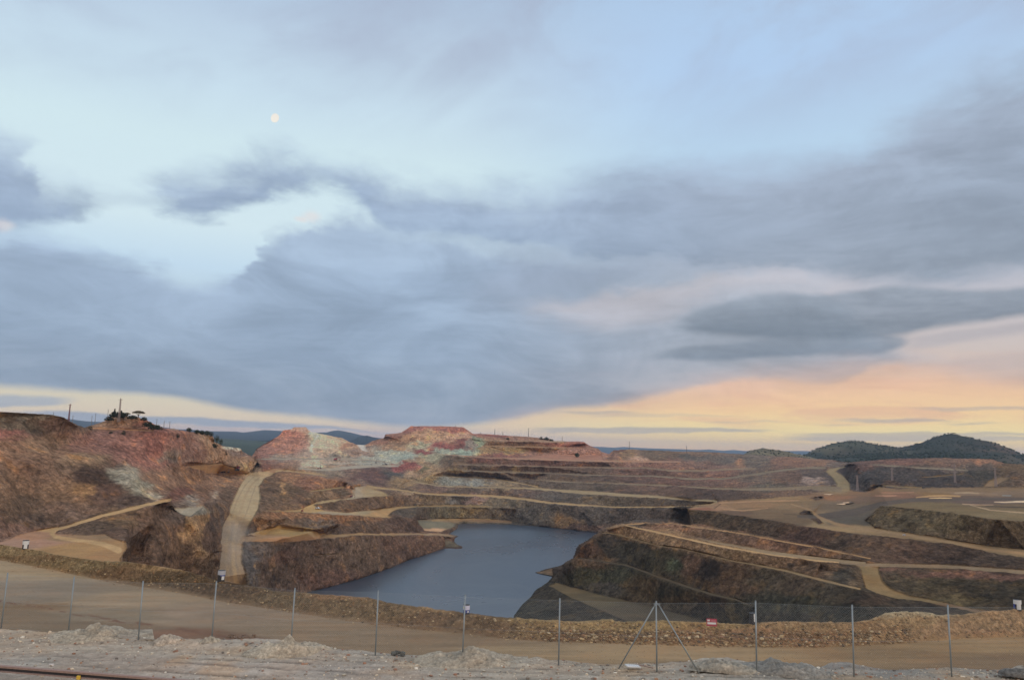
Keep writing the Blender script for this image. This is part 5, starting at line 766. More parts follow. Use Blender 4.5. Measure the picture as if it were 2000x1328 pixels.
    # rust coloured windrow along the near edge on the left
    yn = np.interp(gx, [p[0] for p in near], [p[1] for p in near]); q = np.exp(-((gy - yn - 1 + 3 * n1) / 2.6) ** 2) * (gx < 520) * (gx > -250)
    col = road * (1 - onb[..., None]) + berm * onb[..., None]
    q = (q * sstep(n2 + .3 * n1, -.15, .25))[..., None]; col = col * (1 - q) + q * lin((86, 60, 46))
    P2[149:] += (q[149:] * 0)
    col = np.clip(col / E_DISP, .005, .8)
    last = P2[-1]; rr = last / np.linalg.norm(last[:, :2], axis=1, keepdims=True); bk = []
    for k, (dd, dz) in enumerate(((.5, -.03), (1.1, -.12), (2.0, -.7), (4, -2.2), (12, -9), (30, -27))):
        bk.append(last + np.stack([rr[:, 0] * dd, rr[:, 1] * dd, np.zeros(nx) + dz + (.08 * n2[-1] if k < 3 else 0)], -1))
    Pf = np.concatenate([P2, np.stack(bk)]); cf = np.concatenate([col, np.repeat(col[-1:], 6, 0)]); rf = np.concatenate([onb, np.ones((6, nx))])
    o = mesh_np('dirt_road', Pf.reshape(-1, 3), grid_faces(len(Pf), nx), M_NEAR, cf.reshape(-1, 3), attr={'rough': rf.ravel()}); tag(o, kind='structure')
    return P2, gx, gy, onb, N
ROADP = build_road()
RUTS = [([(-200, 1268), (0, 1284), (100, 1292), (200, 1302), (300, 1309), (400, 1317), (600, 1330), (2200, 1420)], 2.6, .05), ([(-200, 1248), (0, 1259), (200, 1273), (400, 1288), (700, 1300), (1000, 1312), (1300, 1320), (2200, 1332)], 2.0, .03),
        ([(-200, 1240), (0, 1250), (150, 1256), (300, 1272), (500, 1283), (800, 1296), (1100, 1308), (1500, 1318), (2200, 1324)], 1.6, .02), ([(-200, 1262), (0, 1272), (200, 1286), (450, 1301), (800, 1318), (1100, 1328), (2200, 1400)], 2.2, .03)]
def build_strip():
    X0, X1, Y0, Y1 = -200, 2200, 1200, 1900
    pb = [(x, y, -0.0 + float(ray(x, y)[2] * t)) for x, y, t in POSTS]
    zf = lambda x: float(np.interp(x, [p[0] for p in pb], [p[2] for p in pb]))
    L = [('z', pb), ('z', [(x, y, float(np.interp(x, [0, 2000], [-7.12, -6.40]))) for x, y in EDGE]), ('z', [(0, 1330, -6.98), (500, 1345, -6.86), (1000, 1352, -6.72), (1500, 1360, -6.45), (2000, 1362, -6.36)]), ('z', [(0, 1905, -6.9), (1000, 1905, -6.7), (2000, 1905, -6.4)])]
    R = field(L, X0, X1, Y0, Y1); nx = 1900
    xg = np.linspace(X0 + 4, X1 - 4, nx); ex = [p[0] for p in EDGE]; ey = [p[1] for p in EDGE]
    ye = np.where(xg < 0, ey[0] + xg * .026, np.where(xg > 1990, ey[-1] + (xg - 1990) * .026, np.interp(xg, ex, ey))) + .4
    rows = np.concatenate([np.linspace(0, 1, 40)[:-1] ** .8 * .80, np.linspace(.80, 1, 150)])
    gy = 1885 + (ye - 1885)[None] * rows[:, None]; gx = np.repeat(xg[None], len(rows), 0)
    fx, fy = gx - X0, gy - Y0; i, j = fx.astype(int), fy.astype(int); a, b = fx - i, fy - j
    w = (R[j, i] * (1 - a) + R[j, i + 1] * a) * (1 - b) + (R[j + 1, i] * (1 - a) + R[j + 1, i + 1] * a) * b
    P = ray(gx, gy) / w[..., None]; x, y, z = P[..., 0], P[..., 1], P[..., 2]
    n0 = fbm(x / 3.2, y / 3.2, z * 0, 3, 14); n1 = fbm(x / .8, y / .8, z * 0, 3, 15); n2 = fbm(x / .16, y / .16, z * 0, 2, 18)
    h = .035 * n0 + .03 * n1 + .014 * n2; dk = np.zeros(gx.shape)
    for pts, wdt, dep in RUTS:
        yr = np.interp(gx, [p[0] for p in pts], [p[1] for p in pts]); q = np.exp(-((gy - yr + 2.5 * n0) / wdt) ** 2) * sstep(n0 + .4 * n1, -.35, .25); h -= dep * q; dk = np.maximum(dk, q)
    e = sstep(np.arange(len(rows))[:, None] * np.ones(nx), len(rows) - 22, len(rows) - 1) * sstep(n0 + .6 * n1, -.3, .5); h += .10 * e
    P2 = P.copy(); P2[..., 2] += h
    col = blend_sites(gx, gy, [E(60, 1250, 100, 10, 130, 120, 108), E(200, 1262, 120, 10, 134, 124, 112), E(200, 1290, 120, 12, 126, 116, 106), E(60, 1290, 60, 8, 130, 124, 116), E(500, 1280, 120, 10, 132, 124, 114), E(600, 1305, 160, 10, 128, 120, 112), E(900, 1300, 140, 8, 134, 126, 114), E(1100, 1312, 140, 8, 130, 123, 113), E(1400, 1310, 140, 8, 126, 120, 111), E(1600, 1312, 120, 8, 114, 111, 105), E(1650, 1306, 60, 5, 100, 98, 95), E(1900, 1314, 120, 8, 124, 118, 109), E(1900, 1326, 120, 5, 126, 116, 104)], 50 * n0, 6 * n1)
    st = fbm(gx / 240, gy / 3.0, x * 0, 4, 44)
    col = col * (1 + .16 * n0 + .12 * n1 + .16 * n2 + .26 * st)[..., None]
    col = col * (1 - .46 * dk * sstep(n1, -.5, .3))[..., None]
    tan = sstep(fbm(x / 1.7, y / 1.7, z * 0, 3, 77), .12, .45)[..., None]; col = col * (1 + tan * (np.array([1.12, .98, .84]) - 1))
    # yellowish and rusty spill along the far edge on the left
    col = col * np.array([1.03, 1.05, 1.09])
    sp = np.exp(-((gy - np.interp(gx, [0, 60, 130, 260], [1222, 1232, 1238, 1244])) / 6) ** 2) * (gx < 130) * sstep(n1, -.3, .3); sp = sp[..., None]
    col = col * (1 - sp) + sp * lin((168, 138, 94)); col = np.clip(col / E_DISP, .01, .8)
    last = P2[-1]; rr = last / np.linalg.norm(last[:, :2], axis=1, keepdims=True); bk = []; n9 = .05 * n1[-1]
    for dd, dz in ((.12, -.03), (.5, -.25), (1.5, -1.0), (4, -3.0), (9, -6.5), (16, -9.6)):
        bk.append(last + np.stack([rr[:, 0] * dd, rr[:, 1] * dd, np.zeros(nx) + dz + n9], -1))
    # towards the viewer and behind
    f0 = P2[0]; fr = [np.stack([f0[:, 0] * s, f0[:, 1] * s - o_, f0[:, 2] + .0 * f0[:, 0]], -1) for s, o_ in ((-.6, 12), (.2, 6), (.6, 1))]
    Pf = np.concatenate([np.stack(fr), P2, np.stack(bk)]); cf = np.concatenate([np.repeat(col[:1], 3, 0), col, np.repeat(col[-1:] * .9, 6, 0)])
    o = mesh_np('gravel_ground', Pf.reshape(-1, 3), grid_faces(len(Pf), nx), M_STRIP, cf.reshape(-1, 3), attr={'rough': np.full(Pf.shape[:2], .45).ravel()}); tag(o, kind='structure')
    return P2, gx, gy
STRIPP = build_strip()
def pick(S, px, py):
    """surface point of a sheet seen at a photo point"""
    if S is PITP and 'open_pit' in bpy.data.objects:
        hit = bpy.data.objects['open_pit'].ray_cast((0, 0, 0), Vector(ray(px, py)).normalized())
        if hit[0]: return Vector(hit[1])
    gx, gy = S[1], S[2]; c = int(np.abs(gx[0] - px).argmin()); r = int(np.abs(gy[:, c] - py).argmin()); return Vector(S[0][r, c])

def rock_base(n_var=8):
    out = []
    for k in range(n_var):
        bm = bmesh.new(); bmesh.ops.create_icosphere(bm, subdivisions=1, radius=1.0); rr = random.Random(k)
        for v in bm.verts: v.co *= rr.uniform(.62, 1.15); v.co.z *= .75
        # chop with planes for flat broken faces
        for _ in range(3):
            nrm = Vector((rr.uniform(-1, 1), rr.uniform(-1, 1), rr.uniform(-.6, 1))).normalized(); d = rr.uniform(.45, .7)
            for v in bm.verts:
                s = v.co.dot(nrm)
                if s > d: v.co -= nrm * (s - d)
        V = np.array([v.co[:] for v in bm.verts]); Fq = np.array([[v.index for v in f.verts] for f in bm.faces]); bm.free(); out.append((V, Fq))
    return out
ROCKS = rock_base()
def scatter(name, pts, sizes, cols, label, cat, mat=None, sink=.25):
    Vs, Fs, Cs = [], [], []; n = 0
    for p, s, c in zip(pts, sizes, cols):
        V, Fq = ROCKS[random.randrange(len(ROCKS))]; a = random.uniform(0, 6.28); ca, sa = math.cos(a), math.sin(a); e = random.uniform(.7, 1.4)
        Q = V * np.array([e, 1.0, random.uniform(.6, 1.0)]) * s; Q = np.stack([Q[:, 0] * ca - Q[:, 1] * sa, Q[:, 0] * sa + Q[:, 1] * ca, Q[:, 2]], -1) + np.array(p) + np.array([0, 0, s * (.5 - sink)])
        Vs.append(Q); Fs.append(Fq + n); n += len(Q); Cs.append(np.repeat(np.array(c)[None], len(Q), 0))
    o = mesh_np(name, np.concatenate(Vs), np.concatenate(Fs), mat or M_STONE, np.concatenate(Cs), smooth=False); return tag(o, label, cat, kind='stuff')
def mstone(g):
    c = g.n('ShaderNodeAttribute', attribute_name='Col').outputs['Color']; tc = g.n('ShaderNodeTexCoord').outputs['Object']
    n = g.noise(tc, 22, 4, .65); f = g.m('ADD', .72, g.m('MULTIPLY', n, .56)); bp = g.n('ShaderNodeBump', {'Height': n, 'Strength': .5, 'Distance': .03}).outputs[0]
    return bsdf(g, g.mixc(1.0, c, g.comb(f, f, f), 'MULTIPLY'), .92, 0, bp, .15)
M_STONE = material('broken_stone', mstone)
def stones():
    P, gx, gy, onb, N = ROADP; nr, nc = gx.shape; pts, sz, cl = [], [], []
    pal = [(118, 96, 70), (104, 84, 62), (134, 112, 82), (92, 76, 58), (126, 98, 72), (150, 130, 100), (84, 72, 60), (118, 92, 70), (156, 140, 114)]
    n = 0
    while n < 13000:
        r = random.randrange(150, nr - 2); c = random.randrange(nc); x = gx[r, c]; v = (r - 149) / 80.0
        if x < 1000: pr = .28 if v < .8 else .4
        elif x < 1780: pr = 1.0 if v < .62 else .35
        else: pr = .5 if v < .35 else .22
        if random.random() > pr: continue
        s = min(.036 * random.paretovariate(2.0), .21) * (1.0 if 1050 < x < 1780 and v < .6 else .7)
        pts.append(P[r, c]); sz.append(s); c0 = random.choice(pal); k = random.uniform(.6, 1.0); cl.append(alb(c0, k)); n += 1
    for _ in range(5000):
        c = random.randrange(nc); r = random.randrange(60, 152); pts.append(P[r, c]); sz.append(random.uniform(.015, .05) if r < 147 else random.uniform(.03, .10)); cl.append(alb(random.choice(pal), random.uniform(.6, .95)))
    scatter('berm_stones', pts, sz, cl, 'brown and ochre broken stones strewn over the berm beside the dirt road', 'stones')
    P, gx, gy = STRIPP; nr, nc = gx.shape; pts, sz, cl = [], [], []
    pal = [(150, 144, 134), (128, 122, 114), (104, 98, 92), (164, 152, 136), (120, 92, 78), (170, 166, 158), (90, 84, 80), (132, 104, 84)]
    for _ in range(9000):
        c = random.randrange(nc); r = random.randrange(60, nr) if random.random() < .75 else random.randrange(nr - 25, nr)
        s = min(.011 * random.paretovariate(2.0), .07); pts.append(P[r, c]); sz.append(s); cl.append(alb(random.choice(pal), random.uniform(.8, 1.15)))
    scatter('gravel_stones', pts, sz, cl, 'pale grey stones scattered on the gravel strip under the fence', 'stones')
stones()
# ------------------------------------------------------------------ far country: wooded hills, blue ridges, plain, moon
def far_sheet(name, sky, dsky, base_y, dbase, colf, x0, x1, mat=None, amp=6, scale=160, nx=420, nr=46, y_top=None, seed=0, kind='structure'):
    xs = np.linspace(x0, x1, nx); ys = np.interp(xs, *zip(*sky)); ds = np.interp(xs, *zip(*dsky)) if not np.isscalar(dsky) else np.full(nx, float(dsky))
    t = np.linspace(0, 1, nr)[:, None]
    yb = base_y + (xs - 1000) * .026 - 0
    yb = np.maximum(yb, ys + 2)
    wS, wB = 1 / ds, 1 / float(dbase)
    w = wB + (wS - wB) * t ** .8; gy = yb[None] + (ys - yb)[None] * t; gx = np.repeat(xs[None], nr, 0)
    R = ray(gx, gy); R = R / np.linalg.norm(R[..., :2], axis=-1, keepdims=True); P = R / w[..., None]
    x, y, z = P[..., 0], P[..., 1], P[..., 2]
    n = fbm(x / scale, y / scale, z * 0, 5, seed + 200); rd = ridged(x / scale / 1.6, y / scale / 1.6, z * 0, 3, seed + 210)
    env = np.sin(np.clip(t, 0, 1) * math.pi) * .9 + .06
    P2 = P.copy(); P2[..., 2] += env * amp * (n + .7 * rd - .3)
    col = colf(gx, gy, n, rd); last = P2[-1]; rr = R[-1]; bk = []
    for dd, dz in ((60, -4), (300, -60), (900, -200)):
        q = last + rr * dd * ds.mean() / 2700 * 1.0; q = q.copy(); q[:, 2] = last[:, 2] + dz * max(1, ds.mean() / 5000); bk.append(q)
    Pf = np.concatenate([P2, np.stack(bk)]); cf = np.concatenate([col, np.repeat(col[-1:], 3, 0)])
    o = mesh_np(name, Pf.reshape(-1, 3), grid_faces(len(Pf), nx), mat or M_FAR, np.clip(cf / E_DISP, .004, .6).reshape(-1, 3), attr={'rough': np.full(cf.shape[:2], .8).ravel()}); tag(o, kind=kind)
    return P2, gx, gy
HILLS = [(1500, 905), (1540, 899), (1565, 892), (1584, 882), (1604, 873.5), (1626, 866.5), (1657, 861), (1679, 862), (1703, 866.5), (1725, 870.5), (1754, 874.5), (1769, 872.5), (1800, 864.5), (1824, 855), (1846, 848), (1866, 848), (1886, 853.5), (1912, 859.5), (1938, 864), (1967, 874), (1991, 885.5), (2000, 888), (2100, 894), (2230, 901)]
def hillcol(gx, gy, n, rd):
    c = blend_sites(gx, gy, [E(1640, 870, 40, 6, 72, 74, 56), E(1625, 880, 30, 6, 88, 84, 66), E(1600, 893, 50, 5, 50, 56, 46), E(1690, 875, 30, 6, 66, 68, 54), E(1700, 890, 60, 5, 46, 54, 44), E(1750, 884, 30, 6, 84, 82, 66), E(1850, 860, 40, 8, 48, 52, 42), E(1830, 875, 50, 8, 50, 54, 44), E(1900, 872, 30, 8, 62, 60, 50), E(1950, 875, 30, 8, 86, 74, 62), E(1900, 890, 80, 5, 44, 50, 40), E(2050, 895, 60, 6, 70, 66, 54)], 30 * n, 6 * n)
    return c * .66 * (.80 + .5 * n + .3 * rd)[..., None]
HILLP = far_sheet('wooded_hills', HILLS, 2750, 912, 1900, hillcol, 1500, 2230, amp=9, scale=150, nx=460, nr=50, seed=1)
KNOLL = [(1430, 897), (1450, 888), (1460, 883), (1475, 877.5), (1484, 876), (1490, 874.3), (1497, 876), (1520, 879), (1537, 881.5), (1552, 886), (1575, 890), (1600, 897)]
KNOLLP = far_sheet('far_knoll', KNOLL, 2300, 905, 1750, lambda gx, gy, n, rd: np.ones(gx.shape + (3,)) * lin((94, 88, 70)) * (.85 + .4 * n + .2 * rd)[..., None], 1430, 1600, amp=5, scale=90, nx=160, nr=30, seed=2)
dk = lambda gx, gy, n, rd: np.ones(gx.shape + (3,)) * np.array([.014, .022, .028]) * (1 + .35 * n)[..., None]
far_sheet('far_ridge', [(1120, 873), (1147, 871.5), (1175, 872.5), (1200, 874), (1217, 872.5), (1250, 874.5), (1275, 875.5), (1330, 877), (1362, 878.5), (1387, 877.5), (1412, 880), (1432, 878.5), (1455, 880.5), (1500, 880), (1575, 880.5), (1610, 882), (1700, 884), (2000, 892), (2250, 899)], 13500, 884.5, 9500, dk, 1120, 2240, amp=14, scale=900, seed=3)
far_sheet('blue_ridge', [(-200, 808), (0, 815), (134, 818), (168, 822.5), (200, 824), (300, 831), (345, 838), (375, 839), (400, 841.5), (462, 842.5), (475, 844.5), (517, 839.5), (550, 841.5), (612, 844.5), (637, 844.5), (650, 841), (662, 840.2), (687, 845), (707, 850), (732, 854), (800, 862), (900, 869)], 8800, 873, 5200, dk, -200, 900, amp=22, scale=700, seed=4)
far_sheet('forest_spur', [(660, 870), (687, 860.5), (700, 853), (717, 850.3), (732, 854.5), (760, 864), (800, 874)], 5200, 886, 3800, dk, 660, 800, amp=10, scale=400, nx=120, nr=30, seed=5)
far_sheet('forest_plain', [(300, 851), (420, 855.5), (470, 858.5), (520, 862), (600, 866), (760, 873), (900, 877)], 4600, 905, 2100, lambda gx, gy, n, rd: np.ones(gx.shape + (3,)) * lin((52, 62, 48)) * (.8 + .6 * n)[..., None], 300, 900, amp=12, scale=260, nx=240, nr=40, seed=6)
def plain():
    rings = [0, 400, 1500, 2500, 4000, 7000, 11000, 15600]; n = 96; V = [(0, 0, -152)]; Fq = []
    for k, r in enumerate(rings[1:]):
        for i in range(n): a = 2 * math.pi * i / n; V.append((r * math.sin(a), r * math.cos(a), -152.0 + 4 * (k > 1) * math.sin(3.1 * i + k)))
    Fq = [[1 + k * n + i, 1 + k * n + (i + 1) % n, 1 + (k + 1) * n + (i + 1) % n, 1 + (k + 1) * n + i] for k in range(len(rings) - 2) for i in range(n)]
    cap = [[0, 1 + (i + 1) % n, 1 + i, 1 + i] for i in range(n)]
    c = np.ones((len(V), 3)) * np.array([.035, .045, .028]); me = bpy.data.meshes.new('plain')
    me.from_pydata(V, [], Fq + [f[:3] for f in cap]); a = me.color_attributes.new('Col', 'FLOAT_COLOR', 'POINT'); c4 = np.ones((len(V), 4), np.float32); c4[:, :3] = c; a.data.foreach_set('color', c4.ravel())
    me.materials.append(M_FAR); tag(link(bpy.data.objects.new('plain', me)), kind='structure')
plain()
# foliage: crowns of many small leaf clumps
def mleaf(g):
    c = g.n('ShaderNodeAttribute', attribute_name='Col').outputs['Color']; return bsdf(g, c, .8, 0, None, .1)
M_LEAF = material('foliage', mleaf)
M_BARK = material('bark', lambda g: bsdf(g, g.mixc(g.noise(g.n('ShaderNodeTexCoord').outputs['Object'], 6, 4, .6), (.05, .035, .025), (.13, .10, .075)), .9))
def forest():
    """bushy crowns scattered over the far hills; one object, thousands of trees"""
    Vs, Fs, Cs = [], [], []; n = 0
    def add(p, r, c, tall=1.0):
        nonlocal n
        for k in range(3):
            V, Fq = ROCKS[random.randrange(len(ROCKS))]; s = r * random.uniform(.5, .8); off = np.array([random.uniform(-.5, .5) * r, random.uniform(-.5, .5) * r, random.uniform(.3, .9) * r * tall])
            Q = V * np.array([s, s, s * 1.1 * tall]) + np.array(p) + off; Vs.append(Q); Fs.append(Fq + n); n += len(Q); Cs.append(np.repeat(np.array(c)[None] * random.uniform(.7, 1.3), len(Q), 0))
    P, gx, gy = HILLP; nr, nc = gx.shape
    nz = fbm(P[..., 0] / 130, P[..., 1] / 130, P[..., 2] * 0, 3, 300)
    cnt = 0
    while cnt < 6500:
        r = random.randrange(2, nr); c = random.randrange(nc); x, y = gx[r, c], gy[r, c]
        low = y > 884 + (x - 1700) * .018
        pr = .95 if (low and x > 1670) else (.8 if (x > 1780 and y < 880) else .38)
        if not low and 1600 < x < 1760: pr = .30
        pr *= float(np.clip(.75 + 1.4 * nz[r, c], .05, 1.3))
        if r > nr - 3: pr = .9
        if random.random() > pr: continue
        add(P[r, c], random.uniform(1.6, 3.8) * (1.35 if low and x > 1670 else 1), np.array([.026, .034, .018]) * random.uniform(.7, 1.5)); cnt += 1
    P, gx, gy = KNOLLP
    for _ in range(260):
        r = random.randrange(2, gx.shape[0]); c = random.randrange(gx.shape[1]); add(P[r, c], random.uniform(1.5, 3), np.array([.04, .048, .025]))
    o = mesh_np('forest', np.concatenate(Vs), np.concatenate(Fs), M_LEAF, np.concatenate(Cs), smooth=False); tag(o, 'dark evergreen woodland covering the two rounded hills on the right horizon', 'woodland', kind='stuff')
forest()
def moon():
    m = bpy.data.materials.new('moon_glow'); m.use_nodes = True; g = NT(m.node_tree)
    tc = g.n('ShaderNodeTexCoord').outputs['Object']; k = g.noise(tc, .018, 4, .6)
    e = g.n('ShaderNodeEmission', {'Color': g.mixc(g.ss(k, .4, .6), tuple(lin((232, 228, 222))), tuple(lin((246, 240, 228)))), 'Strength': 1.0})
    g.n('ShaderNodeOutputMaterial', {'Surface': e.outputs[0]})
    bm = bmesh.new(); bmesh.ops.create_uvsphere(bm, u_segments=32, v_segments=16, radius=1.0)
    me = bpy.data.meshes.new('moon'); bm.to_mesh(me); bm.free(); me.materials.append(m)
    for p in me.polygons: p.use_smooth = True
    o = link(bpy.data.objects.new('moon', me)); o.location = at_t(537, 231, 20000); o.scale = (98, 60, 122); o.rotation_euler = (0, math.radians(14), math.radians(18))
    tag(o, 'pale gibbous moon high in the blue gap between the clouds', 'moon')
moon()
# ------------------------------------------------------------------ things
def simple(name, c, rough=.6, metal=0, var=.12, scale=20, spec=.4):
    def b(g):
        n = g.noise(g.n('ShaderNodeTexCoord').outputs['Object'], scale, 4, .6); f = g.m('ADD', 1 - var, g.m('MULTIPLY', n, 2 * var))
        return bsdf(g, g.mixc(1.0, tuple(c), g.comb(f, f, f), 'MULTIPLY'), rough, metal, None, spec)
    return material(name, b)
M_GALV = simple('galvanised_steel', (.26, .285, .285), .5, .55, .18, 30)
M_WIRE = simple('fence_wire', (.26, .28, .28), .6, .3, .1, 30)
M_RUST = simple('rusty_steel', (.27, .18, .145), .8, .1, .35, 14)
M_DARK = simple('dark_steel', (.035, .034, .036), .6, .2, .2, 12)
M_WHITE = simple('white_paint', (.58, .58, .56), .5, 0, .08, 12)
M_BLUE = simple('blue_paint', (.05, .07, .24), .5, 0, .1, 12)
M_RED = simple('red_paint', (.34, .065, .085), .5, 0, .1, 12)
M_YEL = simple('yellow_paint', (.62, .40, .05), .55, 0, .15, 12)
M_ORANGE = simple('orange_paint', (.50, .16, .03), .55, 0, .15, 3)
M_MAROON = simple('maroon_paint', (.16, .04, .05), .6, 0, .2, 3)
M_GLASS = simple('dark_glass', (.03, .04, .05), .15, 0, .05, 3, .6)
M_TYRE = simple('tyre_rubber', (.025, .025, .025), .9, 0, .1, 8)
M_STEELGREY = simple('weathered_steel', (.17, .16, .16), .7, .2, .2, 1)
M_POLE = simple('pylon_steel', (.30, .24, .22), .7, .1, .1, 1)
M_CREAM = simple('cream_render', (.45, .38, .30), .9, 0, .1, .3)
M_CHALK = simple('white_rubble', (.46, .44, .41), .95, 0, .3, 6, .1)
M_WOOD = simple('grey_timber', (.10, .085, .075), .9, 0, .3, 9, .1)

class MB:
    def __init__(s): s.bm = bmesh.new()
    def box(s, c, d, R=None, taper=1.0):
        vs = bmesh.ops.create_cube(s.bm, size=1.0)['verts']
        for v in vs:
            k = taper if v.co.z > 0 else 1.0; q = Vector((v.co.x * d[0] * k, v.co.y * d[1] * k, v.co.z * d[2])); v.co = (R @ q if R else q) + Vector(c)
        return s
    def tube(s, a, b, r, r2=None, n=8, cap=True):
        a, b = Vector(a), Vector(b); d = b - a; q = d.to_track_quat('Z', 'Y').to_matrix(); r2 = r if r2 is None else r2; rings = []
        for p, rr in ((a, r), (b, r2)): rings.append([s.bm.verts.new(p + q @ Vector((math.cos(2 * math.pi * i / n) * rr, math.sin(2 * math.pi * i / n) * rr, 0))) for i in range(n)])
        for i in range(n): s.bm.faces.new((rings[0][i], rings[0][(i + 1) % n], rings[1][(i + 1) % n], rings[1][i]))
        if cap: s.bm.faces.new(rings[1]); s.bm.faces.new(rings[0][::-1])
        return s
    def prism(s, poly, y0, y1):
        """outline in x,z extruded along y"""
        A = [s.bm.verts.new((x, y0, z)) for x, z in poly]; B = [s.bm.verts.new((x, y1, z)) for x, z in poly]; n = len(poly)
        for i in range(n): s.bm.faces.new((A[i], A[(i + 1) % n], B[(i + 1) % n], B[i]))
        s.bm.faces.new(A[::-1]); s.bm.faces.new(B); return s
    def build(s, name, mat, parent=None, bevel=0, smooth=False):
        bmesh.ops.recalc_face_normals(s.bm, faces=s.bm.faces)
        me = bpy.data.meshes.new(name); s.bm.to_mesh(me); s.bm.free(); me.materials.append(mat)
        if smooth:
            for p in me.polygons: p.use_smooth = True
        o = link(bpy.data.objects.new(name, me), parent)
        if bevel: md = o.modifiers.new('bevel', 'BEVEL'); md.width = bevel; md.segments = 2
        return o
def thing(name, loc, label, cat, rz=0, group=None, scale=1):
    o = bpy.data.objects.new(name, None); link(o); o.location = loc; o.rotation_euler = (0, 0, rz); o.scale = (scale,) * 3; o.empty_display_size = .2
    return tag(o, label, cat, group)
def copy_tree(o, parent=None):
    c = o.copy(); SC.collection.objects.link(c)
    if parent: c.parent = parent
    for ch in list(o.children): copy_tree(ch, c)
    return c
def yaw_to(p): return math.atan2(-p.x, p.y)      # rotation that makes local -Y face the viewer

bpy.context.view_layer.update()
# ---- fence
def fence():
    base = [at_t(x, y, t) for x, y, t in POSTS]
    # posts outside the picture so that the run goes on
    base = [base[0] + (base[0] - base[1])] + base + [base[-1] + (base[-1] - base[-2]), base[-1] + 2 * (base[-1] - base[-2])]
    root = thing('wire_fence', base[6], 'chain link fence of thin grey steel posts along the pale gravel edge', 'fence')
    o0 = base[6]; tops = []
    def L(p): return p - o0
    H = 2.02; proto = None
    for i, b in enumerate(base):
        m = MB(); m.tube((0, 0, -.25), (0, 0, H), .024, n=10); m.tube((0, 0, H), (0, 0, H + .018), .028, .018, n=10)
        p = m.build('post', M_GALV, root, smooth=True); p.location = L(b); p.rotation_euler = (random.uniform(-.012, .012), random.uniform(-.014, .014), 0); tops.append(L(b) + Vector((0, 0, H)))
    # braced post
    k = 9; bp = base[k]; footl, footr = at_t(1205, 1309, 23.9), at_t(1366, 1313, 23.0)
    for f, s in ((footl, -1), (footr, 1)):
        top = L(bp) + Vector((.045 * s, 0, H - .09)); m = MB(); fl = L(f) - Vector((0, 0, .03)); kn = top + (fl - top).normalized() * .10
        m.tube(top, kn + Vector((0, 0, .012)), .02, n=8); m.tube(kn + Vector((0, 0, .012)), fl, .02, n=8); br = m.build('brace', M_GALV, root, smooth=True)
    m = MB(); m.tube(L(bp) + Vector((-.10, -.01, H - .07)), L(bp) + Vector((.10, -.01, H - .07)), .014, n=6); m.tube(L(bp) + Vector((0, 0, H - .10)), L(bp) + Vector((0, 0, H - .05)), .032, n=10); m.build('clamp', M_GALV, root)
    for k2 in range(1, len(base) - 3):
        if k2 == k: continue
        m = MB(); m.tube((-.0, -.03, H - .10), (0, .03, H - .10), .009, n=6); c = m.build('clip', M_GALV, root); c.location = L(base[k2])
    # mesh: straight diagonals of wire, woven in two directions, with three line wires
    V, Fq = [], []
    def wire(a, b, r):
        a = np.array(a); b = np.array(b); d = b - a; d /= np.linalg.norm(d); u = np.cross(d, (0, 1, 0)); u /= np.linalg.norm(u); w = np.cross(d, u); n = len(V)
        for p in (a, b):
            for q in range(3): an = q * 2.094; V.append(p + (u * math.cos(an) + w * math.sin(an)) * r)
        for q in range(3): Fq.append([n + q, n + (q + 1) % 3, n + 3 + (q + 1) % 3, n + 3 + q])
    Lh = 1.93; pitch = .0707
    for i in range(len(base) - 1):
        A, B = L(base[i]), L(base[i + 1]); dx = B - A; ln = math.hypot(dx.x, dx.y); ex = np.array([dx.x / ln, dx.y / ln, 0]); zz = dx.z / ln; A0 = np.array(A); off = np.array([0, -.03, 0])
        def P_(s, h): return A0 + off + ex * s + np.array([0, 0, zz * s + .04 + h])
        n = int((ln + Lh) / pitch)
        for j in range(n):
            s0 = -Lh + j * pitch; a0, b0 = s0, s0 + Lh
            lo = max(0, a0); hi = min(ln, b0)
            if hi - lo > .03:
                wire(P_(lo, lo - a0), P_(hi, hi - a0), .00125); wire(P_(lo, Lh - (lo - a0)), P_(hi, Lh - (hi - a0)), .00125)
        for h in (.02, Lh * .5, Lh): wire(P_(0, h), P_(ln, h), .002)
    mesh_np('wire_mesh', np.array(V), np.array(Fq), M_WIRE, parent=root, smooth=False)
    # sign hanging on the mesh
    sp = at_t(1389, 1214, 23.2) + Vector((0, -.06, 0)); sg = thing('warning_sign', sp, 'small red sign with white bands hanging on the fence right of the braced post', 'sign', rz=math.atan2(base[10].y - base[9].y, base[10].x - base[9].x))
    MB().box((0, 0, 0), (.30, .004, .215)).build('panel', M_RED, sg)
    MB().box((0, -.0035, -.025), (.25, .003, .055)).build('white_band', M_WHITE, sg); MB().box((-.09, -.0035, .055), (.07, .003, .045)).build('symbol', M_WHITE, sg)
    MB().box((.05, -.0035, .055), (.14, .003, .012)).box((.05, -.0035, .035), (.12, .003, .010)).build('text_line', simple('faded_pink', (.5, .22, .24), .6), sg)
fence()

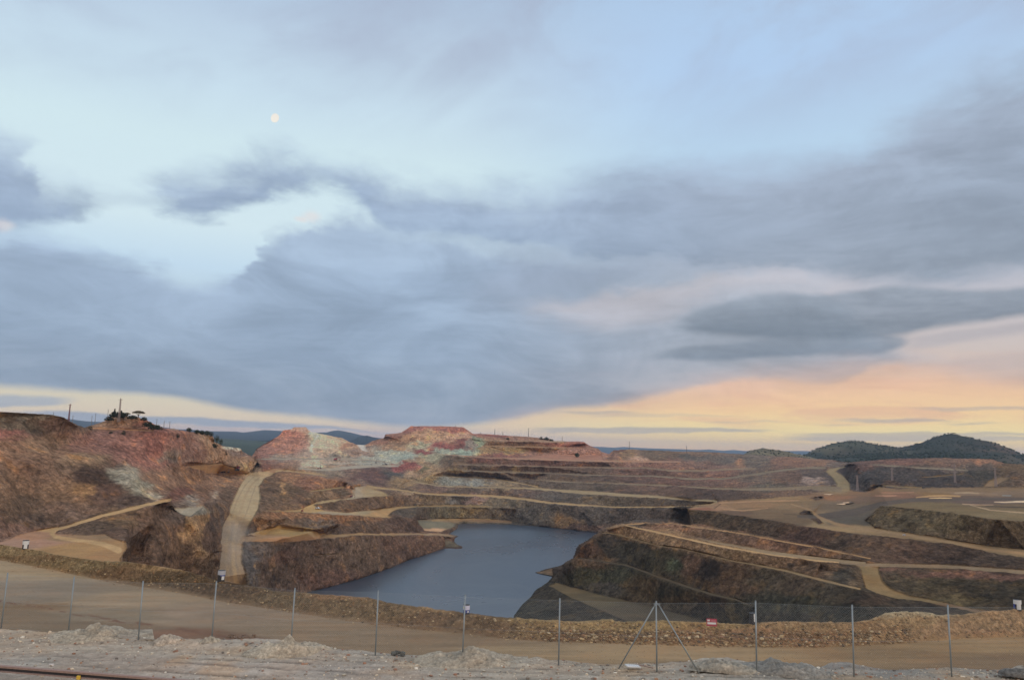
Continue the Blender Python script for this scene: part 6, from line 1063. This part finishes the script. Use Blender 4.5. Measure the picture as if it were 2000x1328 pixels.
# ---- drums standing on the berm
def drum(px, py, h_px, label, style, lean=0.0):
    t = 75.0; S = ROADP; gx, gy = S[1], S[2]; c = int(np.abs(gx[0] - px).argmin()); p = Vector(S[0][-2, c]); t = p.length
    h = h_px / F * t * .92; r = h * .31
    p = p + Vector((p.x, p.y, 0)).normalized() * r * .9; p.z -= .06
    g = thing('marker_drum', p, label, 'drum', rz=yaw_to(p), group=None)
    g.rotation_euler = (0, lean, yaw_to(p))
    m = MB(); m.tube((0, 0, 0), (0, 0, h * .98), r, n=24)
    for z in (.02, .33, .66, .97): m.tube((0, 0, h * z - .012), (0, 0, h * z + .014), r * 1.035, n=24)
    b = m.build('body', M_DARK if style != 'blue' else M_DARK, g, smooth=False)
    def patch(z0, z1, a0, a1, mat, nm, rr=1.05):
        m = MB(); n = 10; ring = []
        for z in (z0, z1):
            for q in (rr, rr + .03): ring.append([m.bm.verts.new((math.sin(a0 + (a1 - a0) * i / n) * r * q, -math.cos(a0 + (a1 - a0) * i / n) * r * q, z * h)) for i in range(n + 1)])
        A, B, C, D_ = ring
        for i in range(n): m.bm.faces.new((B[i], B[i + 1], D_[i + 1], D_[i])); m.bm.faces.new((A[i], A[i + 1], C[i + 1], C[i])); m.bm.faces.new((C[i], C[i + 1], D_[i + 1], D_[i])); m.bm.faces.new((A[i], A[i + 1], B[i + 1], B[i]))
        m.build(nm, mat, g)
    if style == 'tee': patch(.52, .93, -1.5, 1.5, M_WHITE, 'white_band'); patch(.08, .52, -.55, .55, M_WHITE, 'white_panel'); patch(.93, 1.0, -1.5, 1.5, M_GLASS, 'rim', 1.0)
    if style == 'tee2': patch(.62, 1.0, -1.6, 1.6, M_WHITE, 'white_band'); patch(.14, .62, -.2, 1.0, M_WHITE, 'white_panel'); patch(.2, .62, -1.5, -.6, M_BLUE, 'blue_panel')
    if style == 'grey': patch(.60, .97, -1.5, 1.5, simple('pale_grey', (.36, .37, .40), .6), 'grey_band'); patch(.18, .50, .1, .9, M_WHITE, 'white_panel'); patch(.5, .6, -.3, 1.4, M_BLUE, 'blue_band')
    if style == 'blue': patch(.50, .92, -1.5, 1.5, simple('lilac_white', (.55, .54, .66), .6), 'pale_band'); patch(.22, .50, -1.5, 1.5, M_BLUE, 'blue_band'); patch(.25, .42, .3, .8, M_WHITE, 'white_panel'); patch(.66, .78, -1.2, -.3, simple('lime_mark', (.6, .62, .25), .6), 'yellow_mark', 1.09)
    if style == 'stripe': patch(.30, .97, .25, 1.15, M_WHITE, 'white_panel')
drum(51, 1071, 15.5, 'white drum with a dark rim on the berm, leftmost of the five', 'tee')
drum(432, 1133, 21, 'dark drum with a grey top band, on the berm by the dusty haul road', 'grey', .03)
drum(911, 1199, 20, 'blue and white drum on the berm in front of the lake', 'blue')
drum(1471, 1221, 22, 'black drum with one white stripe, on the stony berm beside the red sign', 'stripe', -.03)
drum(1988, 1191, 18, 'white and dark drum on the berm at the far right edge of the photo', 'tee2')

# ---- rubble heaps on the gravel edge
def heap(px, py, w_px, h_px, t, label, seed, mat=None, c0=(132, 126, 116)):
    p = at_t(px, py, t); w = w_px / F * t; h = h_px / F * t * 1.02; n = 120; m = 60
    ax = np.linspace(-1, 1, n)[None] * np.ones((m, 1)); ay = np.linspace(-1, 1, m)[:, None] * np.ones((1, n)); R = np.hypot(ax, ay)
    xx = ax * w * .5; yy = ay * max(w * .24, .25); n1 = fbm(xx / .35 + seed, yy / .35, xx * 0, 3, seed); n2 = fbm(xx / .07 + seed, yy / .07, xx * 0, 3, seed + 3)
    prof = np.clip(1 - R, 0, 1) ** .8; z = h * prof * (1 + .6 * n1) + (.015 + .05 * prof) * n2 + .02 * n1 - .05 * (R > .98) - .03
    V = np.stack([xx, yy, z], -1).reshape(-1, 3) + 0.0; col = np.ones((m * n, 3)) * lin(c0) / E_DISP * (1 + .25 * n1.ravel() + .35 * n2.ravel())[:, None]
    o = mesh_np('rubble_heap', V, grid_faces(m, n), M_STRIP, np.clip(col, .02, .7), attr={'rough': np.full(m * n, .9)}); o.location = p; o.rotation_euler = (0, 0, yaw_to(p)); tag(o, label, 'rubble heap', 'rubble heaps along the gravel edge')
    return o
heap(185, 1242, 210, 20, 28.2, 'long low grey rubble heap between the second and third fence posts from the left', 3)
heap(330, 1254, 72, 24, 27.2, 'pale pointed rubble heap between the third and fourth fence posts from the left', 5, c0=(144, 136, 127))
heap(409, 1257, 52, 17, 26.8, 'small rubble heap around the foot of the fourth fence post from the left', 8)
heap(562, 1272, 175, 26, 25.8, 'broad pale rubble heap around the fifth fence post from the left', 13, c0=(138, 131, 120))
heap(915, 1290, 240, 22, 25.0, 'broad low grey rubble heap around the fence post nearest the lake drum', 21)
heap(1412, 1301, 130, 15, 23.4, 'low grey rubble heap between the braced post and the next post', 34, c0=(126, 122, 114))
heap(1532, 1306, 170, 20, 23.3, 'dark grey rubble heap just right of the post after the braced one', 42, c0=(108, 108, 106))
heap(1990, 1314, 70, 14, 23.2, 'dark stony rubble heap at the right edge of the gravel strip', 55, c0=(88, 88, 88))
def slabs():
    p = at_t(1236, 1302, 23.7); m = MB(); m.box((0, 0, .03), (.44, .22, .035), Matrix.Rotation(.06, 3, 'X') @ Matrix.Rotation(.1, 3, 'Y')); o = m.build('plaster_board', M_WHITE, None, .006); o.location = p; o.rotation_euler = (0, 0, .25); tag(o, 'flat white broken board lying on the gravel by the left brace foot', 'board')
    a, b = at_t(1243, 1300, 23.9) + Vector((0, 0, .05)), at_t(1276, 1306, 23.6) + Vector((0, 0, .03)); m = MB(); m.tube(a, b, .016, n=6); tag(m.build('steel_rod', M_RUST, None), 'thin rusty rod lying on the gravel left of the braced post', 'rod')
    p = at_t(782, 1279, 25.6); m = MB()
    for k in range(9): m.box((random.uniform(-.24, .24), random.uniform(-.06, .1), random.uniform(.02, .09)), (random.uniform(.08, .22), random.uniform(.08, .16), random.uniform(.04, .09)), Matrix.Rotation(random.uniform(0, 3), 3, 'Z') @ Matrix.Rotation(random.uniform(-.4, .4), 3, 'X'))
    o = m.build('dark_spoil', simple('dark_clods', (.085, .08, .065), .95, 0, .3, 10), None, .012); o.location = p; tag(o, 'dark grey clods lying on the gravel edge between two posts left of the lake drum', 'spoil heap')
    p = at_t(465, 1250, 40); m = MB()
    for k in range(26): m.box((random.uniform(-.8, .8), random.uniform(-.3, .3), random.uniform(0, .12)), [random.uniform(.08, .3) for _ in range(3)], Matrix.Rotation(random.uniform(0, 3), 3, 'Z') @ Matrix.Rotation(random.uniform(-.8, .8), 3, 'X'))
    p2 = pick(ROADP, 470, 1246); o = m.build('brown_spoil', simple('brown_clods', (.16, .095, .055), .95, 0, .4, 6), None, .01); o.location = p2; o.scale = (1.3, 1.3, 1.0); tag(o, 'rust brown clods at the near edge of the dirt road on the left', 'spoil heap')
    p = at_t(100, 1299, 23.3); V, Fq = ROCKS[2]; o = mesh_np('pale_stone', V * np.array([.13, .09, .07]), Fq, simple('pale_stone', (.5, .44, .38), .9, 0, .1, 12), smooth=False); o.location = p + Vector((0, 0, .02)); tag(o, 'pale pinkish stone lying behind the rusty rail', 'stone')
slabs()
# ---- rail at the lower left
def rail():
    a, b = at_t(-260, 1287, 22.9), at_t(420, 1341, 21.9); d = b - a; ln = d.length; root = thing('rusty_rail', a, 'long rusty steel rail crossing the lower left corner', 'rail', rz=math.atan2(d.y, d.x))
    root.rotation_euler = (0, -math.asin(d.z / ln), math.atan2(d.y, d.x))
    MB().prism([(0, 0), (0, .001)], 0, 0) if False else None
    def bar(nm, y, z, w, h, mat): o = MB().box((ln / 2, y, z), (ln, w, h)).build(nm, mat, root, .006); return o
    bar('rail_head', 0, .10, .125, .06, M_RUST); bar('rail_web', 0, .035, .03, .09, M_DARK); bar('rail_foot', 0, -.02, .19, .028, M_RUST)  # web coloured dark to paint the shade under the rail head
    pc = at_t(155, 1325, 22.2); q = root.matrix_basis.inverted() @ pc; MB().box((q.x, -.115, .0), (.10, .05, .10)).build('yellow_clip', M_YEL, root, .005)
    # plank apron below the rail
rail()

# ---- puddles on the plateau
def puddle(px, py, rx, ry, c=None):
    p = pick(PITP, px, py); n = 28; rr = random.Random(int(px)); vs = []
    for i in range(n):
        a = 2 * math.pi * i / n; k = 1 + .22 * math.sin(3 * a + px) + rr.uniform(-.1, .1); q = ray(px + math.cos(a) * rx * k, py + math.sin(a) * ry * k); z = p.z + .12; vs.append(q * (z / q[2]))
    me = bpy.data.meshes.new('puddle'); me.from_pydata([tuple(v) for v in vs], [], [list(range(n))[::-1]] if float(np.cross(np.array(vs[8]) - np.array(vs[0]), np.array(vs[18]) - np.array(vs[0]))[2]) < 0 else [list(range(n))]); me.materials.append(M_PUD); o = link(bpy.data.objects.new('puddle', me)); tag(o, kind='structure')
M_PUD = material('puddle_water', lambda g: bsdf(g, (.10, .08, .06), .06, 0, None, 1.0))
for a in ((1665, 981, 18, 1.4), (1644, 984, 9, 1.1), (1618, 965.2, 8, .8)): puddle(*a)

# ---- trees and shrubs
def tree(name, px, py, hpx, wpx, label, group, d=None, style='round', col=(.030, .042, .018), n=260):
    p = pick(PITP, px, py) if d is None else at_t(px, py, d)
    t = abs((RM.T @ np.array([0, 0, -1.0]))[1] * p.y + (RM.T @ np.array([0, 0, -1.0]))[2] * p.z + (RM.T @ np.array([0, 0, -1.0]))[0] * p.x) if False else (Vector(p)).length
    h = hpx / F * t; w = wpx / F * t; g = thing(name, p - Vector((0, 0, .3)), label, 'tree' if 'tree' in name or 'pine' in name else 'shrub', group=group)
    m = MB(); th = h * (.55 if style != 'shrub' else .3); m.tube((0, 0, 0), (0, 0, th), w * .045 + .05, w * .025 + .03, n=6)
    for k in range(5):
        a = k * 1.3; m.tube((0, 0, th * .6), (math.cos(a) * w * .28, math.sin(a) * w * .28, th * (1.0 if style != 'umbrella' else 1.35)), .04 + w * .015, .02, n=5)
    m.build('trunk', M_BARK, g); Vs, Fs, Cs = [], [], []; nn = 0; rr = random.Random(int(px * 7 + py))
    for k in range(n):
        if style == 'conifer': z = rr.random() ** 1.3; rad = (1 - z) * .5 + .04; a = rr.uniform(0, 6.28); q = rad * math.sqrt(rr.random()) ; c = (math.cos(a) * q * w, math.sin(a) * q * w, h * (.1 + .9 * z))
        elif style == 'umbrella': a = rr.uniform(0, 6.28); q = math.sqrt(rr.random()) * .5; c = (math.cos(a) * q * w, math.sin(a) * q * w, h * (.72 + .28 * (1 - (2 * q) ** 2) * rr.uniform(.3, 1)))
        else:
            v = Vector((rr.gauss(0, 1), rr.gauss(0, 1), rr.gauss(0, 1))).normalized() * rr.random() ** .4; c = (v.x * w * .5, v.y * w * .5, h * (.55 + .45 * v.z) if style == 'round' else h * abs(v.z) * 1.0)
        s = w * rr.uniform(.05, .10) if style != 'conifer' else w * rr.uniform(.07, .13)
        nv = Vector((rr.uniform(-1, 1), rr.uniform(-1, 1), rr.uniform(-.3, 1))).normalized(); u = nv.orthogonal().normalized(); v2 = nv.cross(u)
        for an in (0, 2.1, 4.2): Vs.append(Vector(c) + (u * math.cos(an + k) + v2 * math.sin(an + k)) * s); Cs.append(np.array(col) * rr.uniform(.6, 1.7))
        Fs.append([nn, nn + 1, nn + 2]); nn += 3
    mesh_np('crown', np.array([v[:] for v in Vs]), np.array(Fs), M_LEAF, np.array(Cs), parent=g, smooth=False)
    return g
G1 = 'shrubs on the red knoll'
dkg = (.026, .030, .018)
for a in ((223, 815, 16, 8, 'thin pointed conifer left of the tall lattice mast', 'conifer'), (236, 816, 13, 12, 'dark conifer close to the foot of the tall lattice mast', 'conifer'),
          (247, 813, 7, 12, 'small flat-topped pine just right of the tall lattice mast', 'umbrella'), (270, 815, 12, 20, 'larger flat-topped bare pine, second to the right of the lattice mast', 'umbrella')):
    tree('pine', a[0], a[1], a[2], a[3], a[4], 'pines on the red knoll', d=486, style=a[5], col=dkg if a[5] == 'conifer' else (.07, .055, .032), n=320)
for i, a in enumerate(((213, 820, 7, 16, 'dark shrub on the left flank of the red knoll'), (226, 813, 9, 22, 'wide dark shrub left of the mast foot on the red knoll'), (241, 813, 7, 18, 'dark shrub right of the mast foot on the red knoll'), (258, 817, 6, 18, 'dark shrub under the flat-topped pines'),
          (281, 820, 6, 12, 'small dark shrub right of the larger flat-topped pine'), (288, 832, 9, 20, 'dark shrub low on the right flank of the red knoll'), (303, 837, 8, 24, 'lowest wide dark shrub on the right end of the red knoll'), (176, 838, 7, 8, 'isolated dark shrub on the shelf left of the red knoll'),
          (217, 846, 4, 8, 'tiny dark shrub on the red face below the knoll'), (241, 848, 8, 9, 'dark green shrub on the red face below the mast'), (346, 854, 7, 10, 'dark shrub on the red face near the round tree'), (441, 888, 8, 6, 'single dark shrub above the parked machines'))):
    tree('shrub', *a, G1, d=(484 if a[1] < 838 else None) if a[0] < 330 else None, style='shrub', col=dkg, n=240)
for a in ((369, 844, 9, 10, 'round green tree alone on the crest left of the wood'), (384, 847, 8, 10, 'first small tree of the wood right of the round tree'), (394, 849, 9, 11, 'second small tree in the crest wood'), (404, 851, 10, 10, 'middle tree of the crest wood'),
          (412, 853, 10, 9, 'tree at the right end of the crest wood'), (423, 866, 16, 9, 'tall dark tree on the slope below the crest wood'), (431, 871, 14, 8, 'dark tree at the foot of the slope beside the pale mound'), (418, 875, 9, 12, 'low dark tree beneath the tall one on the slope')):
    tree('broadleaf_tree', *a, 'trees on the left crest', d=float(np.interp(a[0], [369, 400, 415, 435], [600, 622, 634, 655])) - 1, style='round', col=(.030, .036, .020), n=300)
tree('broadleaf_tree', 1127, 893, 9, 10, 'single round dark tree on the pink bench of the far wall', None, style='round', col=(.022, .038, .020), n=320)
for a in ((1057, 858, 6, 8, 'left bush of the clump on the far skyline'), (1067, 859, 6, 12, 'middle bush of the clump on the far skyline'), (1077, 861, 4, 9, 'right bush of the clump on the far skyline'), (992, 858, 5, 7, 'small dark bush on the skyline between the thin masts')):
    tree('shrub', *a, 'bushes on the far skyline', style='shrub', col=(.026, .034, .018), n=200)

# ---- masts and pylons
def mast(px, y_top, y_base, d, label, style, name='mast', group='masts on the skyline', w=None, mat=None):
    p = at_t(px, y_base, d); h = (y_base - y_top) / F * d; g = thing(name, p - Vector((0, 0, 1)), label, 'pylon' if name == 'pylon' else 'mast', group=group); mat = mat or M_POLE
    m = MB()
    if style == 'pole': m.tube((0, 0, 0), (0, 0, h + 1), d * .00042, d * .00025, n=6); m.build('pole', mat, g); m = MB(); m.tube((-h * .06, 0, h * .93 + 1), (h * .06, 0, h * .93 + 1), d * .0002, n=5); m.build('crossarm', mat, g)
    else:
        b = w or h * .10; tp = b * .28; H = h + 1; nseg = 9; r = d * .00011
        cs = [(-1, -1), (1, -1), (1, 1), (-1, 1)]
        def C(i, z): k = b + (tp - b) * z; return Vector((cs[i][0] * k / 2, cs[i][1] * k / 2, z * H))
        for i in range(4):
            q = MB(); q.tube(C(i, 0), C(i, 1), r * 1.3, n=4); q.build('leg', mat, g)
        for s in range(nseg):
            for i in range(4): j = (i + 1) % 4; m.tube(C(i, s / nseg), C(j, (s + 1) / nseg), r, n=3); m.tube(C(j, s / nseg), C(i, (s + 1) / nseg), r, n=3); m.tube(C(i, (s + 1) / nseg), C(j, (s + 1) / nseg), r, n=3)
        m.build('lattice', mat, g); m = MB()
        for z, a in ((.93, .10), (.82, .06)): m.tube((-h * a, 0, z * H), (h * a, 0, z * H), r * 1.4, n=4); m.tube((-h * a, 0, z * H), (0, 0, (z + .05) * H), r, n=3); m.tube((h * a, 0, z * H), (0, 0, (z + .05) * H), r, n=3)
        m.build('crossarm', mat, g)
    return g
mast(232, 778, 821, 480, 'tall lattice mast on the red knoll, the highest on the skyline', 'lattice', w=1.15)
mast(134, 789, 822, 900, 'reddish lattice mast behind the left ridge', 'lattice', w=1.5, mat=M_MAROON)
for x, a, b, lb in ((141.5, 811, 824, 'short thin pole right of the reddish mast'), (178.5, 812, 828, 'thin pole, left one of the close pair left of the knoll'), (185, 808, 829, 'taller thin pole of the close pair left of the knoll'), (209.5, 800, 822, 'thin pole directly left of the knoll shrubs'),
                    (305, 818, 838, 'thin pole, first to the right of the knoll'), (319.5, 822, 840, 'dark pole, second to the right of the knoll'), (330.5, 823, 842, 'thin pole, third to the right of the knoll'), (104, 805, 813, 'very short pole on the left ridge crest')):
    mast(x, a, b, 760, lb, 'pole', mat=M_STEELGREY)
for x, a, b, lb in ((889, 830, 838, 'tiny pole on the flat red hilltop'), (938.5, 844, 850, 'tiny pole at the foot of the flat red hill'), (966, 838, 851, 'dark pole, first right of the flat red hill'), (982, 843, 852, 'thin pole between the dark pole and the tall one'), (1032, 836, 855, 'tallest thin mast in the middle of the skyline'), (1098, 852, 864, 'thin mast right of the skyline bushes'), (1229, 862, 880, 'thin lone mast against the yellow glow'), (1341, 871, 884, 'faint short pole on the skyline left of the small knoll')):
    mast(x, a, b, 1480 if x > 900 else 1420, lb, 'pole', mat=M_STEELGREY)
for x, a, b, lb in ((1675, 928, 961, 'faint pylon beside the bend of the valley road, leftmost of four'), (1743, 913, 947, 'faint pylon in front of the dark spoil slope, second from the left'), (1866, 905, 952, 'tallest faint pylon on the spoil slope, third from the left'), (1945, 914, 948, 'faint pylon near the tan cutting, rightmost of four')):
    mast(x, a, b, 830 if x > 1700 else 790, lb, 'lattice', name='pylon', group='pylons by the spoil heaps', w=2.0)
# ---- houses behind the left crest
def shed(px, py, w, h, d, label, roofm=M_CREAM):
    p = at_t(px, py, d); g = thing('low_building', p, label, 'building', rz=.2, group='buildings behind the left crest'); k = d / F
    MB().box((0, 0, h * k / 2 - 1), (w * k, w * k * .5, h * k + 2)).build('wall', M_CREAM, g)
    MB().prism([(-w * k * .53, h * k), (w * k * .53, h * k), (w * k * .5, h * k * 1.25), (-w * k * .5, h * k * 1.25)], -w * k * .28, w * k * .28).build('roof', M_RUST, g)
    for q in (-.28, 0, .28): MB().box((q * w * k, -w * k * .253, h * k * .5), (w * k * .09, .12, h * k * .4)).build('window', M_GLASS, g)
shed(337, 840.5, 9, 3, 640, 'low cream building on the crest right of the knoll'); shed(346, 841.5, 5, 2.6, 660, 'smaller cream building at the right end of the crest group')

# ---- machines
def wheel(g, x, y, r, w=.4):
    o = MB().tube((x - w / 2, y, r), (x + w / 2, y, r), r, n=16).build('wheel', M_TYRE, g); MB().tube((x - w / 2 - .02, y, r), (x + w / 2 + .02, y, r), r * .5, n=12).build('rim', M_STEELGREY, o)
def excavator(px, py, wpx, label, rz, body, group=None, boom_up=.9):
    p = pick(PITP, px, py); p = p * (1 - 3.5 / p.length); L = wpx / F * p.length; s = L / 9.0; g = thing('excavator', p + Vector((0, 0, .25)), label, 'excavator', rz, group, s)
    for x in (-1.3, 1.3):
        m = MB(); m.prism([(-2.2, .25), (-2.0, .0), (2.0, 0), (2.2, .25), (2.2, .75), (1.9, 1.0), (-1.9, 1.0), (-2.2, .75)], x - .35, x + .35); o = m.build('track', M_DARK, g); o.rotation_euler = (0, 0, math.pi / 2)
    MB().box((0, -.2, 1.9), (2.9, 3.8, 1.5)).box((0, 1.9, 1.7), (2.8, .8, 1.1)).build('body', body, g, .1); cb = MB().box((-.9, -1.6, 2.6), (1.1, 1.5, 1.7), taper=.9).build('cab', body, g, .06); MB().box((-.9, -2.37, 2.8), (.9, .04, 1.0)).box((-1.47, -1.6, 2.8), (.04, 1.1, .9)).build('window', M_GLASS, cb)
    m = MB(); m.tube((.5, -1.9, 2.2), (.5, -4.2, 2.2 + 2.6 * boom_up), .32, .26, n=6); m.tube((.5, -4.2, 2.2 + 2.6 * boom_up), (.5, -6.4, 2.0 + 1.6 * boom_up), .26, .22, n=6); m.build('boom', body, g)
    MB().tube((.5, -6.4, 2.0 + 1.6 * boom_up), (.5, -6.9, .8), .2, .15, n=6).build('stick', body, g); MB().prism([(-.6, .0), (.5, .1), (.6, .9), (-.1, 1.1), (-.7, .7)], -.1, 1.1).build('bucket', M_DARK, g).location = (.0, -7.0, 0); return g
def dump_truck(px, py, wpx, label, rz, bed, cabm):
    p = pick(PITP, px, py); p = p * (1 - 4.5 / p.length); s = wpx / F * p.length / 8.0; g = thing('dump_truck', p + Vector((0, 0, .3)), label, 'dump truck', rz, None, s)
    for y in (-2.6, 1.6):
        for x in (-1.6, 1.6): wheel(g, x, y, 1.0, .8)
    MB().box((0, -.3, 1.5), (2.2, 7.0, .6)).build('chassis', M_DARK, g, .05); c = MB().box((-.3, -3.2, 2.7), (2.6, 1.8, 1.9), taper=.92).build('cab', cabm, g, .08); MB().box((-.3, -4.1, 3.0), (2.2, .05, .8)).build('windscreen', M_GLASS, c)
    b = MB(); b.prism([(-3.9, 3.9), (-2.0, 4.1), (-1.6, 2.2), (3.2, 1.9), (4.2, 2.6), (4.0, 3.6), (-1.4, 3.7)], -1.9, 1.9); o = b.build('dump_bed', bed, g); o.rotation_euler = (0, 0, math.pi / 2)
def drill_rig(px, py, hpx, label, rz, body, group=None):
    p = pick(PITP, px, py); p = p * (1 - 2.0 / p.length); s = hpx / F * p.length / 10.0; g = thing('drill_rig', p + Vector((0, 0, .2)), label, 'drill rig', rz, group, s)
    for x in (-1.2, 1.2): o = MB().prism([(-2.0, .2), (-1.8, 0), (1.8, 0), (2.0, .2), (2.0, .7), (1.7, .9), (-1.7, .9), (-2.0, .7)], x - .3, x + .3).build('track', M_DARK, g); o.rotation_euler = (0, 0, math.pi / 2)
    MB().box((0, .5, 1.8), (2.4, 3.6, 1.8)).build('body', body, g, .08); c = MB().box((-.7, -1.8, 2.1), (1.1, 1.2, 2.0), taper=.9).build('cab', body, g, .06); MB().box((-.7, -2.42, 2.4), (.8, .04, .9)).build('window', M_GLASS, c)
    m = MB()
    for x, y in ((.3, -2.2), (.9, -2.2), (.3, -2.8), (.9, -2.8)): m.tube((x, y, .2), (x, y, 10), .09, n=5)
    for k in range(12): m.tube((.3, -2.2 - .6 * (k % 2), .5 + .8 * k), (.9, -2.8 + .6 * (k % 2), 1.1 + .8 * k), .06, n=4); m.tube((.3, -2.8, .5 + .8 * k), (.9, -2.8, .9 + .8 * k), .06, n=4)
    m.build('mast', body, g); MB().tube((.6, -2.5, 0), (.6, -2.5, 8.5), .12, n=6).build('drill_pipe', M_STEELGREY, g)
def pickup(px, py, wpx, label, rz, paint):
    p = pick(PITP, px, py); s = wpx / F * p.length / 5.0; g = thing('pickup_truck', p + Vector((0, 0, .25)), label, 'pickup truck', rz, None, s)
    for y in (-1.6, 1.6):
        for x in (-.85, .85): wheel(g, x, y, .42, .3)
    o = MB().prism([(-2.5, .5), (2.5, .5), (2.5, 1.15), (.4, 1.15), (.1, 1.2), (-1.5, 1.2), (-2.5, 1.05)], -.92, .92).build('body', paint, g, .06); o.rotation_euler = (0, 0, math.pi / 2)
    c = MB().prism([(-1.5, 1.2), (.45, 1.2), (.3, 1.85), (-.8, 1.85)], -.8, .8).build('cab', paint, g, .04); c.rotation_euler = (0, 0, math.pi / 2)
    w = MB().prism([(-1.3, 1.28), (.3, 1.28), (.2, 1.75), (-.8, 1.75)], -.82, .82).build('window', M_GLASS, g); w.rotation_euler = (0, 0, math.pi / 2); MB().box((0, -2.52, .7), (1.4, .06, .2)).build('bumper', M_DARK, g)
    for x in (-.7, .7): MB().box((x, -2.53, .95), (.3, .05, .16)).build('headlight', M_WHITE, g)
excavator(434, 923, 19, 'dark excavator on the plateau left of the dump truck', 1.2, M_STEELGREY)
dump_truck(457, 920, 19, 'orange dump truck with a dark red rear, on the plateau by the tan mound', 1.45, M_ORANGE, M_MAROON)
drill_rig(590, 1000, 13, 'red drill rig with an upright mast where the two roads join', .4, simple('drill_red', (.30, .07, .04), .6, 0, .1, 3), 'drill rigs in the pit')
pickup(620, 994.5, 10, 'white pickup on the road bend beside the wedge of rock', 1.1, M_WHITE)
excavator(686, 971, 9, 'small maroon excavator at the foot of the tan spur', 1.9, M_MAROON)
excavator(655, 899, 12, 'bright red excavator in front of the pale hill', 1.5, M_RED)
drill_rig(626, 915, 8, 'small dark drill rig on the pale floor of the far pit', -.3, M_STEELGREY, 'drill rigs in the pit')
excavator(621, 916, 6, 'tiny red excavator left of the small dark drill rig', 1.5, M_RED)
drill_rig(734, 905, 9, 'dark drill rig against the white rock face', .2, M_STEELGREY, 'drill rigs in the pit')
excavator(754, 908, 9, 'grey excavator with raised boom above the dark rock mass', -1.6, M_STEELGREY, boom_up=1.9)
pickup(1766, 1046, 5, 'tiny pale blue pickup on the upper road at the right', 1.5, simple('pale_blue', (.40, .48, .58), .5))
# ------------------------------------------------------------------ air between here and the hills
def haze():
    m = bpy.data.materials.new('haze_air'); m.use_nodes = True; g = NT(m.node_tree)
    v = g.n('ShaderNodeVolumePrincipled', {'Color': (.58, .76, 1.0, 1), 'Density': HAZE, 'Anisotropy': .2})
    g.n('ShaderNodeOutputMaterial', {'Volume': v.outputs[0]})
    bm = bmesh.new(); bmesh.ops.create_cube(bm, size=2.0); me = bpy.data.meshes.new('haze')
    for q in bm.verts: q.co = Vector((q.co.x * 17000, q.co.y * 17000, -160 if q.co.z < 0 else 190))
    bm.to_mesh(me); bm.free(); me.materials.append(m); tag(link(bpy.data.objects.new('haze', me)), kind='stuff')
HAZE = 5.4e-5
haze()
def dust(px, py, t, w, h, dep, dens, label):
    """soft puff of road dust"""
    m = bpy.data.materials.new('dust'); m.use_nodes = True; g = NT(m.node_tree)
    tc = g.n('ShaderNodeTexCoord').outputs['Object']; r = g.n('ShaderNodeVectorMath', [tc], operation='LENGTH').outputs['Value']; n = g.noise(tc, 2.2, 4, .6, .4)
    d = g.m('MULTIPLY', g.m('MULTIPLY', g.ss(r, 1.0, .15), g.ss(n, .38, .66)), dens)
    v = g.n('ShaderNodeVolumePrincipled', {'Color': (.86, .78, .68, 1), 'Density': d, 'Anisotropy': .1}); g.n('ShaderNodeOutputMaterial', {'Volume': v.outputs[0]})
    bm = bmesh.new(); bmesh.ops.create_icosphere(bm, subdivisions=3, radius=1.0); me = bpy.data.meshes.new('dust_cloud'); bm.to_mesh(me); bm.free(); me.materials.append(m)
    o = link(bpy.data.objects.new('dust_cloud', me)); p = at_t(px, py, t); o.location = p; o.scale = (w, dep, h); o.rotation_euler = (0, 0, yaw_to(p)); tag(o, label, 'dust', kind='stuff')
dust(452, 1048, 470, 17, 15, 20, .055, 'pale dust hanging over the lower haul road')
dust(446, 1085, 445, 14, 12, 16, .05, 'pale dust at the bottom of the haul road')
dust(612, 880, 1240, 42, 30, 30, .016, 'pale dust drifting in front of the white hill')
